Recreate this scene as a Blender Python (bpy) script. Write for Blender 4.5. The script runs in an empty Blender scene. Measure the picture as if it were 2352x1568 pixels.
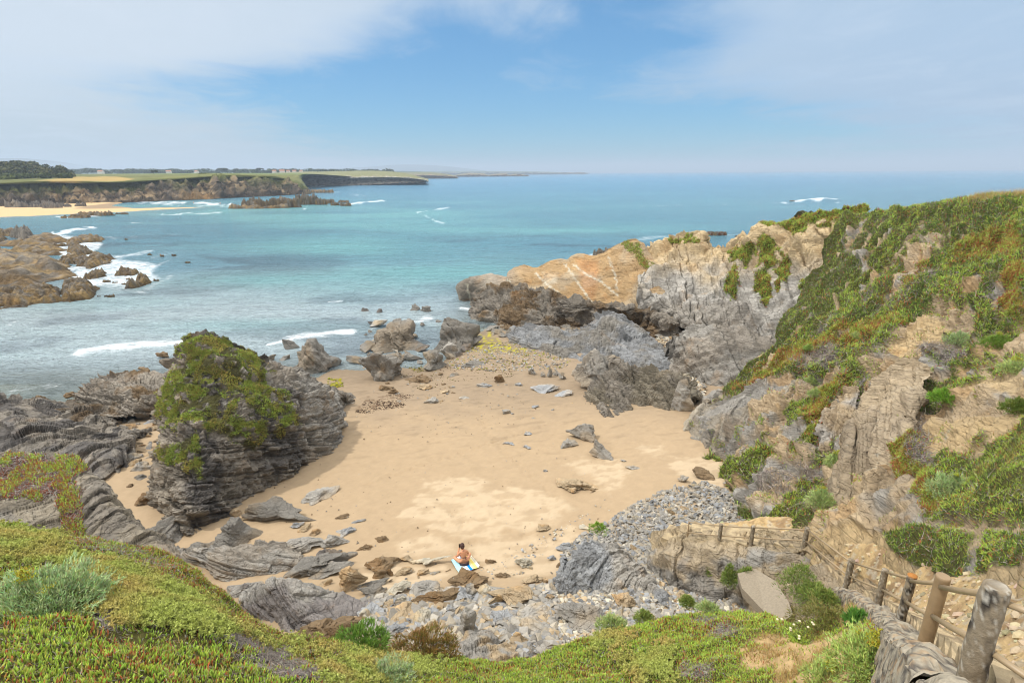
import bpy, bmesh, math, random
import numpy as np
from mathutils import Matrix, Vector

# ---------------------------------------------------------------- camera, sun, sky, exposure
SC = bpy.context.scene
COL = SC.collection
PITCH, ROLL, CAMZ = math.radians(17.23), 0.0075, 18.5
SUN_EL, SUN_AZ = math.radians(57), math.radians(-98)      # azimuth from +Y, negative = towards -X
FPX, CX, CY = 1249.0, 1175.5, 784.0                       # photograph measured on a 2351 px wide copy

_F = np.array([0, math.cos(PITCH), -math.sin(PITCH)])
_R0 = np.array([1.0, 0, 0]); _U0 = np.array([0, math.sin(PITCH), math.cos(PITCH)])
_R = _R0 * math.cos(ROLL) - _U0 * math.sin(ROLL)
_U = _R0 * math.sin(ROLL) + _U0 * math.cos(ROLL)
CAMP = np.array([0, 0, CAMZ])

cd = bpy.data.cameras.new('camera'); cam = bpy.data.objects.new('camera', cd); COL.objects.link(cam)
M = Matrix.Identity(4)
for i in range(3):
    M[i][0], M[i][1], M[i][2], M[i][3] = _R[i], _U[i], -_F[i], CAMP[i]
cam.matrix_world = M
cd.sensor_width = 36; cd.lens = 36 * FPX / 2351.0; cd.clip_start = 0.1; cd.clip_end = 60000
SC.camera = cam

SC.view_settings.view_transform = 'Standard'; SC.view_settings.look = 'None'
SC.view_settings.exposure = 0.0; SC.view_settings.gamma = 1.0
SC.render.engine = 'CYCLES'
SC.cycles.use_denoising = True; SC.cycles.denoising_prefilter = 'ACCURATE'; SC.cycles.filter_width = 1.1
SC.cycles.max_bounces = 5; SC.cycles.diffuse_bounces = 2; SC.cycles.glossy_bounces = 2
SC.cycles.transparent_max_bounces = 6; SC.cycles.volume_bounces = 0
SC.cycles.caustics_reflective = False; SC.cycles.caustics_refractive = False

sd = bpy.data.lights.new('sun', 'SUN'); sd.energy = 3.0; sd.angle = math.radians(2.0); sd.color = (1, .965, .905)
sun = bpy.data.objects.new('sun', sd); COL.objects.link(sun)
_sdir = Vector((math.sin(SUN_AZ) * math.cos(SUN_EL), math.cos(SUN_AZ) * math.cos(SUN_EL), math.sin(SUN_EL)))
sun.rotation_euler = _sdir.to_track_quat('Z', 'Y').to_euler()

class NG:
    """small helper to write node graphs as expressions"""
    def __init__(s, tree): s.t = tree; s.n = tree.nodes; s.l = tree.links
    def node(s, typ, **kw):
        n = s.n.new(typ)
        for k, v in kw.items(): setattr(n, k, v)
        return n
    def put(s, sock, v):
        if hasattr(v, 'is_output') or isinstance(v, bpy.types.NodeSocket): s.l.new(v, sock)
        else: sock.default_value = v
    def m(s, op, a, b=0.0, c=0.0, clamp=False):
        n = s.node('ShaderNodeMath', operation=op, use_clamp=clamp)
        s.put(n.inputs[0], a); s.put(n.inputs[1], b); s.put(n.inputs[2], c); return n.outputs[0]
    def mix(s, f, a, b, typ='MIX'):
        n = s.node('ShaderNodeMix', data_type='RGBA', blend_type=typ)
        s.put(n.inputs[0], f)
        for k, v in ((6, a), (7, b)):
            if isinstance(v, (tuple, list)) and len(v) == 3: v = (*v, 1)
            s.put(n.inputs[k], v)
        return n.outputs[2]
    def noise(s, vec, scale, detail=4, rough=.55, lac=2.0, dist=0.0):
        n = s.node('ShaderNodeTexNoise'); 
        if vec is not None: s.l.new(vec, n.inputs['Vector'])
        for k, v in (('Scale', scale), ('Detail', detail), ('Roughness', rough), ('Lacunarity', lac), ('Distortion', dist)):
            n.inputs[k].default_value = v
        return n.outputs['Fac']
    def ramp(s, x, lo, hi):
        n = s.node('ShaderNodeMapRange', interpolation_type='SMOOTHSTEP')
        s.put(n.inputs[0], x); s.put(n.inputs[1], lo); s.put(n.inputs[2], hi); return n.outputs[0]
    def maprot(s, vec, rot=(0, 0, 0), scale=(1, 1, 1)):
        n = s.node('ShaderNodeMapping'); s.l.new(vec, n.inputs[0])
        n.inputs['Rotation'].default_value = rot; n.inputs['Scale'].default_value = scale; return n.outputs[0]

def build_world():
    w = bpy.data.worlds.new('World'); SC.world = w; w.use_nodes = True
    g = NG(w.node_tree); g.n.clear()
    sky = g.node('ShaderNodeTexSky', sky_type='NISHITA', sun_disc=False)
    sky.sun_elevation = SUN_EL; sky.sun_rotation = SUN_AZ; sky.altitude = 20
    sky.air_density = 1.0; sky.dust_density = .6; sky.ozone_density = 1.5
    tc = g.node('ShaderNodeTexCoord'); sep = g.node('ShaderNodeSeparateXYZ'); g.l.new(tc.outputs['Generated'], sep.inputs[0])
    x, y, z = sep.outputs
    yy = g.m('MAXIMUM', y, 0.15)
    az = g.m('DIVIDE', x, yy); el = g.m('DIVIDE', z, yy)
    # cloud sheet overhead: direction projected on a flat layer
    zz = g.m('MAXIMUM', g.m('ADD', z, 0.09), 0.03)
    cmb = g.node('ShaderNodeCombineXYZ'); g.put(cmb.inputs[0], g.m('DIVIDE', x, zz)); g.put(cmb.inputs[1], g.m('DIVIDE', y, zz))
    lay = cmb.outputs[0]
    n1 = g.noise(g.maprot(lay, (0, 0, .35), (.55, .75, 1)), 1.0, 7, .5, 2.0, .15)
    n2 = g.noise(g.maprot(lay, (0, 0, -.2), (1.6, 1.1, 1)), 1.4, 6, .6, 2.1, .6)
    blue = None
    for (u, v, su, sv, a) in ((1450, 20, 170, 90, 1.0), (1330, 130, 230, 70, .45), (560, 190, 230, 45, .75), (920, 215, 200, 75, .75),
                              (1150, 290, 380, 60, .85), (1500, 310, 420, 70, .72), (1900, 340, 500, 60, .35), (1010, 60, 120, 80, .6)):
        cu, ce = (u - 1175) / 1361.0, (397 - v) * .00067
        dx = g.m('MULTIPLY', g.m('SUBTRACT', az, cu), 1361.0 / su); dy = g.m('MULTIPLY', g.m('SUBTRACT', el, ce), 1 / (.00067 * sv))
        e = g.m('MULTIPLY', g.m('EXPONENT', g.m('MULTIPLY', g.m('ADD', g.m('MULTIPLY', dx, dx), g.m('MULTIPLY', dy, dy)), -.5)), a)
        blue = e if blue is None else g.m('ADD', blue, e)
    nn = g.m('ADD', g.m('MULTIPLY', g.m('SUBTRACT', n1, .5), 1.9), g.m('MULTIPLY', g.m('SUBTRACT', n2, .5), 1.3))
    b = g.m('ADD', g.m('MULTIPLY', blue, .95), g.m('MULTIPLY', nn, g.m('ADD', .28, g.m('MULTIPLY', blue, .75))))
    b = g.ramp(b, 0.02, 1.0)
    blu = g.mix(1.0, sky.outputs[0], (.54, 1.0, 1.26), 'MULTIPLY'); blu = g.mix(.30, blu, (1.6, 4.4, 8.3))
    lr = g.ramp(az, -.75, .7); up = g.ramp(el, .0, .22)
    low = g.mix(lr, (4.9, 6.1, 6.9), (3.9, 5.35, 7.1)); high = g.mix(lr, (6.5, 7.5, 8.6), (4.3, 5.9, 7.8))
    cl = g.mix(up, low, high)
    cl = g.mix(g.m('MULTIPLY', g.ramp(n2, .4, .75), .25), cl, (7.4, 8.2, 9.4))
    c = g.mix(b, cl, blu)
    c = g.mix(g.ramp(el, .30, .75), c, (17.5, 17.8, 18.2))       # unseen sky overhead and behind, brightened to add fill light
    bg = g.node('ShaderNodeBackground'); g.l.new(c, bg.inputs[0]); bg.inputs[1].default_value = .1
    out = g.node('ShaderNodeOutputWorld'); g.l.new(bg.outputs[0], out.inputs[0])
build_world()

# ---------------------------------------------------------------- numpy helpers
RNG = np.random.default_rng(7)
_perm = np.random.default_rng(3).permutation(256); _perm = np.concatenate([_perm, _perm, _perm])
_g = np.random.default_rng(5).normal(size=(256, 3)); _g /= np.linalg.norm(_g, axis=1)[:, None]

def pn(P):
    P = np.asarray(P, float); I = np.floor(P).astype(np.int64); f = P - I; I &= 255
    u = f * f * f * (f * (f * 6 - 15) + 10); out = 0
    for dx in (0, 1):
        wx = u[..., 0] if dx else 1 - u[..., 0]
        a = _perm[I[..., 0] + dx]
        for dy in (0, 1):
            wy = u[..., 1] if dy else 1 - u[..., 1]
            b = _perm[a + I[..., 1] + dy]
            for dz in (0, 1):
                wz = u[..., 2] if dz else 1 - u[..., 2]
                h = _perm[b + I[..., 2] + dz] & 255
                G = _g[h]
                out = out + wx * wy * wz * (G[..., 0] * (f[..., 0] - dx) + G[..., 1] * (f[..., 1] - dy) + G[..., 2] * (f[..., 2] - dz))
    return out * 1.6
def fbm(P, o=4, gain=.5, lac=2.03):
    s, a, q = 0, 1.0, np.asarray(P, float)
    for i in range(o): s = s + a * pn(q); a *= gain; q = q * lac + 17.3
    return s
def ridged(P, o=4):
    s, a, q = 0, 1.0, np.asarray(P, float)
    for i in range(o): s = s + a * (1 - np.abs(pn(q)) * 2); a *= .5; q = q * 2.1 + 9.1
    return s / 2
def h1(x): 
    v = np.sin(np.asarray(x, float) * 12.9898 + 4.1) * 43758.5453
    return v - np.floor(v)
def unit(v): v = np.asarray(v, float); return v / np.linalg.norm(v)
def sstep(x, a, b): t = np.clip((x - a) / (b - a), 0, 1); return t * t * (3 - 2 * t)
def lin(r, g=None, b=None):
    c = np.array([r, g, b]) / 255.0 if g is not None else np.asarray(r) / 255.0
    return np.where(c <= .04045, c / 12.92, ((c + .055) / 1.055) ** 2.4)

# zoom windows the photograph was measured in -> common pixel frame
_SP = {'P': (0, 0, 1), 'm': (1028.6, 543.7, .2811)}
for k, (ox, oy) in dict(a=(0, 450), b=(1000, 450), c=(2100, 450), d=(0, 1000), e=(1000, 1000), f=(2100, 1000), g=(0, 1534), h=(1000, 1534), i=(2100, 1534)).items():
    _SP[k] = (ox * .7347, oy * .7347, .46769 * .7347)
def S(k, x, y): ox, oy, s = _SP[k]; return ox + s * x, oy + s * y
def SS(k, pts): return [S(k, *p[:2]) + tuple(p[2:]) for p in pts]
def ray(u, v):
    a = (np.asarray(u, float) - CX) / FPX; b = (np.asarray(v, float) - CY) / FPX
    return _F + a[..., None] * _R - b[..., None] * _U
def UP(u, v, t): return CAMP + ray(u, v) * np.asarray(t, float)[..., None]
def UZ(u, v, z): d = ray(u, v); return CAMP + d * ((z - CAMZ) / d[..., 2])[..., None]
def proj(P):
    d = np.asarray(P) - CAMP; t = d @ _F
    return CX + FPX * (d @ _R) / t, CY - FPX * (d @ _U) / t, t
def sandz(x, y):
    x = np.asarray(x, float); y = np.asarray(y, float)
    z = np.interp(y, [5, 13, 19, 20.5, 24, 30, 38, 45, 50, 55, 70, 120], [5.6, 4.3, 2.6, 2.35, 2.1, 1.6, 1.1, .5, .1, -.35, -1.6, -4])
    k = sstep(x, 3, 11) * np.interp(y, [14, 18, 24, 32, 45, 60], [-.7, .1, .5, .35, .3, .9])
    k = k + sstep(x, -9, -3) * (1 - sstep(x, 6, 12)) * np.interp(y, [45, 52, 60, 66, 76], [0, .75, 1.3, 1.0, 0]) - sstep(-x, 17, 23) * np.interp(y, [30, 36, 42, 60], [0, .5, 1.3, 1.0])
    k2 = sstep(x, 14, 26) * np.interp(y, [30, 45, 60], [0, 1.2, 1.5])
    return z + k + k2
def GR(u, v):
    u = np.asarray(u, float); v = np.asarray(v, float); z = np.full(u.shape, 1.5)
    for _ in range(25):
        p = UZ(u, v, z); z = .5 * z + .5 * sandz(p[..., 0], p[..., 1])
    return p
def inpoly(u, v, poly):
    r = np.zeros(u.shape, bool); n = len(poly)
    for i in range(n):
        x0, y0 = poly[i][:2]; x1, y1 = poly[(i + 1) % n][:2]
        if y0 == y1: continue
        r ^= ((y0 > v) != (y1 > v)) & (u < (x1 - x0) * (v - y0) / (y1 - y0) + x0)
    return r
def dpoly(u, v, poly, closed=True):
    d = np.full(u.shape, 1e9); n = len(poly)
    for i in range(n if closed else n - 1):
        x0, y0 = poly[i][:2]; x1, y1 = poly[(i + 1) % n][:2]
        dx, dy = x1 - x0, y1 - y0; L = dx * dx + dy * dy + 1e-9
        t = np.clip(((u - x0) * dx + (v - y0) * dy) / L, 0, 1)
        d = np.minimum(d, np.hypot(u - x0 - t * dx, v - y0 - t * dy))
    return d
def spoly(u, v, poly):                                       # signed: >0 inside
    return dpoly(u, v, poly) * np.where(inpoly(u, v, poly), 1, -1)

def mesh(name, V, faces, col=None, mat=None, parent=None, smooth=False, loc=None, link=True, attrs=None):
    """V (n,3); faces = list of (k,m) int arrays"""
    me = bpy.data.meshes.new(name); V = np.ascontiguousarray(V, np.float32)
    me.vertices.add(len(V)); me.vertices.foreach_set('co', V.ravel())
    li = np.concatenate([np.asarray(f).ravel() for f in faces]).astype(np.int32)
    cnt = np.concatenate([np.full(len(f), np.asarray(f).shape[1]) for f in faces])
    st = np.concatenate([[0], np.cumsum(cnt)[:-1]]).astype(np.int32)
    me.loops.add(len(li)); me.loops.foreach_set('vertex_index', li)
    me.polygons.add(len(cnt)); me.polygons.foreach_set('loop_start', st)
    try: me.polygons.foreach_set('loop_total', cnt.astype(np.int32))
    except Exception: pass
    me.polygons.foreach_set('use_smooth', np.full(len(cnt), bool(smooth)))
    if col is not None:
        col = np.asarray(col, np.float32)
        if col.ndim == 1: col = np.tile(col, (len(V), 1))
        a = me.color_attributes.new('Col', 'FLOAT_COLOR', 'POINT')
        a.data.foreach_set('color', np.concatenate([col[:, :3], np.ones((len(V), 1), np.float32)], 1).ravel().astype(np.float32))
    for k, v in (attrs or {}).items():
        a = me.attributes.new(k, 'FLOAT', 'POINT'); a.data.foreach_set('value', np.asarray(v, np.float32).ravel())
    if mat: me.materials.append(mat)
    me.update(calc_edges=True); me.validate()
    o = bpy.data.objects.new(name, me)
    if link: COL.objects.link(o)
    if parent: o.parent = parent
    if loc is not None: o.location = loc
    return o
def gridfaces(nv, nu, flip=False):
    i = np.arange(nv * nu).reshape(nv, nu)
    q = np.stack([i[:-1, :-1], i[:-1, 1:], i[1:, 1:], i[1:, :-1]], -1).reshape(-1, 4)
    return q[:, ::-1] if flip else q
def tag(o, label=None, cat=None, group=None, kind=None):
    for k, v in (('label', label), ('category', cat), ('group', group), ('kind', kind)):
        if v: o[k] = v
    return o
def empty(name, loc, label, cat, group=None):
    o = bpy.data.objects.new(name, None); o.location = loc; o.empty_display_size = .2; COL.objects.link(o); return tag(o, label, cat, group)

def crw(n, m):
    """Catmull-Rom weights: m samples over n controls"""
    W = np.zeros((m, n)); s = np.linspace(0, n - 1, m); i = np.minimum(s.astype(int), n - 2); f = s - i
    w = [-.5 * f + f**2 - .5 * f**3, 1 - 2.5 * f**2 + 1.5 * f**3, .5 * f + 2 * f**2 - 1.5 * f**3, -.5 * f**2 + .5 * f**3]
    for k in range(4):
        j = i + k - 1
        jc = np.clip(j, 0, n - 1); np.add.at(W, (np.arange(m), jc), w[k])
    return W
def ctrl(p):
    if len(p) == 3: return UP(p[0], p[1], p[2])
    if p[2] is None: return UZ(p[0], p[1], p[3])
    return np.array(p[1:], float)                            # ('w', x, y, z)
def patch(rows, nu, nv, back=(), ends=0.0):
    """rows from base to crest; back = world offsets of the crest row"""
    C = [[ctrl(p) for p in r] for r in rows]
    for o in back:                                           # a leading 'r' = offset radially away from the viewpoint
        if o[0] == 'r': C.append([p + np.array([*(p[:2] / np.linalg.norm(p[:2]) * o[1]), o[2]]) for p in C[len(rows) - 1]])
        else: C.append([p + np.array(o) for p in C[len(rows) - 1]])
    C = np.array(C)
    if ends:                                                # close both ends by turning the surface away from the viewpoint
        E = []
        for c, dr in ((C[:, 0], C[:, 0] - C[:, 1]), (C[:, -1], C[:, -1] - C[:, -2])):
            r = c * [1, 1, 0]; r = r / np.linalg.norm(r, axis=1, keepdims=True); d = dr * [1, 1, 0]; d = d / (np.linalg.norm(d, axis=1, keepdims=True) + 1e-9)
            E.append((c + r * ends * .45 + d * ends * .12 - [0, 0, .15 * ends], c + r * ends + d * ends * .05 - [0, 0, .4 * ends]))
        C = np.concatenate([E[0][1][:, None], E[0][0][:, None], C, E[1][0][:, None], E[1][1][:, None]], 1)
    return np.einsum('ab,bcd,ec->aed', crw(C.shape[0], nv), C, crw(C.shape[1], nu))
def normals(G):
    du = np.gradient(G, axis=1); dv = np.gradient(G, axis=0)
    n = np.cross(du, dv); return n / (np.linalg.norm(n, axis=-1, keepdims=True) + 1e-9)

def strata(P, b, h, amp, seed=0, crack=.35, ll=4.0):
    b = unit(b); c1 = unit(np.cross(b, [.3, .2, 1.0])); c2 = np.cross(b, c1)
    w = pn(P * .16 + seed) * .22 / h + .25 * pn(P * .9 + seed)
    q = P @ b / h + w; q = q + .42 * np.sin(q * 1.9 + seed) + .55 * np.sin(q * .61 + 1.3); k = np.floor(q); fr = q - k; r = h1(k + seed)
    q2 = P @ c1 / (h * ll) + r * 7 + .5 * pn(P / (h * ll) + 5.1 + seed); k2 = np.floor(q2); f2 = q2 - k2
    q3 = P @ c2 / (h * ll * 1.3) + r * 3 + .5 * pn(P / (h * ll) + 31.7); k3 = np.floor(q3); f3 = q3 - k3
    o = h1(k * 1.7 + k2 * 57.3 + k3 * 113.1 + seed)
    edge = np.exp(-(np.minimum(fr, 1 - fr) / .10) ** 2)
    e2 = np.maximum(np.exp(-(np.minimum(f2, 1 - f2) / .05) ** 2), np.exp(-(np.minimum(f3, 1 - f3) / .05) ** 2))
    return amp * (.75 * r * r + .75 * o * o - .45 + (fr - .5) * .3 - crack * edge - crack * .6 * e2), o
_FD = np.random.default_rng(12).normal(size=(12, 3)); _FD /= np.linalg.norm(_FD, axis=1)[:, None]
def facets(P, size, n=6, seed=0):
    """piecewise planar relief: flat faces meeting in sharp edges, about -1..1"""
    s = 0
    for i in range(n):
        k = (1 + .55 * h1(i + seed)) / size; q = P @ _FD[(i + seed) % 12] * k + h1(i * 3.3 + seed) * 9 + .35 * pn(P * .5 / size + i * 7.7)
        s = s + (np.abs(q - np.floor(q) - .5) * 4 - 1) * (1, .8, .7, .6, .5, .4)[i % 6]
    return s / 2.0

# ---------------------------------------------------------------- materials
def newmat(name):
    m = bpy.data.materials.new(name); m.use_nodes = True; g = NG(m.node_tree); g.n.clear()
    p = g.node('ShaderNodeBsdfPrincipled'); o = g.node('ShaderNodeOutputMaterial'); g.l.new(p.outputs[0], o.inputs[0])
    return m, g, p, o
def attr(g, name): n = g.node('ShaderNodeAttribute', attribute_name=name); return n
def objco(g): return g.node('ShaderNodeTexCoord').outputs['Object']
def bump(g, h, dist, strength=1.0, prev=None):
    n = g.node('ShaderNodeBump'); n.inputs['Strength'].default_value = strength; n.inputs['Distance'].default_value = dist
    g.l.new(h, n.inputs['Height'])
    if prev is not None: g.l.new(prev, n.inputs['Normal'])
    return n.outputs[0]

def mk_rock(name, bed=(.5, .3, .8), sc=1.0, rough=.85, contrast=1.0, lichen=.5):
    m, g, p, o = newmat(name); co = objco(g); c = attr(g, 'Col').outputs['Color']
    rot = Vector(bed).to_track_quat('Z', 'Y').inverted().to_euler()
    st = g.maprot(co, tuple(rot), (1 * sc, 1 * sc, 7 * sc))
    n1 = g.noise(co, .7 * sc, 5, .6); n2 = g.noise(st, 1.1, 8, .68, 2.1, .4); n3 = g.noise(co, 9 * sc, 6, .7)
    v = g.m('ADD', g.m('ADD', g.m('MULTIPLY', g.m('SUBTRACT', n1, .5), .7 * contrast), g.m('MULTIPLY', g.m('SUBTRACT', n2, .5), .85 * contrast)),
            g.m('MULTIPLY', g.m('SUBTRACT', n3, .5), .9 * contrast))
    v = g.m('MAXIMUM', g.m('ADD', 1.0, v), .25)
    vc = g.node('ShaderNodeCombineXYZ')
    for i in range(3): g.l.new(v, vc.inputs[i])
    k = g.mix(1.0, c, vc.outputs[0], 'MULTIPLY')
    # warm iron staining and pale lichen in irregular patches
    k = g.mix(g.m('MULTIPLY', g.ramp(g.noise(co, .45 * sc, 5, .6, 2, .5), .55, .75), .45), k, g.mix(1.0, k, (1.35, 1.0, .66), 'MULTIPLY'))
    k = g.mix(g.m('MULTIPLY', g.ramp(g.noise(co, 2.3 * sc, 6, .7, 2.2), .60, .70), lichen), k, (.42, .40, .34))
    g.l.new(k, p.inputs['Base Color']); p.inputs['Roughness'].default_value = rough; p.inputs['Specular IOR Level'].default_value = .25
    vo = g.node('ShaderNodeTexVoronoi', feature='DISTANCE_TO_EDGE'); g.l.new(g.maprot(st, (0, 0, 0), (1, 1, .45)), vo.inputs['Vector']); vo.inputs['Scale'].default_value = 1.5
    ck = g.ramp(vo.outputs['Distance'], 0.0, .06)
    b = bump(g, n2, .16 / sc, .7); b = bump(g, n3, .09 / sc, .9, b); b = bump(g, ck, .06 / sc, .8, b)
    g.l.new(b, p.inputs['Normal']); return m
MR = mk_rock('slate_rock', (.35, -.25, .9))
MRV = mk_rock('cliff_rock', (.8, -.45, .35), .8)
MRB = mk_rock('boulder_stone', (.2, .1, 1), 2.0, contrast=.9)
MRI = mk_rock('reef_rock', (.4, .3, .8), .45, contrast=1.3, lichen=.25)
MRF = mk_rock('far_rock', (.6, .2, .6), .16, contrast=1.2, lichen=.3)

def mk_vc(name, rough=.6, spec=.3, var=.0, sc=8.0, bmp=0.0, trans=0.0):
    m, g, p, o = newmat(name); c = attr(g, 'Col').outputs['Color']
    if var or bmp:
        co = objco(g); n = g.noise(co, sc, 6, .65)
        if var:
            f = g.m('ADD', 1 - var, g.m('MULTIPLY', n, 2 * var)); vc = g.node('ShaderNodeCombineXYZ')
            for i in range(3): g.l.new(f, vc.inputs[i])
            c = g.mix(1.0, c, vc.outputs[0], 'MULTIPLY')
        if bmp: g.l.new(bump(g, n, bmp), p.inputs['Normal'])
    g.l.new(c, p.inputs['Base Color']); p.inputs['Roughness'].default_value = rough; p.inputs['Specular IOR Level'].default_value = spec
    if trans:
        t = g.node('ShaderNodeBsdfTranslucent'); g.l.new(c, t.inputs[0]); mx = g.node('ShaderNodeMixShader'); mx.inputs[0].default_value = trans
        g.l.new(p.outputs[0], mx.inputs[1]); g.l.new(t.outputs[0], mx.inputs[2]); g.l.new(mx.outputs[0], o.inputs[0])
    return m
ML = mk_vc('succulent_leaf', .5, .3, trans=.18)
MG = mk_vc('ground_earth', .9, .1, .45, 6.0, .06)
MST = mk_vc('small_stone', .8, .25, .3, 14.0, .02)
MSAND = mk_vc('beach_sand', .9, .15, .07, 3.0, .012)
MFAR = mk_vc('far_ground', .9, .1, .35, .12, .5)
MFL = mk_vc('far_leaf', .8, .1)
MCON = mk_vc('weathered_concrete', .9, .15, .42, 16.0, .02)
MCLOTH = mk_vc('towel_cloth', .95, .1, .06, 60, .003)

def mk_plain(name, col, rough=.5, metal=0.0, var=.15, sc=20, spec=.4, bmp=0):
    m, g, p, o = newmat(name); co = objco(g); n = g.noise(co, sc, 5, .6)
    f = g.m('ADD', 1 - var, g.m('MULTIPLY', n, 2 * var)); vc = g.node('ShaderNodeCombineXYZ')
    for i in range(3): g.l.new(f, vc.inputs[i])
    g.l.new(g.mix(1.0, tuple(col), vc.outputs[0], 'MULTIPLY'), p.inputs['Base Color'])
    p.inputs['Roughness'].default_value = rough; p.inputs['Metallic'].default_value = metal; p.inputs['Specular IOR Level'].default_value = spec
    if bmp: g.l.new(bump(g, n, bmp), p.inputs['Normal'])
    return m
MRAIL = mk_plain('brown_painted_rail', lin(160, 138, 106) * .9, .42, .0, .2, 14, .5)
MSTEEL = mk_plain('rusty_brown_steel', lin(150, 125, 92) * .8, .5, .0, .3, 9, .4)
MSKIN = mk_plain('skin', lin(205, 145, 108), .55, 0, .06, 12)
MHAIR = mk_plain('dark_hair', lin(70, 48, 40), .6, 0, .5, 60, .3, .01)
MBIK = mk_plain('dark_swimwear', lin(52, 40, 46), .7)
MPHONE = mk_plain('dark_case', lin(30, 28, 30), .3)
MWHITE = mk_plain('white_render', lin(214, 208, 198) * .85, .8)
MTILE = mk_plain('roof_tile', lin(165, 110, 85), .8)
MBARK = mk_plain('bark', lin(90, 75, 60), .9, 0, .3, 6)

def mk_sea():
    m, g, p, o = newmat('sea_water'); co = g.node('ShaderNodeNewGeometry').outputs['Position']
    c = attr(g, 'Col').outputs['Color']; foam = attr(g, 'foam').outputs['Fac']; sh = attr(g, 'clear').outputs['Fac']
    w1 = g.noise(g.maprot(co, (0, 0, .35), (.16, .6, 1)), 1.0, 6, .68); w2 = g.noise(g.maprot(co, (0, 0, -.1), (.9, 2.0, 1)), 1.0, 4, .6)
    w3 = g.noise(g.maprot(co, (0, 0, .2), (.018, .06, 1)), 1.0, 4, .6)
    b = bump(g, w3, 6.0, .6); b = bump(g, w1, 2.6, 1.0, b); b = bump(g, w2, .6, 1.0, b)
    dk = g.m('ADD', .30, g.m('ADD', g.m('MULTIPLY', w1, .9), g.m('MULTIPLY', w2, .5))); vc = g.node('ShaderNodeCombineXYZ')  # darker ripple reflections painted into the water colour
    for i in range(3): g.l.new(dk, vc.inputs[i])
    g.l.new(g.mix(1.0, c, vc.outputs[0], 'MULTIPLY'), p.inputs['Base Color'])
    p.inputs['Roughness'].default_value = .16; p.inputs['IOR'].default_value = 1.33; p.inputs['Specular IOR Level'].default_value = .42
    g.l.new(b, p.inputs['Normal'])
    tr = g.node('ShaderNodeBsdfTransparent'); tr.inputs[0].default_value = (.80, .86, .82, 1)
    mx = g.node('ShaderNodeMixShader'); g.l.new(sh, mx.inputs[0]); g.l.new(p.outputs[0], mx.inputs[1]); g.l.new(tr.outputs[0], mx.inputs[2])
    n1 = g.noise(g.maprot(co, (0, 0, .3), (.5, 1.3, 1)), 1.0, 9, .70, 2.1, .8); n2 = g.noise(co, 3.5, 6, .75, 2.0, 1.6)
    nn = g.m('ADD', g.m('MULTIPLY', n1, .6), g.m('MULTIPLY', n2, .4))
    th = g.m('SUBTRACT', .72, g.m('MULTIPLY', foam, .44))
    ff = g.m('MULTIPLY', g.ramp(nn, th, g.m('ADD', th, .24)), g.ramp(foam, .02, .12))
    df = g.node('ShaderNodeBsdfDiffuse'); df.inputs[0].default_value = (.86, .88, .89, 1); g.l.new(bump(g, nn, .25), df.inputs['Normal'])
    m2 = g.node('ShaderNodeMixShader'); g.l.new(g.m('MULTIPLY', ff, .88), m2.inputs[0]); g.l.new(mx.outputs[0], m2.inputs[1]); g.l.new(df.outputs[0], m2.inputs[2])
    g.l.new(m2.outputs[0], o.inputs[0]); return m
MSEA = mk_sea()

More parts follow.
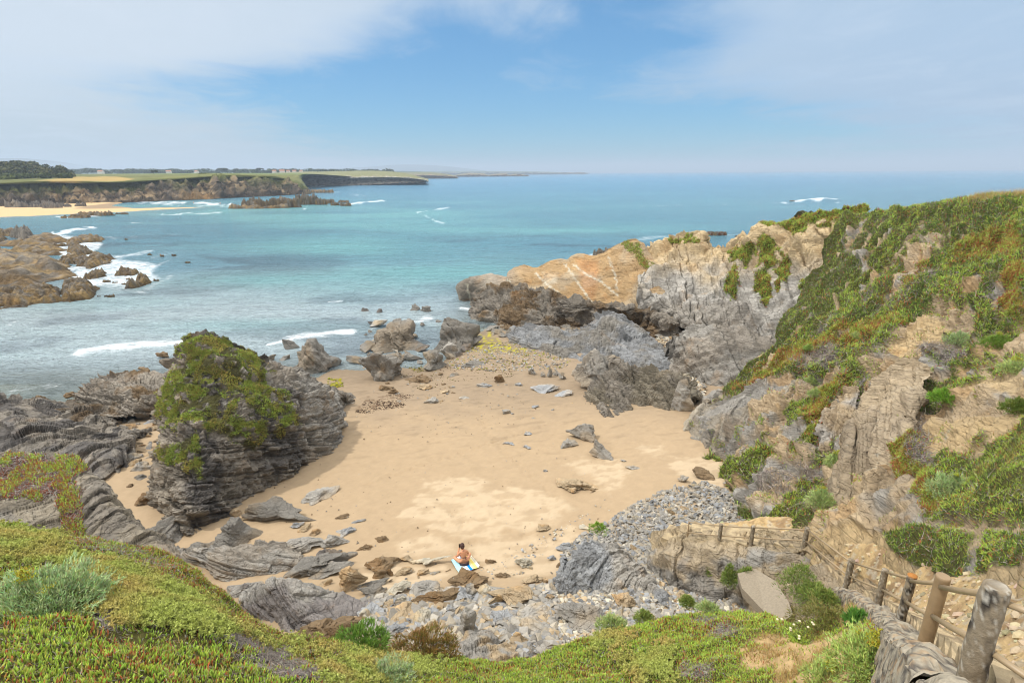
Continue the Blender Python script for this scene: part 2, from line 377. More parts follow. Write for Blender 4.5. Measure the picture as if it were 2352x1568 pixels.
# ---------------------------------------------------------------- sand (one sheet, runs on under the sea)
def build_sand():
    xs = np.concatenate([np.linspace(-300, -34, 30), np.arange(-32, 30, .13), np.linspace(31, 300, 25)])
    ys = np.concatenate([np.arange(8, 60, .13), np.geomspace(60.5, 400, 60)])
    X, Y = np.meshgrid(xs, ys); P = np.stack([X, Y, sandz(X, Y)], -1)
    u, v, t = proj(P); Q = np.stack([X, Y, 0 * X], -1)
    n = fbm(Q * .35, 4); nf = fbm(Q * 1.7, 4); ns = fbm(np.stack([X * .5 + Y * .3, Y * 1.6 - X * .5, 0 * X], -1), 4)
    P[..., 2] += .05 * n + .025 * nf + .016 * fbm(Q * 5, 2) + .02 * np.sin((X * .35 + Y) * 2.2 + 2 * n) * sstep(Y, 30, 40)
    dry = lin(226, 200, 164) * .60; base = lin(216, 187, 149) * .53; wet = lin(192, 169, 141) * .45
    uu = u + 22 * ns + 8 * nf; vv = v + 12 * n + 7 * nf
    k = np.zeros(X.shape)
    for poly in (SS('e', [(640, 1230), (700, 1100), (1000, 1060), (1120, 1050), (1060, 1150), (1300, 1130), (1500, 1180), (1620, 1200), (1700, 1283), (640, 1283)]),
                 SS('h', [(640, 90), (1500, 50), (1650, 110), (1560, 220), (1300, 250), (1150, 330), (860, 330), (700, 200), (560, 190)]),
                 SS('h', [(520, 330), (760, 330), (900, 400), (700, 420), (480, 400)]), SS('h', [(1020, 360), (1700, 240), (1800, 330), (1600, 560), (1120, 560)]),
                 SS('h', [(300, 520), (860, 500), (1000, 560), (560, 640), (400, 700), (280, 600)]),
                 SS('e', [(1660, 970), (1990, 900), (2080, 1000), (1950, 1180), (1870, 1150), (1860, 1060)]), SS('e', [(2160, 850), (2280, 830), (2260, 900), (2170, 890)]),
                 SS('f', [(0, 900), (260, 930), (390, 1000), (330, 1110), (150, 1060), (0, 1000)])):
        k = np.maximum(k, sstep(spoly(uu, vv, poly), -9, 6) * (.35 + .65 * sstep(ns + .5 * nf, -.45, -.05)))
    C = base + (dry - base) * k[..., None]
    w = sstep(Y + 3.0 * n, 31, 45) * .75; C = C + (wet - C) * w[..., None]
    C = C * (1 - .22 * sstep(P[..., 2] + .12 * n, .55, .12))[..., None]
    # damp greyish rill lines and weed band at the old tide line
    C = C * (1 + .05 * fbm(Q * 7, 2) + .05 * nf)[..., None]
    C *= (1 - .14 * sstep(ns, .25, .6) * sstep(Y, 26, 34))[..., None]
    weed = sstep(spoly(uu, vv, SS('e', [(230, 610), (300, 540), (520, 480), (620, 500), (560, 580), (330, 620)])), -3, 8) * sstep(nf, .0, .3)
    C = C + (lin(105, 82, 62) * .8 - C) * (weed * .75)[..., None]
    alg = sstep(spoly(uu, vv, SS('e', [(880, 130), (1150, 90), (1250, 160), (1430, 200), (1280, 250), (1080, 210), (920, 170)])), -4, 6)
    C = C + (lin(140, 125, 85) * .7 - C) * (alg * .6)[..., None]
    C = C + (lin(178, 168, 40) * .8 - C) * (alg * sstep(nf + .4 * ns, .08, .3))[..., None]
    deep = sstep(P[..., 2], -.15, -1.6); rk = sstep(fbm(Q * .22 + 8, 5), .05, .3)
    sb = lin(176, 162, 128) * .75 + (lin(96, 88, 66) * .7 - lin(176, 162, 128) * .75) * rk[..., None]
    C = C + (sb - C) * sstep(P[..., 2], .05, -.5)[..., None]
    # footprints trodden from the rocks down the beach
    for line in (SS('e', [(1070, 640), (1120, 760), (1300, 930), (1430, 1060), (1560, 1180), (1640, 1260)]), SS('h', [(800, 180), (1180, 70), (1330, 20)]), SS('h', [(1000, 330), (1300, 280), (1500, 330)]), SS('h', [(1030, 420), (1010, 300), (900, 150), (760, 0)]), SS('h', [(300, 330), (600, 260), (900, 230), (1300, 120)]), SS('e', [(300, 1100), (700, 960), (1100, 840), (1500, 700)])):
        d = dpoly(u, v, line, False)
        P[..., 2] -= np.exp(-(d / 8) ** 2) * .085 * (sstep(fbm(Q * 4.2 + 3, 2), .05, .3))
    nv, nu = X.shape
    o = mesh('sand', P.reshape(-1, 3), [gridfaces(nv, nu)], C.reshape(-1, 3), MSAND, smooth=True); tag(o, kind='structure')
build_sand()

# ---------------------------------------------------------------- sea
FOAM = [  # polyline in 2351 px frame, width, strength
    ([(186, 806), (300, 797), (420, 788), (440, 790)], 15, 1.0), ([(230, 800), (330, 785), (425, 782)], 12, .9), ([(612, 790), (690, 777), (805, 765)], 9, 1.0), ([(640, 780), (700, 768), (780, 768)], 7, .8),
    ([(1058, 708), (1085, 712), (1095, 720)], 9, 1.0), ([(850, 757), (870, 748), (985, 735)], 8, .8), ([(940, 737), (985, 728)], 6, .7), ([(935, 765), (990, 790)], 6, .6),
    ([(1032, 478), (1000, 481), (960, 488), (975, 497), (995, 507), (1018, 512)], 3.0, .85), ([(1032, 478), (1080, 474)], 2, .5), ([(1018, 512), (1060, 508)], 2, .5),
    ([(1800, 464), (1860, 463), (1922, 461)], 5.0, 1.0), ([(1470, 474), (1600, 470), (1700, 467), (1800, 465)], 3, .62), ([(1560, 463), (1800, 462)], 2, .4),
    ([(1450, 552), (1540, 542), (1610, 536), (1690, 541)], 6, .72), ([(1380, 570), (1480, 553)], 3, .5), ([(1350, 592), (1365, 584)], 6, .9), ([(1330, 562), (1500, 556)], 3, .5),
    ([(125, 540), (170, 527), (215, 523)], 6, 1.0), ([(120, 532), (150, 545), (260, 548)], 5, .9), ([(150, 575), (260, 590), (300, 585), (350, 578)], 8, .8), ([(150, 625), (210, 610), (290, 615), (350, 640)], 10, .9),
    ([(170, 640), (240, 660), (330, 668), (390, 635)], 8, .7), ([(300, 600), (380, 585), (440, 577)], 6, .6), ([(140, 600), (200, 605)], 8, .8), ([(290, 545), (360, 537), (430, 538)], 3, .6),
    ([(370, 494), (430, 490), (500, 490)], 3.5, .9), ([(130, 500), (220, 497), (250, 493)], 3.5, 1.0), ([(300, 512), (330, 511)], 2, .8), ([(310, 520), (322, 521)], 2, .7),
    ([(325, 463), (350, 466), (420, 466), (530, 469)], 4, 1.0), ([(320, 468), (420, 472), (520, 473)], 3, .8), ([(390, 476), (520, 478), (600, 482)], 2.5, .6),
    ([(695, 432), (730, 427), (790, 422), (960, 418)], 2.5, 1.0), ([(700, 437), (780, 441), (840, 452)], 3, .7), ([(790, 470), (830, 466), (880, 462)], 4, .95), ([(690, 482), (700, 480)], 2.5, .9), ([(780, 478), (960, 470)], 2, .5),
    ([(10, 748), (45, 735)], 4, .7), ([(0, 778), (15, 776)], 4, .7), ([(80, 855), (150, 845), (215, 850), (190, 870), (120, 878)], 13, .47), ([(600, 682), (680, 676)], 6, .42), ([(470, 550), (560, 548), (700, 540)], 4, .48), ([(480, 545), (600, 530)], 3, .42),
    ([(735, 550), (840, 560), (950, 575)], 6, .40), ([(960, 560), (1010, 575)], 5, .45), ([(560, 555), (700, 552)], 5, .42), ([(755, 692), (785, 690)], 3, .8), ([(760, 660), (880, 655)], 4, .35),
    ([(1150, 545), (1330, 560)], 5, .33), ([(1200, 500), (1400, 480)], 4, .33), ([(300, 840), (420, 850), (640, 800)], 9, .36),
]
FOAM += [([(0, 905), (60, 892), (140, 880)], 9, .62), ([(150, 872), (235, 850), (300, 845)], 9, .55), ([(330, 830), (400, 815)], 7, .6), ([(560, 812), (610, 826), (650, 842)], 6, .6), ([(800, 800), (850, 805), (930, 800)], 5, .6), ([(840, 772), (880, 768)], 6, .7), ([(985, 700), (1010, 693)], 4, .7), ([(640, 760), (560, 770)], 7, .5), ([(0, 690), (90, 712), (220, 700)], 5, .5), ([(700, 850), (800, 838), (900, 822)], 3.5, .7)]
TURQ = [(560, 640, 130, 16, .35), (800, 570, 160, 18, .7), (1000, 640, 200, 30, .55), (330, 480, 200, 10, .6), (640, 500, 240, 16, .55), (900, 500, 200, 22, .55), (1180, 620, 160, 18, .6), (700, 760, 200, 14, .35), (850, 690, 120, 16, .35), (1250, 530, 220, 12, .5), (180, 700, 200, 16, .35), (640, 740, 200, 10, .4)]
def build_sea():
    vs = np.concatenate([397 + np.array([0.0]), 397 + np.geomspace(.9, 60, 70), np.arange(459, 960, 2.6), np.arange(965, 1300, 12)])
    us = np.concatenate([np.linspace(-2200, -60, 60), np.arange(-50, 2400, 4.0), np.linspace(2410, 4400, 60)])
    Uu, Vv = np.meshgrid(us, vs)
    hor = 396.6 - (Uu - CX) * math.tan(ROLL) * 1.0
    Vp = hor + (Vv - 397) + .95
    P = UZ(Uu, Vp, 0.0); far = np.hypot(P[..., 0], P[..., 1]); s = np.minimum(1, 17000 / far); P[..., :2] *= s[..., None]; P[..., 2] = 0
    u, v, t = proj(P); Q = P * [.02, .05, 1]
    foam = np.zeros(u.shape); wu = u + 10 * fbm(P * [.05, .05, 1], 3); wv = v + (2.2 + .012 * np.maximum(v - 400, 0)) * fbm(P * [.12, .12, 1] + 4, 3)
    tw = np.clip(.8 + .9 * fbm(P * [.09, .16, 1] + 11, 3), .25, 1.5)
    for line, w, a in FOAM:
        d = dpoly(wu * .55, wv, [(x * .55, y) for x, y in line], False); foam = np.maximum(foam, .86 * a * np.exp(-(d / (w * tw * 1.15)) ** 2))
    wash = sstep(spoly(wu, wv, SS('a', [(340, 590), (700, 640), (640, 720), (800, 760), (1050, 800), (1200, 735), (1010, 860), (1080, 900), (900, 965), (600, 965), (420, 910), (520, 830), (400, 760), (330, 640)])), -14, 10)
    foam = np.maximum(foam, wash * .76)
    n = fbm(P * [.012, .03, 1], 4); n2 = fbm(P * [.05, .11, 1] + 3, 4)
    wc = sstep(n2 + .5 * n, .55, .95) * .40 * sstep(v, 410, 470); foam = np.maximum(foam, wc)
    k = np.zeros(u.shape)
    for (a, b, su, sv, am) in TURQ: k = k + am * np.exp(-.5 * (((u - a) / su) ** 2 + ((v - b) / sv) ** 2))
    k = np.clip(k * (1 + .9 * n) + .25 * n, 0, 1)
    far_c = np.array([.060, .205, .34]); mid = np.array([.105, .27, .345]); near = np.array([.44, .53, .55]); tq = np.array([.18, .44, .445])  # near: pale sky reflection painted into the inshore water colour
    f1 = sstep(v, 405, 480)[..., None]; f2 = sstep(v + 30 * n, 560, 720)[..., None]
    right = sstep(u, 1500, 2300)[..., None]
    C = far_c * (1 - f1) + mid * f1; C = C * (1 - f2) + near * f2
    C = C * (1 - right * .4) + np.array([.09, .19, .26]) * right * .4
    C = C + (tq - C) * (k * .85)[..., None]
    rf = .7 * sstep(fbm(P * [.03, .05, 1] + 21, 5), .12, .45) * sstep(v, 500, 570) * (1 - k)
    C = C + (np.array([.05, .075, .11]) - C) * (rf * .65)[..., None]
    # clear shallows over the sand by the shore
    clear = sstep(P[..., 1] + 5 * n, 58, 47) * .55
    clear = np.maximum(clear, .55 * np.exp(-.5 * (((u - 1110) / 60) ** 2 + ((v - 745) / 35) ** 2)))
    P[..., 2] += .20 * sstep(foam, .5, 1) + np.where(t < 400, .06 * n2, 0)
    cr = np.exp(-.5 * (((u - 1885) / 32) ** 2 + ((v - 462.5) / 2.5) ** 2)); P[..., 2] += 1.9 * cr
    o = mesh('sea', P.reshape(-1, 3), [gridfaces(*u.shape, flip=True)], C.reshape(-1, 3), MSEA, smooth=True, attrs=dict(foam=foam, clear=clear)); tag(o, kind='structure')
build_sea()

# ---------------------------------------------------------------- rock faces, hillsides
TAN, OCHRE, GREY, BLUEG, DARK, BLACK, PALE, BROWN = (lin(182, 160, 128) * .82, lin(186, 154, 110) * .72, lin(158, 152, 142) * .86, lin(155, 155, 154) * .83,
    lin(140, 131, 118) * .82, lin(108, 102, 96) * .74, lin(204, 194, 172) * .76, lin(132, 110, 82) * .62)
def mixc(a, b, k): return a + (b - a) * np.asarray(k)[..., None]
def scatter(G, mask, n, tpow=1.3, rng=RNG):
    """random points on a grid surface where mask is set, denser nearer the camera"""
    A = np.linalg.norm(np.cross(G[1:, :-1] - G[:-1, :-1], G[:-1, 1:] - G[:-1, :-1]), axis=-1)
    mk = mask[:-1, :-1] * .5 + mask[1:, 1:] * .5
    c = .5 * (G[:-1, :-1] + G[1:, 1:]); u, v, t = proj(c)
    vis = (u > -160) & (u < 2680) & (v < 1720) & (t > .5)
    w = (A * mk * vis / np.maximum(t, 2) ** tpow).ravel(); w /= w.sum()
    i = rng.choice(len(w), n, p=w); a, b = np.unravel_index(i, A.shape); r, s = rng.random((2, n, 1))
    p = (1 - r) * ((1 - s) * G[a, b] + s * G[a, b + 1]) + r * ((1 - s) * G[a + 1, b] + s * G[a + 1, b + 1])
    nn = normals(G)[a, b]; nn = np.where(((p - CAMP) * nn).sum(1)[:, None] > 0, -nn, nn)
    return p, nn
def spikes(name, p, d, L, W, c0, c1, mat=None, near=False, kind='stuff', link=True):
    n = len(p); L = np.broadcast_to(L, n)[:, None]; W = np.broadcast_to(W, n)[:, None]
    d = d / np.linalg.norm(d, axis=1, keepdims=True); r = RNG.normal(size=(n, 3)); a = np.cross(d, r); a /= np.linalg.norm(a, axis=1, keepdims=True) + 1e-9; b = np.cross(d, a)
    ring = [np.cos(q) * a + np.sin(q) * b for q in (0, 2.094, 4.189)]
    c0 = np.broadcast_to(c0, (n, 3)); c1 = np.broadcast_to(c1, (n, 3)); cm = .45 * c0 + .55 * c1
    if near:
        bend = a * L * (RNG.random((n, 1)) - .5) * .35
        V = [p + x * W * .55 for x in ring] + [p + d * L * .55 + bend * .5 + x * W for x in ring] + [p + d * L + bend]
        Cc = [c0] * 3 + [cm] * 3 + [c1]; k = 7
        q = np.array([[0, 1, 4, 3], [1, 2, 5, 4], [2, 0, 3, 5]]); tr = np.array([[3, 4, 6], [4, 5, 6], [5, 3, 6]])
    else:
        V = [p + x * W for x in ring] + [p + d * L]; Cc = [c0] * 3 + [c1]; k = 4; q = None; tr = np.array([[0, 1, 3], [1, 2, 3], [2, 0, 3]])
    V = np.stack(V, 1).reshape(-1, 3); Cc = np.stack(Cc, 1).reshape(-1, 3); off = (np.arange(n) * k)[:, None, None]
    F = [(tr[None] + off).reshape(-1, 3)] + ([(q[None] + off).reshape(-1, 4)] if q is not None else [])
    o = mesh(name, V, F, Cc, mat or ML, link=link)
    return tag(o, kind=kind) if kind else o
def cjit(c, n, amt=.25, hue=.12):
    return np.asarray(c) * (1 + amt * RNG.normal(size=(n, 1))).clip(.35, 1.9) * (1 + hue * RNG.normal(size=(n, 3))).clip(.5, 1.5)
GREEN, LIME, RED, OLIVE, STRAW, DEAD, SILV = lin(140, 162, 62) * 1.08, lin(182, 202, 86) * 1.1, lin(190, 108, 72) * .95, lin(180, 162, 80) * .85, lin(212, 182, 118) * .85, lin(172, 160, 148) * .78, lin(150, 170, 124) * .85
def carpet(name, G, mask, n, L, redness, base=GREEN, near=False, tpow=1.3, up=.8, spread=.55, tipc=None, wk=1.0):
    p, nn = scatter(G, mask, n, tpow); t = proj(p)[2]
    d = nn * .6 + np.array([0, 0, up]) + RNG.normal(size=(n, 3)) * spread
    big = fbm(p * .9, 3); red = (RNG.random(n) < np.clip(redness + .35 * big, .03, .8))
    c0 = cjit(base, n, .22) * (.85 + .5 * np.clip(big, -.5, .5))[:, None]; c1 = np.where(red[:, None], cjit(RED, n, .2), cjit(LIME if tipc is None else tipc, n, .2))
    c0 = np.where((red & (RNG.random(n) < .5))[:, None], cjit(RED * .8, n, .2), c0)
    g = np.clip(t / 14, .8, 2.2)
    return spikes(name, p - nn * .01, d, L * (.6 + .7 * RNG.random(n)) * g, L * .105 * wk * g * (.8 + .4 * RNG.random(n)), c0, c1, near=near)
def deadstems(name, G, mask, n, L=.2):
    p, nn = scatter(G, mask, n); d = RNG.normal(size=(n, 3)); d = d - nn * (d * nn).sum(1)[:, None] * .75; t = proj(p)[2]
    g = np.clip(t / 14, .7, 2.2); c = cjit(DEAD, n, .3, .05)
    return spikes(name, p + nn * .03, d, L * g * (.5 + RNG.random(n)), .007 * g, c, c * .8)
def finish(name, G, C, mat=MR, label=None, cat=None, kind=None, smooth=False, flip=None):
    nv, nu = G.shape[:2]; n = normals(G); f = ((G - CAMP) * n).sum(-1).mean() > 0
    return tag(mesh(name, G.reshape(-1, 3), [gridfaces(nv, nu, flip=f)], C.reshape(-1, 3), mat, smooth=smooth), label, cat, None, kind)
def fade(nv, nu, rows=.0, edge=.04):
    r = np.minimum(np.linspace(0, 1, nu), np.linspace(1, 0, nu)); return sstep(r, 0, edge)[None, :] * np.ones((nv, 1))
def rockify(G, bed, h, amp, mac=.4, macs=.22, fine=.05, seed=0, mask=1.0, ll=4.0, crack=.35, fw=.5):
    n = normals(G); n = np.where(((G - CAMP) * n).sum(-1, keepdims=True) > 0, -n, n)
    s1, o1 = strata(G, bed, h, amp, seed, crack, ll); s2, o2 = strata(G, bed, h * .3, amp * .34, seed + 9, crack, ll)
    d = (s1 + s2) * mask + mac * fbm(G * macs + seed, 3) + fine * (ridged(G * 1.8 + seed, 4) - .5) * mask + amp * fw * mask * facets(G, h * 3.2, 6, seed) + amp * fw * .45 * mask * facets(G, h * 1.1, 6, seed + 3)
    return G + n * np.asarray(d)[..., None], o1

# ---- foreground slope the photographer looks over
def build_foreground():
    us = [-420, -150, 0, 200, 430, 620, 800, 1000, 1150, 1330, 1550, 1700, 1830, 1950, 2040, 2120, 2220]
    cv = [1180, 1195, 1215, 1240, 1300, 1450, 1480, 1515, 1515, 1475, 1412, 1405, 1435, 1392, 1450, 1500, 1570]
    ct = [14, 13.5, 13, 13, 13, 12.5, 13, 14, 14.5, 15, 15.5, 15, 13.0, 12.6, 9.2, 7.0, 5.2]
    bt = [5.5, 5.8, 6.0, 6.3, 6.8, 7.5, 8.6, 10, 11, 11.2, 10.6, 9.6, 8.6, 7.2, 6.2, 5.2, 4.3]
    near = [(u, 1950, t * .62) for u, t in zip(us, bt)]; bot = [(u, 1610, t) for u, t in zip(us, bt)]
    def bet(k): return [(u, 1610 + (c - 1610) * k, 1 / ((1 - k) / b + k / a)) for u, c, a, b in zip(us, cv, ct, bt)]
    crest = [(u, c, a) for u, c, a in zip(us, cv, ct)]
    G = patch([near, bot, bet(.45), bet(.8), crest], 420, 230, [('r', .35, -.5), ('r', .7, -1.8), ('r', 1.0, -3.6), ('r', 1.2, -6)])
    n = normals(G); n *= np.sign(n[..., 2:3]); dn = .16 * fbm(G * .55, 3) + .07 * fbm(G * 1.9, 3)
    G = G + n * dn[..., None]
    u, v, t = proj(G); wu = u + 26 * fbm(G * 1.1, 4); wv = v + 22 * fbm(G * 1.1 + 9, 4)
    def reg(k, pts, s=16): return sstep(spoly(wu, wv, SS(k, pts)), -s, s)
    sedum = np.maximum.reduce([reg('g', [(-300, 250), (400, 270), (420, 400), (800, 520), (1300, 680), (1500, 880), (1750, 960), (2150, 1000), (2352, 1080), (2352, 1230), (2100, 1110), (1500, 960), (1100, 940), (800, 890), (560, 740), (500, 600), (350, 470), (-300, 440)]),
        reg('h', [(0, 1050), (350, 1070), (800, 1150), (600, 1283), (0, 1283)]) * .7, reg('h', [(2000, 1130), (2352, 1040), (2352, 1283), (2100, 1283)]), reg('h', [(1850, 960), (2080, 940), (2000, 1060), (1850, 1060)]) * .8])
    dead = np.maximum.reduce([reg('g', [(1480, 970), (1640, 965), (1850, 1030), (2100, 1200), (2300, 1300), (2050, 1300), (1850, 1190), (1640, 1120)]), reg('g', [(650, 790), (760, 790), (760, 860), (660, 840)]),
        reg('i', [(170, 870), (330, 880), (480, 960), (300, 950)]), reg('g', [(500, 380), (640, 330), (1000, 420), (1250, 560), (1100, 560), (760, 440)]) * .3, reg('i', [(60, 1140), (250, 1160), (300, 1283), (60, 1283)]) * .5]) * sstep(fbm(G * 2.2 + 50, 4), -.35, .05)
    soil = np.maximum.reduce([reg('i', [(430, 1070), (560, 990), (900, 950), (1100, 980), (1200, 1060), (1160, 1300), (700, 1300), (640, 1180), (470, 1160)]), reg('i', [(1100, 760), (1290, 700), (1280, 900), (1120, 900)])])
    edge0 = sstep(dpoly(u + 20 * fbm(G * 1.5, 3), v, [(200, 1245), (330, 1275), (430, 1300), (520, 1370), (640, 1460), (760, 1500)], False), 62, 18)
    back = sstep(np.linspace(0, 1, 230), .50, .56)[:, None] * np.ones((1, 420))
    soil = np.maximum(soil, back * .6)
    C = mixc(np.broadcast_to(lin(96, 92, 50) * .6, G.shape), lin(204, 172, 124) * .74, np.clip(soil * (1 + .4 * fbm(G * 3, 3)), 0, 1)); C = mixc(C, lin(96, 82, 76) * .5, dead)
    finish('foreground_slope', G, C, MG, kind='structure', smooth=True)
    sedum = sedum * (1 - .8 * edge0)
    live = (1 - sedum) * (1 - dead) * (1 - .93 * soil) * (1 - back)
    edge = sstep(dpoly(u + 20 * fbm(G * 1.5, 3), v, [(200, 1245), (330, 1275), (430, 1300), (520, 1370), (640, 1460), (760, 1500)], False), 62, 18)
    nearm = sstep(t, 10.5, 9.5)
    thin = .25 + .75 * sstep(fbm(G * 1.1 + 40, 3), -.45, -.1)
    carpet('ground_cover', G, live * nearm * thin, 26000, .115, .18, near=True, tpow=1.9, up=1.0, spread=.36, wk=1.35)
    carpet('ground_cover', G, live * (1 - nearm) * (1 - edge), 60000, .085, .15, base=GREEN * .92, near=True, tpow=1.2, up=.9, spread=.45, wk=1.2)
    carpet('ground_cover', G, live * edge, 16000, .08, .42, base=GREEN * .8, near=True, tpow=1.2, up=.8, spread=.6)
    # low yellowish stonecrop: short leaves in little domes
    p, nn = scatter(G, np.clip(sedum, 0, 1) * (1 - dead * .8) * (1 - back), 15000, 1.5); m = 13
    P = np.repeat(p + nn * (.04 + .10 * RNG.random((len(p), 1))), m, 0); d = RNG.normal(size=P.shape) + [0, 0, .9]; d /= np.linalg.norm(d, axis=1)[:, None]
    hue = np.repeat(fbm(p * .8, 3), m); base = mixc(np.broadcast_to(lin(180, 188, 96) * 1.0, P.shape), lin(200, 178, 104) * 1.0, np.clip(.2 + hue + sstep(P[:, 0], -4, 1) * .35, 0, 1)); base = mixc(base, lin(128, 140, 60) * .6, np.clip(RNG.random(len(P)) * 1.6 - 1.0, 0, 1))
    base = base * (1 + .2 * RNG.normal(size=(len(P), 1))).clip(.4, 1.7)
    spikes('ground_cover', P + d * .012, d + RNG.normal(size=P.shape) * .3, .045 * (.6 + .8 * RNG.random(len(P))), .013, base * .8, base * 1.15)
    deadstems('dry_stems', G, np.clip(dead + .03 * live + .10 * sedum, 0, 1) * (1 - back), 26000, .16)
    # straw-coloured dry grass over the bare earth
    p, nn = scatter(G, np.clip(soil * .35 * sstep(fbm(G * 1.6 + 5, 3), 0, .3) + .02 * live, 0, 1) * (1 - back), 9000, 1.2)
    spikes('dry_grass', p, nn * .3 + [0, 0, .8] + RNG.normal(size=p.shape) * .45, .16 * (.5 + RNG.random(len(p))), .005, cjit(STRAW * .8, len(p)), cjit(STRAW, len(p)))
    return G, u, v, live, soil, back
FG = build_foreground()

# ---- big hillside on the east of the cove
def build_hillside():
    rows = [[(1806, 797, None, 2.6), (1745, 880, None, 2.0), (1570, 1012, None, .9), (1690, 1112, None, 1.9), (1715, 1202, None, 2.6), (1880, 1244, 19.0), (2115, 1312, 12.4), (2400, 1372, 7.0), (2850, 1640, 3.8)],
            [(1840, 720, 51), (1800, 800, 43.8), (1700, 890, 39), (1790, 960, 32), (1850, 1050, 26), (1990, 1080, 21), (2190, 1110, 14.6), (2470, 1160, 9), (2900, 1300, 5)],
            [(1880, 620, 51.5), (1920, 640, 46.5), (1900, 690, 42), (1990, 740, 35.5), (2090, 790, 29), (2220, 800, 24), (2400, 800, 18.5), (2700, 820, 12), (3100, 900, 8)],
            [(1925, 530, 52.5), (1990, 520, 48.5), (2060, 530, 44.5), (2150, 540, 39.5), (2290, 550, 33.5), (2430, 560, 28), (2600, 570, 23), (2900, 600, 17), (3300, 700, 12)],
            [(1945, 500, 53.5), (2020, 489, 50), (2100, 476, 46), (2200, 463, 42), (2351, 449, 37), (2500, 440, 32), (2700, 430, 27), (3000, 430, 21), (3400, 500, 15)]]
    nu, nv = 520, 450
    rows = [[('w', *(ctrl(p) + [.2, -.1, -4.0])) for p in rows[0]]] + rows
    G = patch(rows, nu, nv, [(1.5, 2, -.6), (6, 9, -3.5), (14, 20, -14)])
    u, v, t = proj(G); rn = (np.linspace(0, 1, nv)[:, None] * 8 - 1) / 7 * np.ones((1, nu)); back = sstep(rn, .585, .62)
    wu = u + (14 * fbm(G * .5, 3) + 6 * fbm(G * 2, 2)); wv = v + (14 * fbm(G * .5 + 9, 3) + 6 * fbm(G * 2 + 4, 2))
    def reg(k, pts, s=5): return sstep(spoly(wu, wv, SS(k, pts)), -s, s)
    R = [('c', [(1225, 530), (1325, 530), (1275, 660), (1190, 830), (1090, 860), (1160, 720)]), ('c', [(1290, 690), (1335, 690), (1310, 850), (1245, 875)]),
         ('c', [(1580, 665), (1745, 630), (1730, 710), (1600, 890), (1480, 1010), (1360, 1115), (1410, 1050), (1530, 830)]), ('c', [(2120, 1010), (2170, 920), (2290, 910), (2215, 1120), (2130, 1150)]),
         ('c', [(1640, 1190), (1830, 1040), (2010, 1080), (2060, 1130), (1990, 1290), (1640, 1290)]), ('c', [(2240, 1250), (2352, 1060), (2500, 1000), (2500, 1300), (2240, 1300)]),
         ('f', [(1440, 180), (1680, 10), (1830, 50), (1850, 160), (1700, 270), (1830, 300), (1700, 420), (1640, 560), (1560, 700), (1530, 900), (1500, 1283), (1010, 1283), (1040, 1000), (1230, 700), (1370, 480), (1270, 340)]),
         ('f', [(1700, 560), (1900, 540), (2000, 480), (2100, 420), (2352, 300), (2500, 300), (2500, 640), (2230, 660), (2060, 740), (1960, 870), (1750, 900), (1680, 760)]), ('f', [(2230, 110), (2352, 0), (2500, 0), (2500, 240), (2250, 240)]),
         ('f', [(850, 250), (990, 230), (970, 360), (900, 340)]), ('f', [(1040, 640), (1190, 480), (1240, 520), (1200, 660), (1080, 800), (1030, 780)]),
         ('f', [(560, 1100), (760, 960), (880, 990), (800, 1283), (560, 1283)]), ('i', [(560, 0), (850, 0), (760, 230), (520, 230)]), ('i', [(1000, -40), (1620, -60), (1640, 250), (1480, 330), (1000, 330)]),
         ('i', [(900, 250), (1450, 300), (1700, 540), (1900, 590), (2352, 480), (2500, 480), (2500, 1400), (1500, 1400), (1000, 560)]), ('f', [(40, 760), (260, 580), (480, 500), (660, 430), (860, 440), (780, 740), (540, 980), (330, 990), (200, 900)])]
    rock = np.maximum.reduce([reg(k, p) for k, p in R]); rock = rock * (1 - back)
    lower = reg('f', [(440, 540), (900, 250), (1500, -20), (2500, -60), (2500, 1400), (480, 1400)], 10); keep = reg('f', [(1640, 880), (1960, 860), (2250, 660), (2500, 600), (2500, 1320), (1640, 1320)], 8)
    rock = np.maximum(rock, lower * (1 - keep) * sstep(fbm(G * .4 + 71, 4), .04, .26) * (1 - back))
    ci = np.ones((nv, 1)) * np.linspace(0, 1, nu)[None]; FL = np.stack([ci * 34 + 1.2 * fbm(G * .12, 2), rn * 3.0, 0 * rn], -1); sk = fbm(FL + 13, 3)
    rock = np.maximum(rock, sstep(sk, .22, .38) * sstep(rn, .52, .40) * (1 - keep) * (1 - back) * sstep(ci, .02, .08))
    D = [('c', [(1440, 1110), (1760, 920), (1850, 900), (1600, 1050), (1480, 1130)]), ('f', [(870, 260), (1190, 200), (1160, 400), (900, 360), (760, 330)]), ('f', [(580, 1170), (860, 1000), (980, 1010), (720, 1283), (600, 1283)]),
         ('f', [(1600, 600), (1700, 560), (1760, 900), (1800, 1000), (1640, 960)]), ('f', [(1640, 140), (1900, 160), (2020, 250), (1900, 330), (1720, 300)]), ('f', [(1180, 440), (1400, 420), (1350, 520), (1230, 520)]), ('f', [(890, 1100), (1030, 1050), (1010, 1283), (900, 1283)]),
         ('c', [(1380, 530), (1470, 520), (1400, 640), (1350, 640)]), ('c', [(1260, 1090), (1390, 860), (1400, 900), (1300, 1090)]), ('c', [(990, 1283), (1100, 1140), (1130, 1150), (1040, 1283)])]
    dead = np.maximum.reduce([reg(k, p) for k, p in D]) * (1 - back) * sstep(fbm(G * .9 + 50, 4), -.25, .15)
    soil = np.maximum.reduce([reg('f', [(1440, 180), (1690, 10), (1830, 60), (1850, 160), (1640, 260), (1450, 260)]), reg('f', [(1650, 680), (2050, 660), (2352, 560), (2352, 660), (2050, 760), (1900, 920), (1650, 900)]), reg('f', [(1900, 420), (2352, 300), (2352, 480), (2000, 520)]), reg('i', [(900, 250), (1450, 300), (1700, 540), (1900, 590), (2352, 480), (2500, 480), (2500, 1400), (1500, 1400), (1000, 560)])])
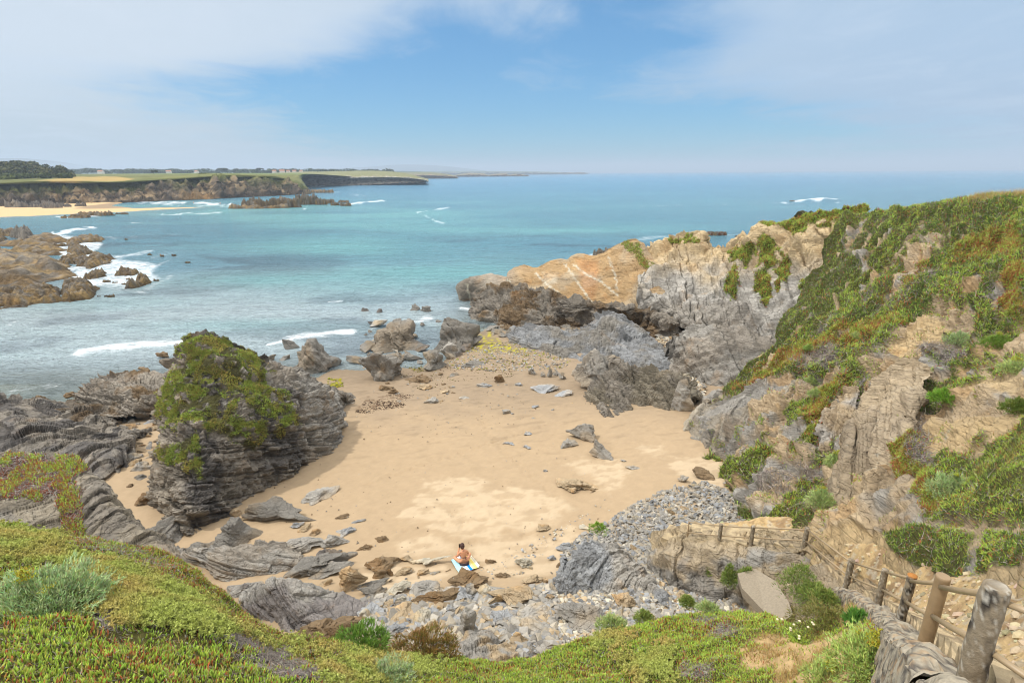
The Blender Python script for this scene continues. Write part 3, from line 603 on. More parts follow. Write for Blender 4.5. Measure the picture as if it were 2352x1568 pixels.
    lip = sstep(rn, .52, .6)
    veg = np.clip(1 - rock, 0, 1)
    ci = np.ones((nv, 1)) * np.linspace(0, 1, nu)[None]; FL = np.stack([ci * 30 + 1.2 * fbm(G * .12, 2), rn * 2.6, 0 * rn], -1)
    gul = ridged(np.stack([(G[..., 0] * .8 + G[..., 1] * .6) * .16, G[..., 2] * .03 + 0 * u, 0 * u], -1), 3)
    n = normals(G); n = np.where(((G - CAMP) * n).sum(-1, keepdims=True) > 0, -n, n)
    s1, o1 = strata(G, (.62, -.55, .25), 1.1, .5, 3, .3, 5); s1 = s1 + .35 * facets(G, 2.2, 6, 2) + .12 * facets(G, .7, 6, 4); s2, _ = strata(G, (.62, -.55, .25), .3, .15, 6, .3, 5)
    amp = np.clip(t / 25, .35, 1.2)
    d = (s1 + s2) * rock * amp * (1 - .6 * soil) + .5 * amp * fbm(G * .28, 4) + .10 * fbm(G * 1.4, 3) + (.22 * veg + (.5 * (gul - .5) - .9 * np.clip(sk, -.5, .5)) * (.4 + .6 * veg) * (1 - lip)) * amp
    G = G + n * (d * (1 - .75 * sstep(rn, .5, .58)))[..., None]
    nb = fbm(G * .35, 4); C = mixc(np.broadcast_to(TAN, G.shape), GREY, sstep(nb, -.1, .35)); C = mixc(C, OCHRE * 1.05, sstep(fbm(G * .5 + 7, 4), .25, .5) * .8); C = C * (.8 + .4 * o1)[..., None]
    C = mixc(C, lin(206, 178, 132) * .74, soil * .85)
    org = reg('f', [(1380, 520), (1580, 490), (1580, 600), (1560, 740), (1360, 700), (1350, 640)]); C = mixc(C, lin(206, 140, 78) * .8, org * .7)
    lower = reg('f', [(0, 760), (260, 580), (480, 500), (560, 700), (420, 990), (200, 940)]); C = mixc(C, GREY * .8, lower * .7)
    C = mixc(C, lin(100, 98, 50) * .6, veg); C = mixc(C, lin(130, 116, 110) * .6, dead * veg)
    finish('hillside', G, C, MRV, kind='structure')
    live = veg * (1 - .85 * dead) * (1 - .9 * soil * rock)
    rz = np.maximum.reduce([reg('f', [(760, 220), (1480, 0), (1600, 0), (1250, 200), (700, 420), (440, 540), (420, 520)], 12), reg('c', [(1500, 900), (1600, 700), (1730, 720), (1640, 900), (1400, 1060)], 10), reg('c', [(1870, 640), (2352, 620), (2352, 780), (1900, 760)], 12) * .7, reg('f', [(1000, 500), (1250, 480), (1000, 800), (800, 800)], 10) * .6, reg('f', [(1500, 760), (1760, 800), (1720, 1283), (1560, 1283)], 10), reg('c', [(2150, 1000), (2352, 820), (2352, 1150), (2200, 1150)], 10)])
    sp2 = sstep(fbm(FL * [.8, 1, 1] + 33, 4), -.2, .2)
    carpet('ground_cover', G, live * (1 - rz) * (.25 + .75 * sp2), 130000, .105, .10, base=GREEN * .85, tpow=1.5, up=.7, spread=.7)
    carpet('ground_cover', G, live * (1 - rz) * (1 - .85 * sp2), 90000, .105, .05, base=lin(92, 122, 48) * .75, tpow=1.5, up=.7, spread=.7, tipc=lin(130, 156, 64) * .85)
    carpet('ground_cover', G, live * rz, 75000, .105, .42, base=lin(140, 126, 58) * .78, tpow=1.5, up=.6, spread=.7)
    carpet('ground_cover', G, rock * (1 - soil * .6) * sstep(fbm(G * .8 + 33, 4), .35, .6) * (1 - back), 14000, .08, .25, tpow=1.5, up=.6, spread=.7)
    deadstems('dry_stems', G, np.clip(dead * .8 + .06 * live, 0, 1), 26000, .22)
    p, nn = scatter(G, sstep(rn, .53, .56) * (1 - sstep(rn, .585, .60)) * sstep(u, 2190, 2260) + 1e-9, 3500, .5)
    spikes('dry_grass', p, RNG.normal(size=p.shape) * .3 + [0, 0, 1], .42 * (.4 + RNG.random(len(p))), .010, cjit(STRAW * .8, len(p)), cjit(STRAW, len(p)))
    p, nn = scatter(G, live * sstep(fbm(G * .7 + 12, 3), .25, .5), 9000, 1.3)
    spikes('wild_grass', p, RNG.normal(size=p.shape) * .35 + [0, 0, 1], .3 * (.4 + RNG.random(len(p))), .008, cjit(lin(130, 140, 60) * .6, len(p)), cjit(STRAW * .9, len(p)))
    return G, u, v, rock, soil
HS = build_hillside()

# ---- stepped headland cliffs behind the beach
def build_headland():
    m = lambda *p: S('m', *p[:2]) + tuple(p[2:])
    # tawny slab wall running out to the point
    crest = [m(98, 392, 82), m(200, 352, 81), m(340, 335, 80), m(480, 332, 79.5), m(505, 286, 79), m(600, 250, 78), m(715, 268, 77.5), m(840, 213, 77), m(960, 212, 76.5), m(1040, 172, 76), m(1200, 187, 75), m(1340, 105, 74), m(1455, 58, 73.4), m(1560, 62, 72), m(1700, 240, 69), m(1850, 420, 65.5), m(2040, 600, 61.5)]
    base = [m(110, 545, None, -.3), m(210, 545, None, -.3), m(330, 540, 79), m(450, 520, 75.5), m(560, 500, 73.5), m(660, 500, 72.5), m(760, 520, 71), m(860, 540, 70), m(980, 570, 69), m(1090, 590, 68), m(1200, 600, 67), m(1330, 600, 66), m(1450, 610, 65), m(1560, 640, 64), m(1700, 680, 63), m(1850, 710, 61.5), m(2040, 720, 60)]
    mid = [(.5 * (a[0] + b[0]), .5 * (a[1] + b[1]), .45 * ctrl_t(a) + .55 * ctrl_t(b) - .4) for a, b in zip(crest, base)]
    G = patch([base, mid, crest], 460, 150, [(.6, 1.6, -.4), (1.5, 5, -3.5), (2, 8, -9)], 3)
    G, o = rockify(G, (.25, .9, .5), 1.3, .16, .5, .16, .07, 11, ll=6, crack=.5)
    u, v, t = proj(G); nb = fbm(G * .18 + 4, 4)
    C = mixc(np.broadcast_to(OCHRE, G.shape), TAN * .95, sstep(nb, -.1, .4)); C = mixc(C, lin(196, 128, 74) * .74, sstep(spoly(u + 8 * nb, v, SS('m', [(1040, 180), (1220, 190), (1230, 380), (1160, 540), (1090, 420), (1080, 300)])), -6, 8) * .35)
    x = (u - 1028.6) / .2811; y = (v - 543.7) / .2811
    C = mixc(C, GREY * .95, sstep(x + 120 * nb, 640, 420) * .65); C = mixc(C, PALE * .9, sstep(spoly(x, y, [(770, 290), (900, 300), (890, 380), (780, 400)]), -20, 20) * .5)
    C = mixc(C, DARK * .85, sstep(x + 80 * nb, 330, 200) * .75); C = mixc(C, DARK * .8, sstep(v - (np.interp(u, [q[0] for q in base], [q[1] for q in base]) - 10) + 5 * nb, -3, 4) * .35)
    for q in ([(955, 225), (1020, 320), (1090, 420), (1180, 550)], [(1030, 232), (1130, 310), (1240, 360), (1390, 480)], [(715, 300), (790, 370), (900, 460), (970, 520)], [(150, 390), (190, 530)], [(490, 350), (520, 420)], [(1310, 170), (1370, 330), (1380, 430)]):
        dq = dpoly(x + 14 * fbm(G * 1.5, 2), y, q, False); C = mixc(C, PALE * 1.05, sstep(dq, 13, 5) * (.35 + .6 * sstep(fbm(G * 2.5, 2), -.2, .2)))
    finish('headland_cliff', G, C * (.86 + .28 * o)[..., None], MRV, kind='structure')
    veg = sstep(dpoly(x + 30 * fbm(G * .9, 3), y, [(1460, 60), (1520, 100), (1580, 190), (1700, 290), (1850, 440), (2010, 570)], False), 42, 16) + sstep(spoly(x, y, [(1430, 70), (1560, 40), (1590, 130), (1480, 140)]), 0, 8)
    if veg.max() > 0: carpet('ground_cover', G, np.clip(veg, 0, 1), 9000, .14, .12, base=lin(120, 122, 50) * .55, tpow=.5, up=.8, spread=.8)
    # dark weed-stained ledges in front of it
    def ledge(name, crest, base, nu, nv, bed, h, amp, col, col2, seed, back, mac=.35, mat=MR, kind='structure', mid=-.5, ll=4, label=None, cat=None, fine=.10, fw=.6):
        md = [(.5 * (a[0] + b[0]), .5 * (a[1] + b[1]) - 1, .5 * ctrl_t(a) + .5 * ctrl_t(b) + mid) for a, b in zip(crest, base)]
        sk = [('w', *(ctrl(p) + [0, -.2, -1.3])) for p in base]; G = patch([sk, base, md, crest], nu, nv, back, 3.0); G, o = rockify(G, bed, h, amp, mac, .3, fine, seed, ll=ll, fw=fw)
        nb = fbm(G * .3 + seed, 4); C = mixc(np.broadcast_to(col, G.shape), col2, sstep(nb, -.15, .35))
        finish(name, G, C * (.82 + .36 * o)[..., None], mat, label, cat, None if label else kind); return G
    bk = [(0, 1.2, -.3), (0, 3.5, -2.5), (0, 4.5, -6)]
    ledge('rock_ledge', [m(235, 480, 76.5), m(330, 440, 75.5), m(450, 420, 74), m(600, 428, 72), m(720, 445, 70), m(850, 470, 68.5), m(980, 520, 67.3), m(1180, 556, 65.5), m(1400, 575, 64), m(1600, 605, 62.8), m(1850, 690, 60.5)],
          [m(222, 695, None, -.3), m(340, 722, None, -.2), m(420, 740, None, 0), m(560, 760, None, .1), m(760, 770, None, .3), m(880, 740, None, .5), m(950, 705, None, .7), m(1190, 690, None, 1.0), m(1400, 690, None, 1.2), m(1600, 715, None, 1.4), m(1850, 745, None, 1.6)], 420, 130, (.30, .75, .60), .8, .75, DARK * .95, BROWN * 1.05, 21, bk, .45, ll=5, fw=.5, fine=.2)
    ledge('rock_ledge', [m(470, 830, 63), m(520, 770, 62.5), m(640, 745, 62), m(760, 755, 61.5), m(900, 770, 61), m(1020, 795, 60.5), m(1140, 745, 60.2), m(1270, 650, 60), m(1400, 655, 59.5), m(1550, 755, 58.8), m(1680, 855, 56.5), m(1800, 955, 54), m(1850, 1040, 51)],
          [m(468, 870, None, .1), m(560, 905, None, .2), m(700, 945, None, .3), m(800, 965, None, .35), m(880, 990, None, .4), m(960, 1010, None, .45), m(1030, 1045, None, .5), m(1150, 1080, None, .6), m(1300, 1085, None, .7), m(1450, 1090, None, .8), m(1570, 1100, None, .9), m(1700, 1100, None, 1.0), m(1800, 1100, None, 1.1)], 420, 140, (.45, .4, .8), .8, .45, BLUEG * .78, lin(140, 134, 124) * .66, 33, bk, .5, ll=5, fw=.45, fine=.14)
    ledge('rock_ledge', [m(1385, 1075, 44.5), m(1460, 1090, 44), m(1550, 1105, 44), m(1700, 1128, 43.6), m(1850, 1150, 43), m(1960, 1180, 42), m(2005, 1240, 41), m(2010, 1300, 40)],
          [m(1075, 1395, None, .75), m(1180, 1440, None, .8), m(1260, 1500, None, .85), m(1400, 1545, None, .9), m(1500, 1560, None, .9), m(1700, 1545, None, .95), m(1850, 1480, None, 1.1), m(1995, 1370, None, 1.3)], 300, 170, (.62, .1, .7), .5, .36, lin(136, 126, 108) * .74, DARK * .85, 47, bk, .5, mid=.2, ll=4, fw=.55, fine=.16)
    # pale broken cliff below the grassy brow
    c = lambda *p: S('c', *p[:2]) + tuple(p[2:])
    crest = [c(-230, 740, 74), c(-120, 700, 73), c(-20, 650, 72), c(80, 620, 71), c(185, 622, 70), c(215, 700, 68.5), c(330, 735, 67), c(440, 700, 66), c(540, 665, 64.5), c(600, 597, 63), c(740, 560, 60.5), c(880, 515, 58), c(1050, 492, 56), c(1180, 475, 54.5), c(1290, 470, 52.5)]
    base = [c(-230, 1000, 64), c(-120, 1040, 63), c(-20, 1080, 61.5), c(80, 1110, 60), c(180, 1160, 58.5), c(260, 1190, 57.5), c(340, 1210, 56.8), c(430, 1230, 56), c(520, 1250, 55), c(600, 1255, 54.2), c(680, 1255, 53.6), c(740, 1260, 53), c(800, 1270, 52), c(850, 1220, 50.5), c(960, 1090, 50)]
    mid = [(.45 * a[0] + .55 * b[0], .5 * (a[1] + b[1]), .5 * (ctrl_t(a) + ctrl_t(b)) - .7) for a, b in zip(crest, base)]
    G = patch([[('w', *(ctrl(p) + [0, -.3, -2])) for p in base], base, mid, crest], 460, 300, [(.5, 1.4, -.1), (2, 5, -1.5), (3, 9, -10)])
    G, o = rockify(G, (.75, -.35, .55), 1.6, .42, 1.0, .16, .14, 55, ll=3, fw=1.5)
    u, v, t = proj(G); x = (u - 1542.8) / .34363; y = (v - 330.6) / .34363; nb = fbm(G * .2 + 9, 4); wx = x + 40 * fbm(G * .6, 3); wy = y + 40 * fbm(G * .6 + 5, 3)
    up = sstep(y + 130 * nb, 980, 700); C = mixc(np.broadcast_to(lin(178, 172, 162) * .84, G.shape), lin(206, 180, 136) * .80, up * .9); C = mixc(C, OCHRE * 1.02, sstep(fbm(G * .4 + 2, 4), .2, .5) * .6 * up)
    C = mixc(C, DARK * 1.2, sstep(y + 60 * nb, 1010, 1110) * sstep(x, 620, 420) * .55)
    E = [(1160, 640, 70, 180), (640, 720, 60, 110), (740, 820, 45, 100), (610, 930, 55, 110), (410, 920, 45, 110), (500, 770, 30, 60), (890, 945, 30, 28), (430, 740, 60, 40), (620, 1030, 35, 40), (720, 900, 30, 90), (500, 700, 70, 30), (100, 640, 100, 22), (830, 545, 60, 50), (1020, 545, 40, 30)]
    veg = np.zeros(u.shape)
    for (a, b, ra, rb) in E: veg = np.maximum(veg, sstep(((wx - a) / ra) ** 2 + ((wy - b) / rb) ** 2, 1.15, .75))
    rr = (np.linspace(0, 1, 300)[:, None] * 6 - 1) / 5 * np.ones_like(u); veg = np.maximum(veg, sstep(rr, .375, .40) * sstep(x, 560, 620))
    C = mixc(C, lin(84, 80, 44) * .5, veg)
    finish('headland_cliff', G, C * (.84 + .32 * o)[..., None], MRV, kind='structure')
    carpet('ground_cover', G, veg * sstep(rr, .6, .5), 26000, .13, .3, base=GREEN * .8, tpow=.5, up=.6, spread=.8)
    # grey buttress standing on the boulder beach
    f = lambda *p: S('f', *p[:2]) + tuple(p[2:])
    ledge('rock_ledge', [f(40, 150, 49), f(150, 75, 49), f(300, 62, 48.6), f(430, 70, 48), f(540, 90, 47.5), f(600, 130, 46.8), f(700, 150, 46), f(770, 190, 45), f(790, 250, 44)],
          [f(0, 320, None, 1.2), f(90, 350, None, 1.4), f(200, 370, None, 1.6), f(300, 400, None, 1.7), f(400, 420, None, 1.8), f(500, 430, None, 1.9), f(560, 410, None, 2.0), f(640, 380, None, 2.1), f(700, 360, None, 2.2)], 260, 150, (.6, -.3, .7), .9, .18, GREY * .90, lin(160, 150, 136) * .72, 61, bk, .35, fw=1.6)
    # smooth grey slab that dips into the sand
    ledge('rock_slab', [f(250, 585, 37.8), f(400, 540, 36.4), f(560, 455, 35.8), f(660, 425, 35.2), f(760, 430, 34.4), f(870, 430, 33.6), f(870, 560, 32.4), f(820, 740, 31)],
          [f(30, 775, None, .8), f(80, 860, None, 1.0), f(140, 890, None, 1.1), f(220, 930, None, 1.2), f(310, 960, None, 1.4), f(390, 990, None, 1.6), f(480, 990, None, 1.9), f(560, 985, 30.6)], 280, 190, (.7, -.6, .25), 1.2, .20, GREY * .98, lin(176, 164, 144) * .76, 71, [(.5, .8, -.3), (2, 2, -2), (3, 3, -5)], .22, MRV, mid=-.5, ll=7, fine=.05)
    # tall tawny slabs over the stairs
    ledge('rock_slab', [f(1215, 720, 22.6), f(1290, 620, 22.9), f(1360, 480, 23.3), f(1460, 350, 23.6), f(1600, 330, 23.3), f(1690, 350, 22.6), f(1610, 520, 21.5), f(1580, 700, 20.3), f(1560, 800, 19.6)],
          [f(1020, 1283, 20.6), f(1010, 1480, 19.6), f(1080, 1500, 19.2), f(1180, 1510, 18.8), f(1250, 1480, 18.4), f(1380, 1400, 18.1), f(1450, 1460, 17.6), f(1520, 1450, 17.2), f(1590, 1440, 16.8)], 300, 260, (.8, -.55, .2), .9, .26, lin(190, 170, 140) * .78, lin(176, 158, 132) * .76, 83, [(.4, .6, -.2), (1.5, 1.5, -1.5), (2, 2, -4)], .28, MRV, mid=-.5, ll=8, fine=.05)
    ledge('rock_slab', [f(1050, 640, 27), f(1110, 560, 27.2), f(1180, 480, 27.3), f(1240, 480, 26.8), f(1220, 560, 26), f(1190, 650, 25.4), f(1150, 760, 24.6)],
          [f(1010, 820, 25), f(1040, 860, 24.5), f(1080, 870, 24.2), f(1110, 860, 24), f(1140, 850, 23.8), f(1160, 830, 23.8), f(1180, 800, 23.7)], 140, 120, (.8, -.55, .2), .6, .3, lin(178, 170, 158) * .72, TAN * .95, 87, [(.4, .6, -.2), (1, 1, -1.5)], .2, MRV, mid=-.4, fine=.05)
def ctrl_t(p): return proj(ctrl(p))[2] if not (len(p) == 3 and p[0] != 'w') else p[2]
build_headland()

# ---------------------------------------------------------------- sea stack and rocks of the west shore
def build_stack():
    # the grassy stack: base ring on the sand, rising to a ridge
    rows = [[(345, 1165, None, 2.2), (362, 1212, None, 2.2), (400, 1226, None, 2.2), (455, 1222, None, 2.2), (560, 1152, None, 2.0), (640, 1105, None, 1.8), (705, 1075, None, 1.5), (775, 1045, None, 1.3), (800, 1005, 39)],
            [(352, 1085, 29), (366, 1130, 27.2), (405, 1140, 26.5), (460, 1130, 26.7), (575, 1062, 29.2), (650, 1040, 31), (705, 1015, 33), (768, 985, 35.6), (792, 950, 39)],
            [(364, 985, 31), (374, 1020, 28.6), (410, 1040, 27.6), (470, 1030, 27.6), (585, 985, 29.6), (650, 960, 31.4), (690, 930, 33.4), (735, 915, 36.0), (770, 905, 39)],
            [(372, 935, 32), (384, 930, 30.2), (415, 920, 29.4), (480, 915, 29.2), (580, 905, 30.6), (630, 890, 32.2), (660, 875, 33.8), (690, 862, 36), (715, 868, 38.5)],
            [(382, 870, 33), (396, 850, 31.6), (425, 845, 30.6), (490, 848, 30.3), (560, 845, 31.4), (600, 842, 33), (618, 842, 34.5), (636, 850, 36.2), (650, 860, 38)],
            [(412, 820, 33), (428, 785, 32.2), (442, 775, 31.8), (475, 782, 31.8), (515, 797, 32.4), (550, 812, 33.2), (578, 826, 34.2), (604, 843, 35.4), (618, 853, 36.5)]]
    G = patch(rows, 330, 330, [(.2, 1.2, -.5), (.3, 3.0, -4.5), (.3, 4.0, -9)])
    u, v, t = proj(G); rn = np.linspace(0, 1, 330)[:, None] * np.ones_like(u)
    x, y = (u) / .34363, (v - 734.7) / .34363; wx = x + 45 * fbm(G * .9, 3); wy = y + 45 * fbm(G * .9 + 5, 3)
    veg = np.zeros(u.shape)
    for poly in ([(1270, 140), (1420, 140), (1680, 245), (1790, 380), (1830, 440), (1700, 470), (1600, 490), (1500, 430), (1350, 380), (1310, 450), (1480, 490), (1590, 560), (1500, 640), (1700, 720), (1780, 780), (1700, 850), (1560, 810), (1400, 710), (1280, 650), (1150, 720), (1110, 640), (1150, 420), (1230, 260)],
                 [(1660, 560), (1760, 500), (1910, 490), (1940, 590), (1800, 610), (1690, 640)], [(1860, 650), (1970, 640), (1970, 710), (1870, 730)], [(1090, 900), (1240, 780), (1330, 790), (1300, 890), (1200, 910), (1100, 950)], [(1240, 960), (1340, 990), (1360, 1060), (1250, 1010)]):
        veg = np.maximum(veg, sstep(spoly(wx, wy, poly), -36, 4))
    veg *= sstep(fbm(G * 1.9 + 3, 4), -.42, -.12)
    rr = 1 - .75 * veg
    G, o = rockify(G, (.16, .34, .93), .40, .25, .40, .3, .20, 5, rr, 2.4, .6, .75)
    nb = fbm(G * .4, 4); C = mixc(np.broadcast_to(BLACK * .85, G.shape), DARK * 1.0, sstep(nb, -.3, .2)); C = mixc(C, lin(160, 148, 130) * .70, sstep(x + 70 * nb, 1270, 1130) * .8)
    C = mixc(C, GREY * 1.0, sstep(fbm(G * .9 + 8, 4), .15, .5) * sstep(y, 900, 500) * .7); C = mixc(C, GREY * .9, sstep(x + 60 * nb, 1950, 2050) * sstep(y, 900, 800) * .8)
    C = mixc(C * (.75 + .5 * o)[..., None], lin(92, 88, 44) * .5, veg)
    root = finish('sea_stack', G, C, MR, 'tall dark layered sea stack crowned with green and rusty plants', 'rock')
    par = dict(n=0)
    def under(ob): ob.parent = root; ob.name = 'foliage'; return ob
    vv = veg * sstep(rn, .80, .70)
    for base, n, L, red, sd in ((lin(148, 164, 70) * 1.25, 26000, .12, .04, 0), (lin(186, 170, 90) * 1.25, 24000, .11, .16, 50)):
        p, nn = scatter(G, vv * sstep(fbm(G * .7 + sd, 3), -.2, .15) + 1e-9, n, .4)
        big = fbm(p * .9, 3); d = nn * .5 + [0, 0, .7] + RNG.normal(size=p.shape) * .7
        tip = np.where((RNG.random(n) < red)[:, None], cjit(lin(190, 140, 90) * .65, n), cjit(lin(150, 166, 74) * .66, n))
        o2 = spikes('foliage', p - nn * .02, d, L * (.5 + RNG.random(n)), L * .16, cjit(base, n, .25) * (.8 + .5 * big)[:, None], tip, kind=None); o2.parent = root
    return G
STK = build_stack()

def rockface(name, rows, nu, nv, back, bed, h, amp, col, col2, seed, label, mac=.35, ll=4, fine=.12, mat=MR, crack=.4, fw=.22):
    G = patch(rows, nu, nv, back, 1.2 if name.startswith(('rock_o', 'rock_sl')) else 2.5); G, o = rockify(G, bed, h, amp, mac, .3, fine, seed, ll=ll, crack=crack, fw=fw)
    C = mixc(np.broadcast_to(col, G.shape), col2, sstep(fbm(G * .4 + seed, 4), -.15, .35))
    return finish(name, G, C * (.82 + .36 * o)[..., None], mat, label, 'rock'), G
d = lambda *p: S('d', *p[:2]) + tuple(p[2:])
rockface('rock_ridge', [[d(1820, 560, 42), d(1960, 690, 39.6), d(2060, 760, 38.2), d(2150, 850, 37.2), d(2230, 880, None, 1.15), d(2290, 825, None, 1.1), d(2345, 815, None, 1.05), d(2320, 690, None, .8), d(2310, 600, None, .6)],
     [d(1780, 400, 43), d(1900, 500, 41.5), d(2020, 590, 40.4), d(2110, 640, 39.6), d(2180, 680, 39.0), d(2250, 680, 39.2), d(2300, 690, 40), d(2290, 620, 41), d(2290, 560, 42)],
     [d(1765, 300, 44), d(1850, 325, 43.6), d(1940, 365, 43), d(2020, 400, 42.5), d(2090, 430, 42.2), d(2160, 450, 42), d(2230, 480, 42), d(2270, 510, 42.2), d(2285, 540, 43)]],
     260, 150, [(.3, .8, -.5), (.6, 2, -3), (.5, 3, -6)], (.7, .1, .6), .55, .42, GREY * .8, DARK, 17, 'weathered knobbly ridge of rock joined behind the grassy stack, blue-grey at its foot')
# outcrop under the succulents at the near west edge
def build_outcrop():
    rows = [[(-260, 1330, 12.5), (-60, 1260, 13.2), (60, 1245, 13.6), (150, 1260, 13.8), (215, 1275, 13.9), (280, 1290, 13.8), (345, 1305, 13.6), (420, 1320, 13.2), (470, 1345, 12.9)],
            [(-260, 1150, 14), (-60, 1150, 14.6), (50, 1160, 14.9), (140, 1170, 15.0), (200, 1180, 15), (260, 1210, 14.8), (320, 1240, 14.5), (385, 1275, 14.1), (440, 1310, 13.6)],
            [(-260, 1030, 17.5), (-60, 1042, 17.2), (40, 1052, 17), (110, 1050, 16.8), (175, 1064, 16.6), (215, 1100, 16.2), (275, 1160, 15.7), (340, 1228, 15.2), (405, 1282, 14.6)]]
    G = patch(rows, 300, 200, [('r', .4, -.3), ('r', 1.2, -2), ('r', 2, -7)])
    u, v, t = proj(G); wu = u + 10 * fbm(G * 1.5, 3); wv = v + 10 * fbm(G * 1.5 + 8, 3)
    veg = np.maximum(sstep(spoly(wu, wv, SS('d', [(-400, 900), (0, 915), (350, 900), (520, 920), (570, 1000), (520, 1050), (480, 1120), (560, 1200), (480, 1283), (360, 1180), (280, 1210), (150, 1180), (0, 1190), (-400, 1200)])), -4, 5), sstep(spoly(wu, wv, SS('g', [(400, 0), (560, 20), (560, 300), (500, 320), (380, 100)])), -4, 5))
    rn = np.linspace(0, 1, 200)[:, None]; veg = veg * sstep(rn, .75, .6)
    G, o = rockify(G, (.66, -.2, .72), .30, .12, .12, .5, .06, 91, 1 - .8 * veg, 6, .4)
    C = mixc(np.broadcast_to(lin(164, 152, 132) * .7, G.shape), DARK * 1.1, sstep(fbm(G * .8, 4), .0, .4)); C = mixc(C * (.8 + .4 * o)[..., None], lin(110, 84, 68) * .5, veg)
    finish('rock_outcrop', G, C, MR, kind='structure')
    carpet('ground_cover', G, veg * sstep(fbm(G * 1.8 + 2, 3), -.25, .0), 14000, .10, .38, base=GREEN * .9, near=True, tpow=1, up=.9, spread=.6)
    carpet('ground_cover', G, veg * .6, 9000, .09, .8, base=lin(150, 84, 62) * .75, tpow=1, up=.4, spread=.8, tipc=lin(150, 96, 70) * .6)
    deadstems('dry_stems', G, veg, 7000, .17)
build_outcrop()
# tilted slate shelves by the water on the west side
rockface('slate_shelf', [[d(-600, 1200, None, 2.2), d(0, 1180, None, 2.0), d(300, 1150, None, 1.8), d(520, 1120, None, 1.6), d(680, 1110, None, 1.5), d(780, 1050, None, 1.4), d(860, 960, None, 1.3), d(870, 870, None, 1.2)],
     [d(-600, 800, 36), d(0, 790, 35.5), d(250, 830, 34.5), d(450, 850, 34), d(600, 870, 33.6), d(720, 880, 33.6), d(800, 860, 34), d(860, 820, 35)],
     [d(-600, 520, 41), d(0, 545, 40), d(200, 640, 39), d(400, 720, 38), d(560, 760, 37.4), d(700, 780, 37), d(800, 790, 37), d(880, 780, 37.2)]],
     300, 190, [(.3, 1.2, -.4), (.5, 3, -2), (.5, 5, -5)], (.46, -.2, .86), .55, .60, BLACK * .95, DARK * 1.0, 23, 'dark slate shelf sloping in long steps towards the small sandy gap', .15, 9, .06, crack=.16, fw=.14)
rockface('slate_shelf', [[d(130, 640, 41), d(330, 690, 40), d(500, 740, 39), d(640, 790, 38.2), d(780, 830, 37.6), d(880, 850, 37)], [d(150, 560, 43), d(330, 590, 42), d(480, 620, 41), d(640, 660, 40), d(780, 730, 39), d(880, 780, 38)],
     [d(120, 580, 45), d(220, 545, 44.5), d(350, 560, 43.5), d(500, 590, 42.5), d(640, 640, 41.5), d(700, 680, 40.5)]], 200, 100, [(.2, .8, -.4), (.4, 3, -3)], (.42, -.1, .9), .5, .55, DARK, BROWN * .9, 27, 'narrow brown slate shelf with straight broken edges next to the shallow water', .12, 9, .06, crack=.16, fw=.14)
rockface('layered_ledge', [[d(560, 600, None, .6), d(640, 640, None, .7), d(740, 660, None, .8), d(850, 650, None, .8), d(950, 630, None, .8), d(1060, 620, None, .8), d(1140, 600, None, .7)], [d(550, 520, 44.5), d(650, 520, 44), d(760, 540, 43.3), d(860, 540, 43), d(960, 530, 43), d(1060, 500, 43.2), d(1140, 480, 43.6)],
     [d(580, 460, 46), d(650, 420, 46), d(760, 440, 45), d(860, 470, 44.4), d(960, 480, 44.2), d(1050, 470, 44.4), d(1140, 450, 45)], [d(700, 420, 48), d(760, 375, 48.5), d(820, 360, 48.8), d(920, 355, 48.8), d(980, 375, 48.4), d(1060, 390, 48), d(1140, 400, 48)]],
     260, 160, [(.1, .8, -.5), (.2, 3, -3)], (.12, .35, .93), .42, .6, DARK * 1.25, BROWN * 1.1, 37, 'thickly layered brown ledge between the grassy stack and the waves', .2, 5, .08, crack=.6)

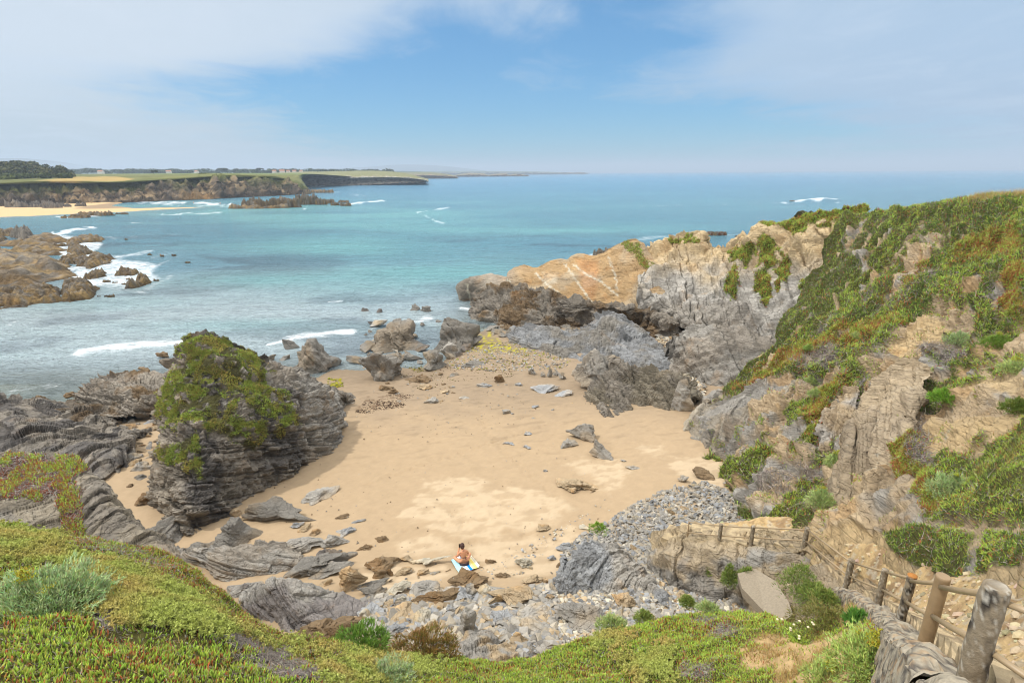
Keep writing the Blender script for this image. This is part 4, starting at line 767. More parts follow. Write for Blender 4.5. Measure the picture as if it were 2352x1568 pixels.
# ---------------------------------------------------------------- single boulders
def ico(sub):
    bm = bmesh.new(); bmesh.ops.create_icosphere(bm, subdivisions=sub, radius=1.0)
    V = np.array([q.co for q in bm.verts]); F = np.array([[q.index for q in f.verts] for f in bm.faces]); bm.free(); return V, F
ICO = {k: ico(k) for k in (1, 2, 3, 4, 5)}
def polyrock(seed, sub=4, ang=26, npl=13, flat=.6, tilt=.15, yaw=None, dims=(1, 1, 1), h=.3, amp=.06, bed=None, rough=.05):
    """angular or worn stone scaled to the given width, depth and height"""
    r = np.random.default_rng(seed); D, F = ICO[sub]
    N = r.normal(size=(npl, 3)); N /= np.linalg.norm(N, axis=1)[:, None]; N[:2] = [[0, 0, 1], [0, 0, -1]]; N[:2] += r.normal(size=(2, 3)) * .12
    dist = r.uniform(.62, 1.0, npl); dist[:2] = flat
    q = np.maximum(D @ N.T / dist, 1e-3); R = 1 / ((q ** ang).sum(1) ** (1 / ang)); V = D * R[:, None]
    a = r.uniform(0, 6.28) if yaw is None else yaw; tx, ty = r.normal(size=2) * tilt
    Rz = np.array([[math.cos(a), -math.sin(a), 0], [math.sin(a), math.cos(a), 0], [0, 0, 1]])
    Rx = np.array([[1, 0, 0], [0, math.cos(tx), -math.sin(tx)], [0, math.sin(tx), math.cos(tx)]]); Ry = np.array([[math.cos(ty), 0, math.sin(ty)], [0, 1, 0], [-math.sin(ty), 0, math.cos(ty)]])
    V = V @ (Rx @ Ry @ Rz).T; lo, hi = V.min(0), V.max(0); V = (V - (lo + hi) / 2) / (hi - lo); V[:, :2] *= (1 + .6 * np.clip(-V[:, 2] * 2, 0, 1) ** .8 - .12 * np.clip(V[:, 2] * 2, 0, 1))[:, None]; lo, hi = V.min(0), V.max(0); V = (V - (lo + hi) / 2) / (hi - lo) * np.asarray(dims)
    b = unit(np.array([tx * -1 + .05, ty + .03, 1]) if bed is None else bed); n = V / (np.linalg.norm(V, axis=1, keepdims=True) + 1e-9); P = V + seed * 7.3
    s, o = strata(P, b, h, amp, seed % 50, .5, 5); s2, _ = strata(P, b, h * .33, amp * .4, seed % 37, .4, 5)
    W = max(dims[0], .25); V = V + n * (s + s2 + rough * fbm(P * 2.2 / W, 4) + .045 * W * facets(P, W * .42, 6, seed % 11) + rough * .8 * (ridged(P * 3.5 / W, 5) - .5))[:, None]
    return V, F, o
STY = dict(g=GREY * 1.05, b=BLUEG * 1.08, t=TAN, d=lin(140, 134, 124) * .78, k=BLACK * 1.3, p=PALE * .95, o=lin(182, 156, 122) * .74, n=BROWN * 1.3)
def boulder(sp, x0, y0, x1, y1, sty, label, seed=None, name='boulder', sub=4, dr=.65, sink=.12, bed=None, ang=26, flat=.6, tilt=.15, amp=None, h=None, z=None, rough=None, group=None, t=None):
    u0, v0 = S(sp, x0, y0); u1, v1 = S(sp, x1, y1); uc = .5 * (u0 + u1)
    seed = int(abs(u0 * 13 + v0 * 7)) % 9973 if seed is None else seed
    if t: g = UP(uc, v1, t)
    else: g = GR(uc, v1) if z is None else UZ(uc, v1, z)
    tt = proj(g)[2]; r = g - CAMP; sa = -r[2] / np.linalg.norm(r); ca = math.sqrt(1 - sa * sa)
    W = (u1 - u0) * tt / FPX; vis = (v1 - v0) * tt / FPX
    Dp = min(dr * W, .72 * vis / max(sa, .05)); H = max((vis - Dp * sa) / ca, .12 * W)
    fw = np.array([r[0], r[1], 0]); fw /= np.linalg.norm(fw); c = g + fw * Dp * .5
    h = h or max(.10, H * .24); amp = amp or min(.32, .05 * W); rough = (rough or .05) * min(W, 9)
    Hf = H * (1 + sink); V, F, o = polyrock(seed, sub, ang, 13, flat, tilt, None, (W, Dp, Hf), h, amp, bed, rough)
    yaw = -math.atan2(fw[0], fw[1]); Rz = np.array([[math.cos(yaw), -math.sin(yaw), 0], [math.sin(yaw), math.cos(yaw), 0], [0, 0, 1]]); V = V @ Rz.T
    V[:, 2] += H - Hf * .5; col = STY[sty] * (.9 + .2 * h1(seed)); C = mixc(np.broadcast_to(col, V.shape), col * [1.12, 1.0, .85], sstep(fbm(V * .8 / max(W, .5) + seed, 3), 0, .4)) * (.88 + .24 * o)[:, None]
    ob = mesh(name, V, [F], C, MRB, loc=Vector(c)); return tag(ob, label, 'rock', group)
BO = [
 ('h', 100, 148, 195, 187, 'n', 'brown wedge stone alone on the sand beside a flat grey one'), ('h', 212, 183, 314, 214, 'b', 'flat blue-grey stone alone on the open sand'),
 ('h', 10, 245, 205, 370, 'g', 'grey layered boulder at the end of the rock jumble next to open sand'), ('h', 108, 230, 248, 304, 'b', 'blue-grey slab leaning behind the grey layered boulder'),
 ('h', 370, 293, 455, 342, 'n', 'small dark brown pointed stone with a thin tail on sand'), ('h', 245, 353, 352, 402, 'n', 'olive brown stone half sunk in sand'),
 ('h', -40, 355, 150, 480, 'k', 'black jagged rock leaning over the grey slab'), ('h', 60, 390, 245, 480, 'd', 'dark rock with pale blue-grey flank under the black jagged one'), ('h', -90, 470, 212, 582, 'd', 'long grey flat-topped block in the rock jumble'),
 ('h', 305, 425, 520, 542, 'n', 'brown stack of thin layers jutting over sand'), ('h', 515, 423, 617, 477, 't', 'round-backed tan stone beside the pale flat slab'), ('h', 590, 428, 878, 500, 'p', 'long pale flat slab pointing at the blue and yellow towel'),
 ('h', 650, 508, 737, 562, 't', 'tan pyramid stone on the sand below the pale slab'), ('h', 350, 518, 442, 584, 'n', 'brown grey block wedged below the stack of layers'), ('h', 445, 513, 492, 567, 'n', 'slim upright brown stone between tan rocks'), ('h', 500, 490, 627, 562, 't', 'tan rock with sand drifted against it'),
 ('h', 125, 508, 302, 672, 't', 'big tan layered boulder undercut at its base'), ('h', -10, 580, 85, 637, 't', 'tan rounded stone sitting on the sand gap'), ('h', 283, 578, 472, 632, 'd', 'low dark slab with a straight top edge'),
 ('h', 253, 615, 432, 722, 'd', 'dark grey smooth block with rounded corners'), ('h', 435, 588, 617, 692, 'p', 'pale low rock dusted with sand'), ('h', 595, 578, 838, 708, 'g', 'broad grey rock with sand lying in its hollow'),
 ('h', 828, 522, 1152, 657, 'n', 'long brown bar of rock in front of the towel'), ('h', 622, 648, 948, 797, 'n', 'long tilted slab with bright lichen spots'), ('h', 955, 608, 1072, 727, 'g', 'rough grey-brown block behind the tilted slab'),
 ('h', 1118, 600, 1425, 790, 't', 'big pale boulder in thick steps like a table'), ('h', 1035, 668, 1142, 727, 'o', 'pale stone with rusty orange side'), ('h', 1430, 608, 1567, 687, 'p', 'smooth cream boulder with a rusty streak'),
 ('h', 1338, 533, 1562, 628, 't', 'wide flat slab near the grey outcrop'), ('h', 1495, 673, 1570, 747, 'o', 'ochre block under the cream boulder'), ('h', 1288, 423, 1422, 517, 'p', 'pale squarish block standing in sand'),
 ('h', 1573, 313, 1702, 402, 'b', 'rounded blue-grey boulder at the edge of the pebbles'), ('h', 1563, 463, 1672, 512, 'n', 'low brown cobble beside the grey outcrop'), ('h', 1433, 218, 1552, 272, 't', 'pale flat-based stone alone in the dry sand'),
 ('h', 1728, 220, 1807, 260, 'p', 'cream pebble slab above the rounded blue-grey boulder'), ('h', 1518, 423, 1577, 467, 'b', 'small dark blue-grey lump on sand'), ('h', 1168, 538, 1277, 582, 'n', 'striped brown stone next to the end of the long bar'), ('h', 1104, 443, 1182, 490, 'n', 'small brown stone in a sand hollow'),
 ('h', 1550, 695, 1912, 948, 'g', 'huge flat-topped grey-brown block above the succulents'), ('h', 893, 773, 1072, 1038, 'g', 'upright grey block standing on end in the rubble'), ('h', 1322, 848, 1537, 962, 't', 'flat tan slab lying in the rubble'), ('h', 1253, 793, 1367, 872, 'b', 'pointed blue-grey slab with an orange edge'),
 ('h', 1113, 933, 1243, 1002, 'o', 'rust-sided white stone low in the rubble'), ('h', 1433, 988, 1577, 1062, 'p', 'pale slab at the lower end of the rubble'), ('h', 633, 803, 792, 907, 'd', 'slanted dark slab in the rubble'), ('h', 283, 803, 362, 882, 'p', 'cream block by the large grey outcrop'),
 ('h', 343, 743, 482, 812, 't', 'layered tan block behind the cream one'), ('h', 298, 863, 432, 962, 'b', 'blue-grey wedge on the brown ledge'), ('h', 395, 858, 637, 1002, 'b', 'blue-grey boulder with curved layers'), ('h', 568, 883, 782, 1012, 'n', 'brown boulder with yellow lichen patch'),
 ('h', 358, 968, 467, 1032, 'n', 'rusty brown block beside the fern bush'), ('h', 498, 693, 582, 762, 'p', 'pale split stone on the last strip of sand'), ('h', 1935, 663, 2112, 792, 't', 'heap-like tan broken rock in the grey pebbles'), ('h', 2250, 268, 2400, 402, 'p', 'pale boulder at the foot of the railing'),
 ('h', 820, 755, 910, 835, 'b', 'slim blue-grey plate tilted beside the upright block'), ('h', 1170, 825, 1255, 885, 'p', 'cream angular stone next to the upright block'), ('h', 1070, 808, 1140, 862, 't', 'small tan wedge touching the upright block'),
 ('h', 885, 730, 985, 785, 'g', 'grey flat stone behind the upright block'), ('h', 1190, 750, 1255, 812, 'b', 'bluish slab leaning below the table boulder'), ('h', 1125, 735, 1195, 800, 'b', 'pale bluish block below the table boulder'),
 ('h', 825, 835, 895, 885, 'g', 'grey wedge lying against the upright block'), ('h', 800, 935, 870, 985, 't', 'tan slab under the lichen-patched boulder'), ('h', 1265, 1035, 1350, 1080, 'p', 'white stone near the lower rock sheet'),
 ('h', 1400, 955, 1480, 1015, 'b', 'bluish block between the flat tan slab and the pale one'), ('h', 1470, 945, 1515, 990, 'o', 'rust-coloured upright chip beside the pale slab'), ('h', 1410, 685, 1465, 740, 'g', 'striped grey cobble beside the ochre block'),
 ('g', 1662, 0, 2097, 252, 'd', 'dark mushroom-shaped layered boulder in front of the stack'), ('d', 2028, 1100, 2277, 1217, 'g', 'flat-topped grey boulder on the sand near the stack'), ('g', 1440, 165, 1762, 400, 'd', 'dark broken mass of layers under the mushroom boulder'), ('g', 1220, 290, 1560, 440, 'd', 'low dark sloping rock touching a sand inlet'),
 ('g', 1530, 580, 1772, 702, 'g', 'grey rounded toe of rock below the long slab'), ('g', 1828, 272, 2162, 422, 'g', 'tilted grey wedge over a pale stone'), ('g', 1930, 390, 2352, 560, 'd', 'dark ribbed rock stretching behind the flat-topped block'),
 ('g', 1540, 105, 1615, 170, 't', 'tan stone squeezed between dark boulders'), ('g', 1600, 100, 1710, 195, 't', 'tan split boulder beside the mushroom boulder'), ('g', 2015, 525, 2087, 570, 'g', 'oval grey stone on the upper sand strip'), ('g', 1990, 218, 2085, 272, 't', 'tan stone beside the tilted grey wedge'), ('g', 1945, 190, 2040, 248, 'b', 'thin blue-grey plate stuck in sand'), ('g', 2072, 248, 2150, 300, 'o', 'yellow lichened stone at the sand edge'),
 ('g', 1910, 858, 2500, 1000, 'n', 'brown flat ledge below the large grey outcrop'), ('g', 1968, 912, 2215, 1032, 'n', 'square brown block at the edge of the succulents'), ('g', 968, 175, 1235, 362, 'd', 'layered toe of rock at the front of the stack'),
 ('d', 923, 1122, 1085, 1228, 'n', 'ribbed plank-like slab leaning on the stack'), ('d', 860, 1085, 912, 1112, 'n', 'small stone on the sand gap behind the outcrop'), ('d', 905, 1020, 985, 1070, 'd', 'dark flat stone where the gap meets the cobbles'),
 ('e', 1632, 662, 1842, 822, 'g', 'grey boulder with a slanting pale band, largest of the beach trio'), ('e', 1607, 788, 1722, 862, 'g', 'low grey boulder beside the banded one'), ('e', 1793, 782, 1957, 933, 'g', 'hooded upright boulder of the beach trio'), ('e', 1578, 1018, 1862, 1148, 't', 'tan hump-backed boulder on the dry sand'), ('e', 1640, 1105, 1717, 1157, 't', 'small tan stone tucked under the hump-backed boulder'), ('e', 1773, 1100, 1842, 1162, 't', 'round tan stone before the hump-backed boulder'),
 ('e', 1388, 408, 1610, 500, 'b', 'flat blue-grey rock sheet breaking the sand'), ('e', 1560, 455, 1690, 517, 'b', 'smooth blue-grey toe of the flat rock sheet'), ('e', 1163, 358, 1234, 420, 'n', 'rough brown ball of rock on the wet sand'), ('e', 460, 448, 522, 492, 'n', 'brown cobble near the weedy rocks'), ('e', 395, 412, 500, 472, 'n', 'weedy brown flat rock at the tide line'),
 ('e', 1516, 305, 1557, 382, 'g', 'thin upright finger of grey rock'), ('e', 1553, 322, 1607, 372, 'g', 'squat grey stone behind the finger rock'), ('e', 1588, 342, 1647, 402, 'g', 'grey stone with a pale foot near the pinnacle'), ('e', 1388, 312, 1442, 367, 'g', 'grey stump set apart from the pinnacle'), ('e', 1473, 343, 1507, 382, 'g', 'small grey cone between stump and finger rock'),
 ('e', 945, 252, 1112, 314, 'd', 'log-shaped dark slab on the tide wrack'), ('e', 690, 190, 865, 340, 'd', 'dark jagged rocks beside the standing block'), ('e', 808, 138, 947, 264, 'g', 'standing grey block in the shallow pool'), ('e', 568, 345, 757, 424, 'n', 'brown flat rock covered with yellow weed'), ('e', 862, 342, 928, 380, 'd', 'dark small slab near the tide wrack'), ('e', 655, 415, 757, 470, 't', 'pale flat rock with a yellow weed corner'), ('e', 792, 458, 862, 492, 't', 'pale flat stone alone on the wet sand'),
 ('e', 1655, 162, 1985, 472, 'g', 'steep pinnacle of cracked grey rock with a pale tip'), ('e', 2038, 970, 2154, 1000, 'g', 'slim grey slab lying on the dry sand'), ('e', 2003, 926, 2047, 945, 'g', 'small flat chip by the hooded boulder'), ('e', 1353, 833, 1412, 862, 'b', 'blue-grey triangular chip on mid beach'), ('e', 1223, 806, 1302, 840, 'b', 'row of bluish lumps low in the sand'), ('e', 1363, 740, 1417, 772, 'b', 'bluish flat stone in mid beach'), ('e', 1488, 993, 1527, 1019, 'b', 'dark bluish chip above the hump-backed boulder'), ('e', 1413, 565, 1467, 590, 'b', 'bluish stone below the flat rock sheet'), ('e', 1218, 592, 1277, 630, 'g', 'grey stone at the end of a rill in the sand'), ('e', 1300, 412, 1355, 444, 'b', 'thin bluish splinter beside the flat rock sheet'), ('e', 1040, 410, 1150, 452, 'b', 'low bluish ribs poking through wet sand'), ('e', 690, 508, 790, 562, 'g', 'greenish grey ribs low in the wet sand'), ('e', 925, 505, 1005, 532, 'g', 'pale chip cluster on wet sand'),
 ('f', 136, 978, 294, 1068, 'n', 'angular brown boulder by the grey slab cliff'), ('f', 33, 1022, 112, 1087, 'g', 'grey broken stone below the angular brown boulder'), ('f', 123, 1092, 207, 1148, 'g', 'grey block at the top of the pebble bank'), ('f', 330, 960, 505, 1160, 'g', 'smooth grey rock at the corner of slab and pebble bank'),
 ('f', -10, 375, 140, 615, 'g', 'tall grey ribbed boulder at the foot of the cliff'), ('f', 160, 440, 300, 595, 'g', 'grey rough boulder between ribbed boulder and slab'), ('f', 270, 450, 395, 540, 'g', 'darker grey boulder touching the slab'), ('f', 60, 345, 140, 402, 'p', 'white cobble among the brown boulders'), ('f', 640, 40, 725, 85, 'p', 'white angular block on the ledge below the green slope'), ('f', 520, 50, 645, 110, 'n', 'rusty flat block beside the white angular one'), ('f', 405, -65, 580, 60, 'g', 'grey rounded buttress stone at the cliff foot'),
 ('b', 360, 1155, 745, 1398, 'd', 'large knobbly twin-headed rock at the water edge'), ('d', 1968, 98, 2264, 360, 'd', 'knobbly rock with rusty weed standing in the surf'), ('d', 1893, 110, 2000, 194, 'd', 'dark weedy lump in the white surf'), ('d', 1766, 222, 1847, 280, 'd', 'small dark rock in water behind the stack'), ('d', 1863, 230, 1942, 272, 'd', 'low dark rock awash behind the stack'), ('e', 290, 158, 552, 408, 'd', 'ragged dark rock with two heads on wet sand'),
 ('b', 715, 1080, 1075, 1415, 'd', 'long ridged rock lying in the shallows'), ('b', 673, 1073, 747, 1122, 'd', 'dark knob at the tip of the long ridged rock'), ('b', 603, 1068, 670, 1114, 'd', 'dark weedy rock apart from the long ridged one'), ('b', 273, 1092, 332, 1120, 'k', 'small black rock breaking the water offshore of the twin-headed one'), ('b', 378, 1098, 418, 1128, 'k', 'little pointed black rock in the water'), ('b', 428, 1130, 458, 1152, 'k', 'tiny black rock near the twin-headed one'), ('b', 318, 1180, 365, 1212, 'k', 'flat black rock in the foam by the twin-headed one'),
 ('d', 1055, 208, 1128, 258, 'n', 'orange-weeded rock in the foam behind the ledge'), ('d', 932, 305, 988, 332, 'n', 'small weedy rock in the water off the layered ledge'), ('d', 435, 472, 520, 518, 'n', 'golden weed-covered rock beside the slate shelf'), ('d', 580, 430, 632, 462, 'n', 'yellow weed clump on rock at the ledge foot'), ('d', 230, 495, 325, 560, 'n', 'golden brown weed rocks at the shelf edge'), ('d', 1118, 258, 1225, 345, 't', 'tan block stuck to the far shoulder of the stack'),
]
hh = lambda *p: S('h', *p[:2]) + tuple(p[2:])
gg = lambda *p: S('g', *p[:2]) + tuple(p[2:])
def gz(f, x, y, dz=-.25): p = GR(*f(x, y)); return ('w', p[0], p[1], p[2] + dz)
def outcrop(f, crest, base, tk, *a, **k):
    """rock back: crest given with its height above the sand at the base"""
    B = [gz(f, *q) for q in base]; T = []
    for (x, y, dt), b in zip(crest, B): u, v = f(x, y); T.append(('w', *UP(u, v, proj(np.array(b[1:]))[2] + dt)))
    Mi = [('w', *(.5 * np.array(p[1:]) + .5 * np.array(q[1:]) + np.array([0, -.12, .18 * tk]))) for p, q in zip(B, T)]
    return rockface(a[0], [B, Mi, T], *a[1:], **k)
outcrop(hh, [(1640, 520, .5), (1700, 450, 1.1), (1770, 385, 1.6), (1880, 368, 1.8), (1980, 400, 1.8), (2080, 460, 1.6), (2180, 560, 1.2), (2270, 700, .6)], [(1560, 700), (1640, 730), (1730, 715), (1830, 700), (1930, 715), (2040, 700), (2160, 710), (2300, 775)], 1, 'rock_outcrop', 260, 150, [('r', .5, -.5), ('r', 1.0, -2.2)], (.5, -.65, .55), .22, .10, GREY * 1.02, BLUEG * .95, 101, 'big grey ribbed outcrop with a bright green tuft on top', mac=.2, ll=4, fine=.12, mat=MRB, fw=.8)
outcrop(gg, [(1680, 700, .3), (1760, 650, .7), (1850, 605, 1.1), (1960, 620, 1.4), (2080, 645, 1.6), (2200, 690, 1.6), (2330, 720, 1.4), (2450, 770, .8)], [(1650, 830), (1740, 880), (1840, 930), (1950, 975), (2080, 960), (2220, 930), (2360, 900), (2480, 870)], 1, 'rock_outcrop', 260, 150, [('r', .5, -.4), ('r', 1.0, -2.2)], (.5, .3, .75), .36, .20, lin(150, 142, 136) * .70, GREY, 103, 'large grey-mauve outcrop rising from the vegetated slope', mac=.15, ll=5, fine=.08, mat=MRB)
outcrop(gg, [(1225, 420, .3), (1330, 395, .8), (1480, 400, 1.0), (1620, 390, 1.1), (1760, 370, 1.2), (1880, 375, 1.1), (1990, 430, .6)], [(1300, 500), (1400, 560), (1500, 620), (1640, 600), (1780, 580), (1900, 555), (2010, 520)], 1, 'rock_slab', 240, 110, [('r', .5, -.3), ('r', 1.0, -1.6)], (.2, .5, .8), .26, .18, GREY, DARK * 1.3, 105, 'very long grey slab with layered flank and small green tuft', mac=.12, ll=7, fine=.06, mat=MRB)
for b in BO:
    sp, x0, y0, x1, y1 = b[:5]; kw = {}
    tall = (y1 - y0) > .72 * (x1 - x0); w = (S(sp, x1, 0)[0] - S(sp, x0, 0)[0])
    kw['sub'] = 5 if w > 45 else 4 if w > 16 else 3
    if b[5] in 'dk' and ('knob' in b[6] or 'ragged' in b[6] or 'ridged' in b[6] or 'twin' in b[6] or 'jagged' in b[6]): kw.update(bed=(.8, .2, .5), rough=.095, flat=.9, dr=.8, sink=.3)
    if 'outcrop' in b[6] or 'pinnacle' in b[6]: kw.update(bed=(.75, -.2, .5), rough=.06, flat=.8, dr=.6, amp=.2, h=.45, sub=5)
    if tall: kw.update(flat=.9, bed=kw.get('bed', (.5, .3, .8)))
    if 'flat' in b[6] or 'slab' in b[6] or 'sheet' in b[6] or 'ledge' in b[6]: kw.update(flat=.42, dr=.8)
    if 'round' in b[6] or 'cobble' in b[6] or 'smooth' in b[6] or 'oval' in b[6]: kw.update(ang=7)
    if 'layer' in b[6] or 'mushroom' in b[6]: kw.update(amp=.16, h=.22)
    if sp in 'bd' and ('water' in b[6] or 'surf' in b[6] or 'awash' in b[6] or 'shallows' in b[6] or 'foam' in b[6] or 'knob' in b[6] or 'weed' in b[6]): kw['z'] = kw.get('z', max(-.05, 0))
    boulder(*b[:7], **kw)
tag(None or mesh('rock_sheet', *(lambda G: (G.reshape(-1, 3), [gridfaces(*G.shape[:2])], mixc(np.broadcast_to(GREY, G.shape), TAN, sstep(fbm(G, 3), 0, .4)).reshape(-1, 3)))(
    rockify(patch([SS('h', [(760, 1150, 15.2), (900, 1150, 15.4), (1050, 1160, 15.5), (1200, 1170, 15.6), (1330, 1170, 15.7)]), SS('h', [(740, 1020, 16.8), (880, 1030, 16.7), (1040, 980, 17), (1200, 1020, 16.8), (1330, 1080, 16.4)]), SS('h', [(760, 990, 17.4), (880, 1000, 17.4), (1060, 950, 17.8), (1180, 980, 17.6), (1300, 1050, 17)])], 160, 70, [(0, .5, -.8)]), (.6, -.3, .7), .25, .12, .12, .6, .05, 3, ll=7)[0]), MRB),
    'bare grey rock sheet showing between rubble and succulents', 'rock')

# repeats that nothing tells apart: medium stones, copies share a few meshes
def stone_meshes(n, sty, ang, name, dim=.86):
    out = []
    for i in range(n):
        V, F, o = polyrock(300 + i * 17 + ang, 3, ang, 12, .55, .2, None, (1, .75, .38), .14, .03, None, .04)
        col = STY[sty[i % len(sty)]] * (.85 + .35 * h1(i * 3.1)) * dim; ob = mesh(name, V, [F], mixc(np.broadcast_to(col, V.shape), col * [1.15, 1, .8], sstep(fbm(V * 2 + i, 3), 0, .4)), MRB, link=False); out.append(ob.data); bpy.data.objects.remove(ob)
    return out
def strew(name, poly, n, smin, smax, meshes, label, cat, group, zoff=.12, p=1.6, mind=.62, avoid=None):
    us = [q[0] for q in poly]; vs = [q[1] for q in poly]; pts = []; tries = 0
    while len(pts) < n and tries < n * 45:
        tries += 1; u = RNG.uniform(min(us), max(us)); v = RNG.uniform(min(vs), max(vs))
        if not inpoly(np.array([u]), np.array([v]), poly)[0]: continue
        s = smin + (smax - smin) * RNG.random() ** p; g = GR(u, v); g = UZ(u, v, -.05) if g[2] < -.05 else g
        if any((g[0] - q[0]) ** 2 + (g[1] - q[1]) ** 2 < (mind * .5 * (s + q[3])) ** 2 for q in pts): continue
        pts.append((*g, s))
    for x, y, z, s in pts:
        o = bpy.data.objects.new(name, meshes[RNG.integers(len(meshes))]); COL.objects.link(o); o.location = (x, y, z + s * zoff)
        o.rotation_euler = (RNG.normal() * .25, RNG.normal() * .25, RNG.uniform(0, 6.28)); o.scale = (s, s * RNG.uniform(.7, 1.1), s * RNG.uniform(.6, 1.2)); tag(o, label, cat, group)
RUB = SS('h', [(300, 740), (620, 700), (900, 690), (1130, 690), (1560, 640), (1570, 1040), (1300, 1130), (800, 1080), (350, 960)])
PEB = [(1395, 1200), (1440, 1165), (1530, 1125), (1620, 1105), (1712, 1150), (1716, 1225), (1580, 1250), (1510, 1310), (1500, 1420), (1720, 1440), (1700, 1470), (1400, 1450), (1330, 1350), (1290, 1275), (1330, 1230)]
FLD = SS('m', [(1640, 790), (1760, 745), (1960, 740), (2080, 760), (1960, 860), (1880, 1000), (2040, 1080), (2100, 1180), (2090, 1330), (2010, 1250), (1800, 1130), (1830, 990), (1700, 860)])
ANG = stone_meshes(10, 'bgtgpg', 26, 'stone', 1.0); RND = stone_meshes(8, 'bgpgt', 5, 'cobble'); BRN = stone_meshes(8, 'tngto', 22, 'field_stone')
strew('stone', RUB, 130, .5, 1.5, ANG, 'angular grey or rusty stone in the rubble below the succulent slope', 'stone', 'stones in the rubble')
strew('cobble', PEB, 170, .22, .6, RND, 'worn pale cobble on the pebble bank below the railing', 'cobble', 'cobbles on the pebble bank')
strew('stone', [(1400, 1380), (1560, 1300), (1680, 1370), (1760, 1450), (1560, 1440), (1400, 1440)], 50, .25, .7, ANG, 'grey broken stone in the gully under the stair wall', 'stone', 'stones in the gully')
SHR = stone_meshes(8, 'dkgd', 26, 'shore_rock', .95)
strew('shore_rock', [(790, 800), (860, 742), (980, 715), (1110, 775), (1070, 825), (960, 850), (850, 862), (800, 850)], 34, .7, 2.6, SHR, 'dark angular rock in the band of rocks along the water edge', 'rock', 'rocks along the water edge', .2, 1.5, .6)
strew('shore_rock', SS('m', [(330, 760), (520, 740), (900, 760), (1000, 720), (1100, 740), (960, 800), (600, 790), (480, 830), (360, 800)]), 24, .8, 2.4, SHR, 'dark block wedged between the two ledges of the headland', 'rock', 'blocks between the ledges', .1, 1.5, .6)
strew('field_stone', FLD, 90, .5, 1.5, BRN, 'brown or grey boulder in the boulder field under the headland', 'rock', 'boulders under the headland', .15, 1.6, .8)
strew('gap_stone', SS('d', [(640, 680), (1060, 620), (1130, 780), (1060, 880), (1000, 1010), (840, 1010), (870, 850), (700, 720)]), 60, .4, 1.2, BRN[:5] + ANG[:3], 'flat grey or brown stone in the gap beside the stack', 'stone', 'stones between stack and slate shelf', .1, 1.5, .7)
strew('beach_stone', SS('h', [(-150, 330), (300, 350), (860, 500), (1150, 560), (1560, 480), (1560, 640), (900, 690), (400, 740), (-80, 560)]), 40, .12, .35, RND + ANG, 'small stone on the sand strip around the larger boulders', 'stone', 'stones on the sand strip', .1)
strew('wrack_stone', SS('e', [(900, 270), (1280, 200), (1640, 270), (1640, 320), (1300, 330), (1000, 350)]), 60, .15, .5, ANG[:4], 'small flat stone in the tide wrack', 'stone', 'stones in the tide wrack', .05)
strew('wrack_stone', SS('e', [(380, 400), (900, 330), (1000, 420), (800, 560), (450, 560)]), 40, .2, .7, ANG[:4] + BRN[:2], 'low flat stone scattered on the wet upper sand', 'stone', 'stones on the wet sand', .02)
strew('wrack_stone', SS('e', [(1000, 420), (1400, 380), (1700, 560), (1500, 760), (1150, 620)]), 22, .15, .5, ANG[:4], 'small bluish stone scattered on the damp middle sand', 'stone', 'stones on the damp sand', .0)
def pebbles(name, poly, n, smin, smax, cols, rough=True, lift=.1, dens=None):
    us = [q[0] for q in poly]; vs = [q[1] for q in poly]; m = n * 4
    u = RNG.uniform(min(us), max(us), m); v = RNG.uniform(min(vs), max(vs), m); k = inpoly(u, v, poly)
    if dens: k &= RNG.random(m) < dens(u, v)
    u, v = u[k][:n], v[k][:n]; g = GR(u, v); n = len(u); D, F = ICO[1]; s = smin + (smax - smin) * RNG.random(n) ** 2.5
    A = RNG.normal(size=(n, 3, 3)); A, _ = np.linalg.qr(A); sc = np.stack([s, s * RNG.uniform(.6, .95, n), s * RNG.uniform(.3, .6, n)], 1) * .5
    nz = 1 + .16 * RNG.normal(size=(n, len(D), 1)); V = D[None] * nz * sc[:, None, :]
    a = RNG.uniform(0, 6.28, n); tl = RNG.normal(size=(n, 2)) * .35; c, si = np.cos(a)[:, None], np.sin(a)[:, None]
    x, y, z = V[..., 0] * c - V[..., 1] * si, V[..., 0] * si + V[..., 1] * c, V[..., 2]; z = z + x * tl[:, :1] + y * tl[:, 1:]
    V = np.stack([x, y, z], -1) + (g + np.stack([0 * s, 0 * s, s * lift], 1))[:, None]
    cc = np.array(cols)[RNG.integers(len(cols), size=n)] * (1 + .2 * RNG.normal(size=(n, 1))).clip(.5, 1.5); C = np.repeat(cc[:, None], len(D), 1)
    o = mesh(name, V.reshape(-1, 3), [(F[None] + (np.arange(n) * len(D))[:, None, None]).reshape(-1, 3)], C.reshape(-1, 3), MST); return tag(o, kind='stuff')
pebbles('pebbles', PEB, 10000, .08, .36, [BLUEG * .80, GREY * .88, lin(186, 178, 162) * .68, lin(164, 158, 148) * .66, lin(182, 168, 146) * .64])
pebbles('rubble', RUB, 5500, .12, .62, [GREY * .98, BLUEG * .95, lin(180, 172, 158) * .72, lin(186, 174, 154) * .72, TAN * .9, GREY * .85])
pebbles('rubble', [(1395, 1330), (1500, 1300), (1570, 1255), (1640, 1300), (1700, 1380), (1790, 1450), (1760, 1490), (1400, 1480), (1290, 1490), (1250, 1420), (1300, 1330)], 6500, .07, .34, [BLUEG * 1.05, GREY * 1.1, GREY, PALE, TAN])
pebbles('rubble', FLD, 3000, .15, .6, [TAN, GREY, BROWN * 1.2, PALE])
pebbles('gravel', SS('e', [(880, 200), (1300, 130), (1480, 190), (1690, 280), (1600, 330), (1200, 345), (900, 330), (840, 300)]), 1700, .08, .30, [GREY, BLUEG, TAN, DARK, lin(150, 146, 60) * .7])
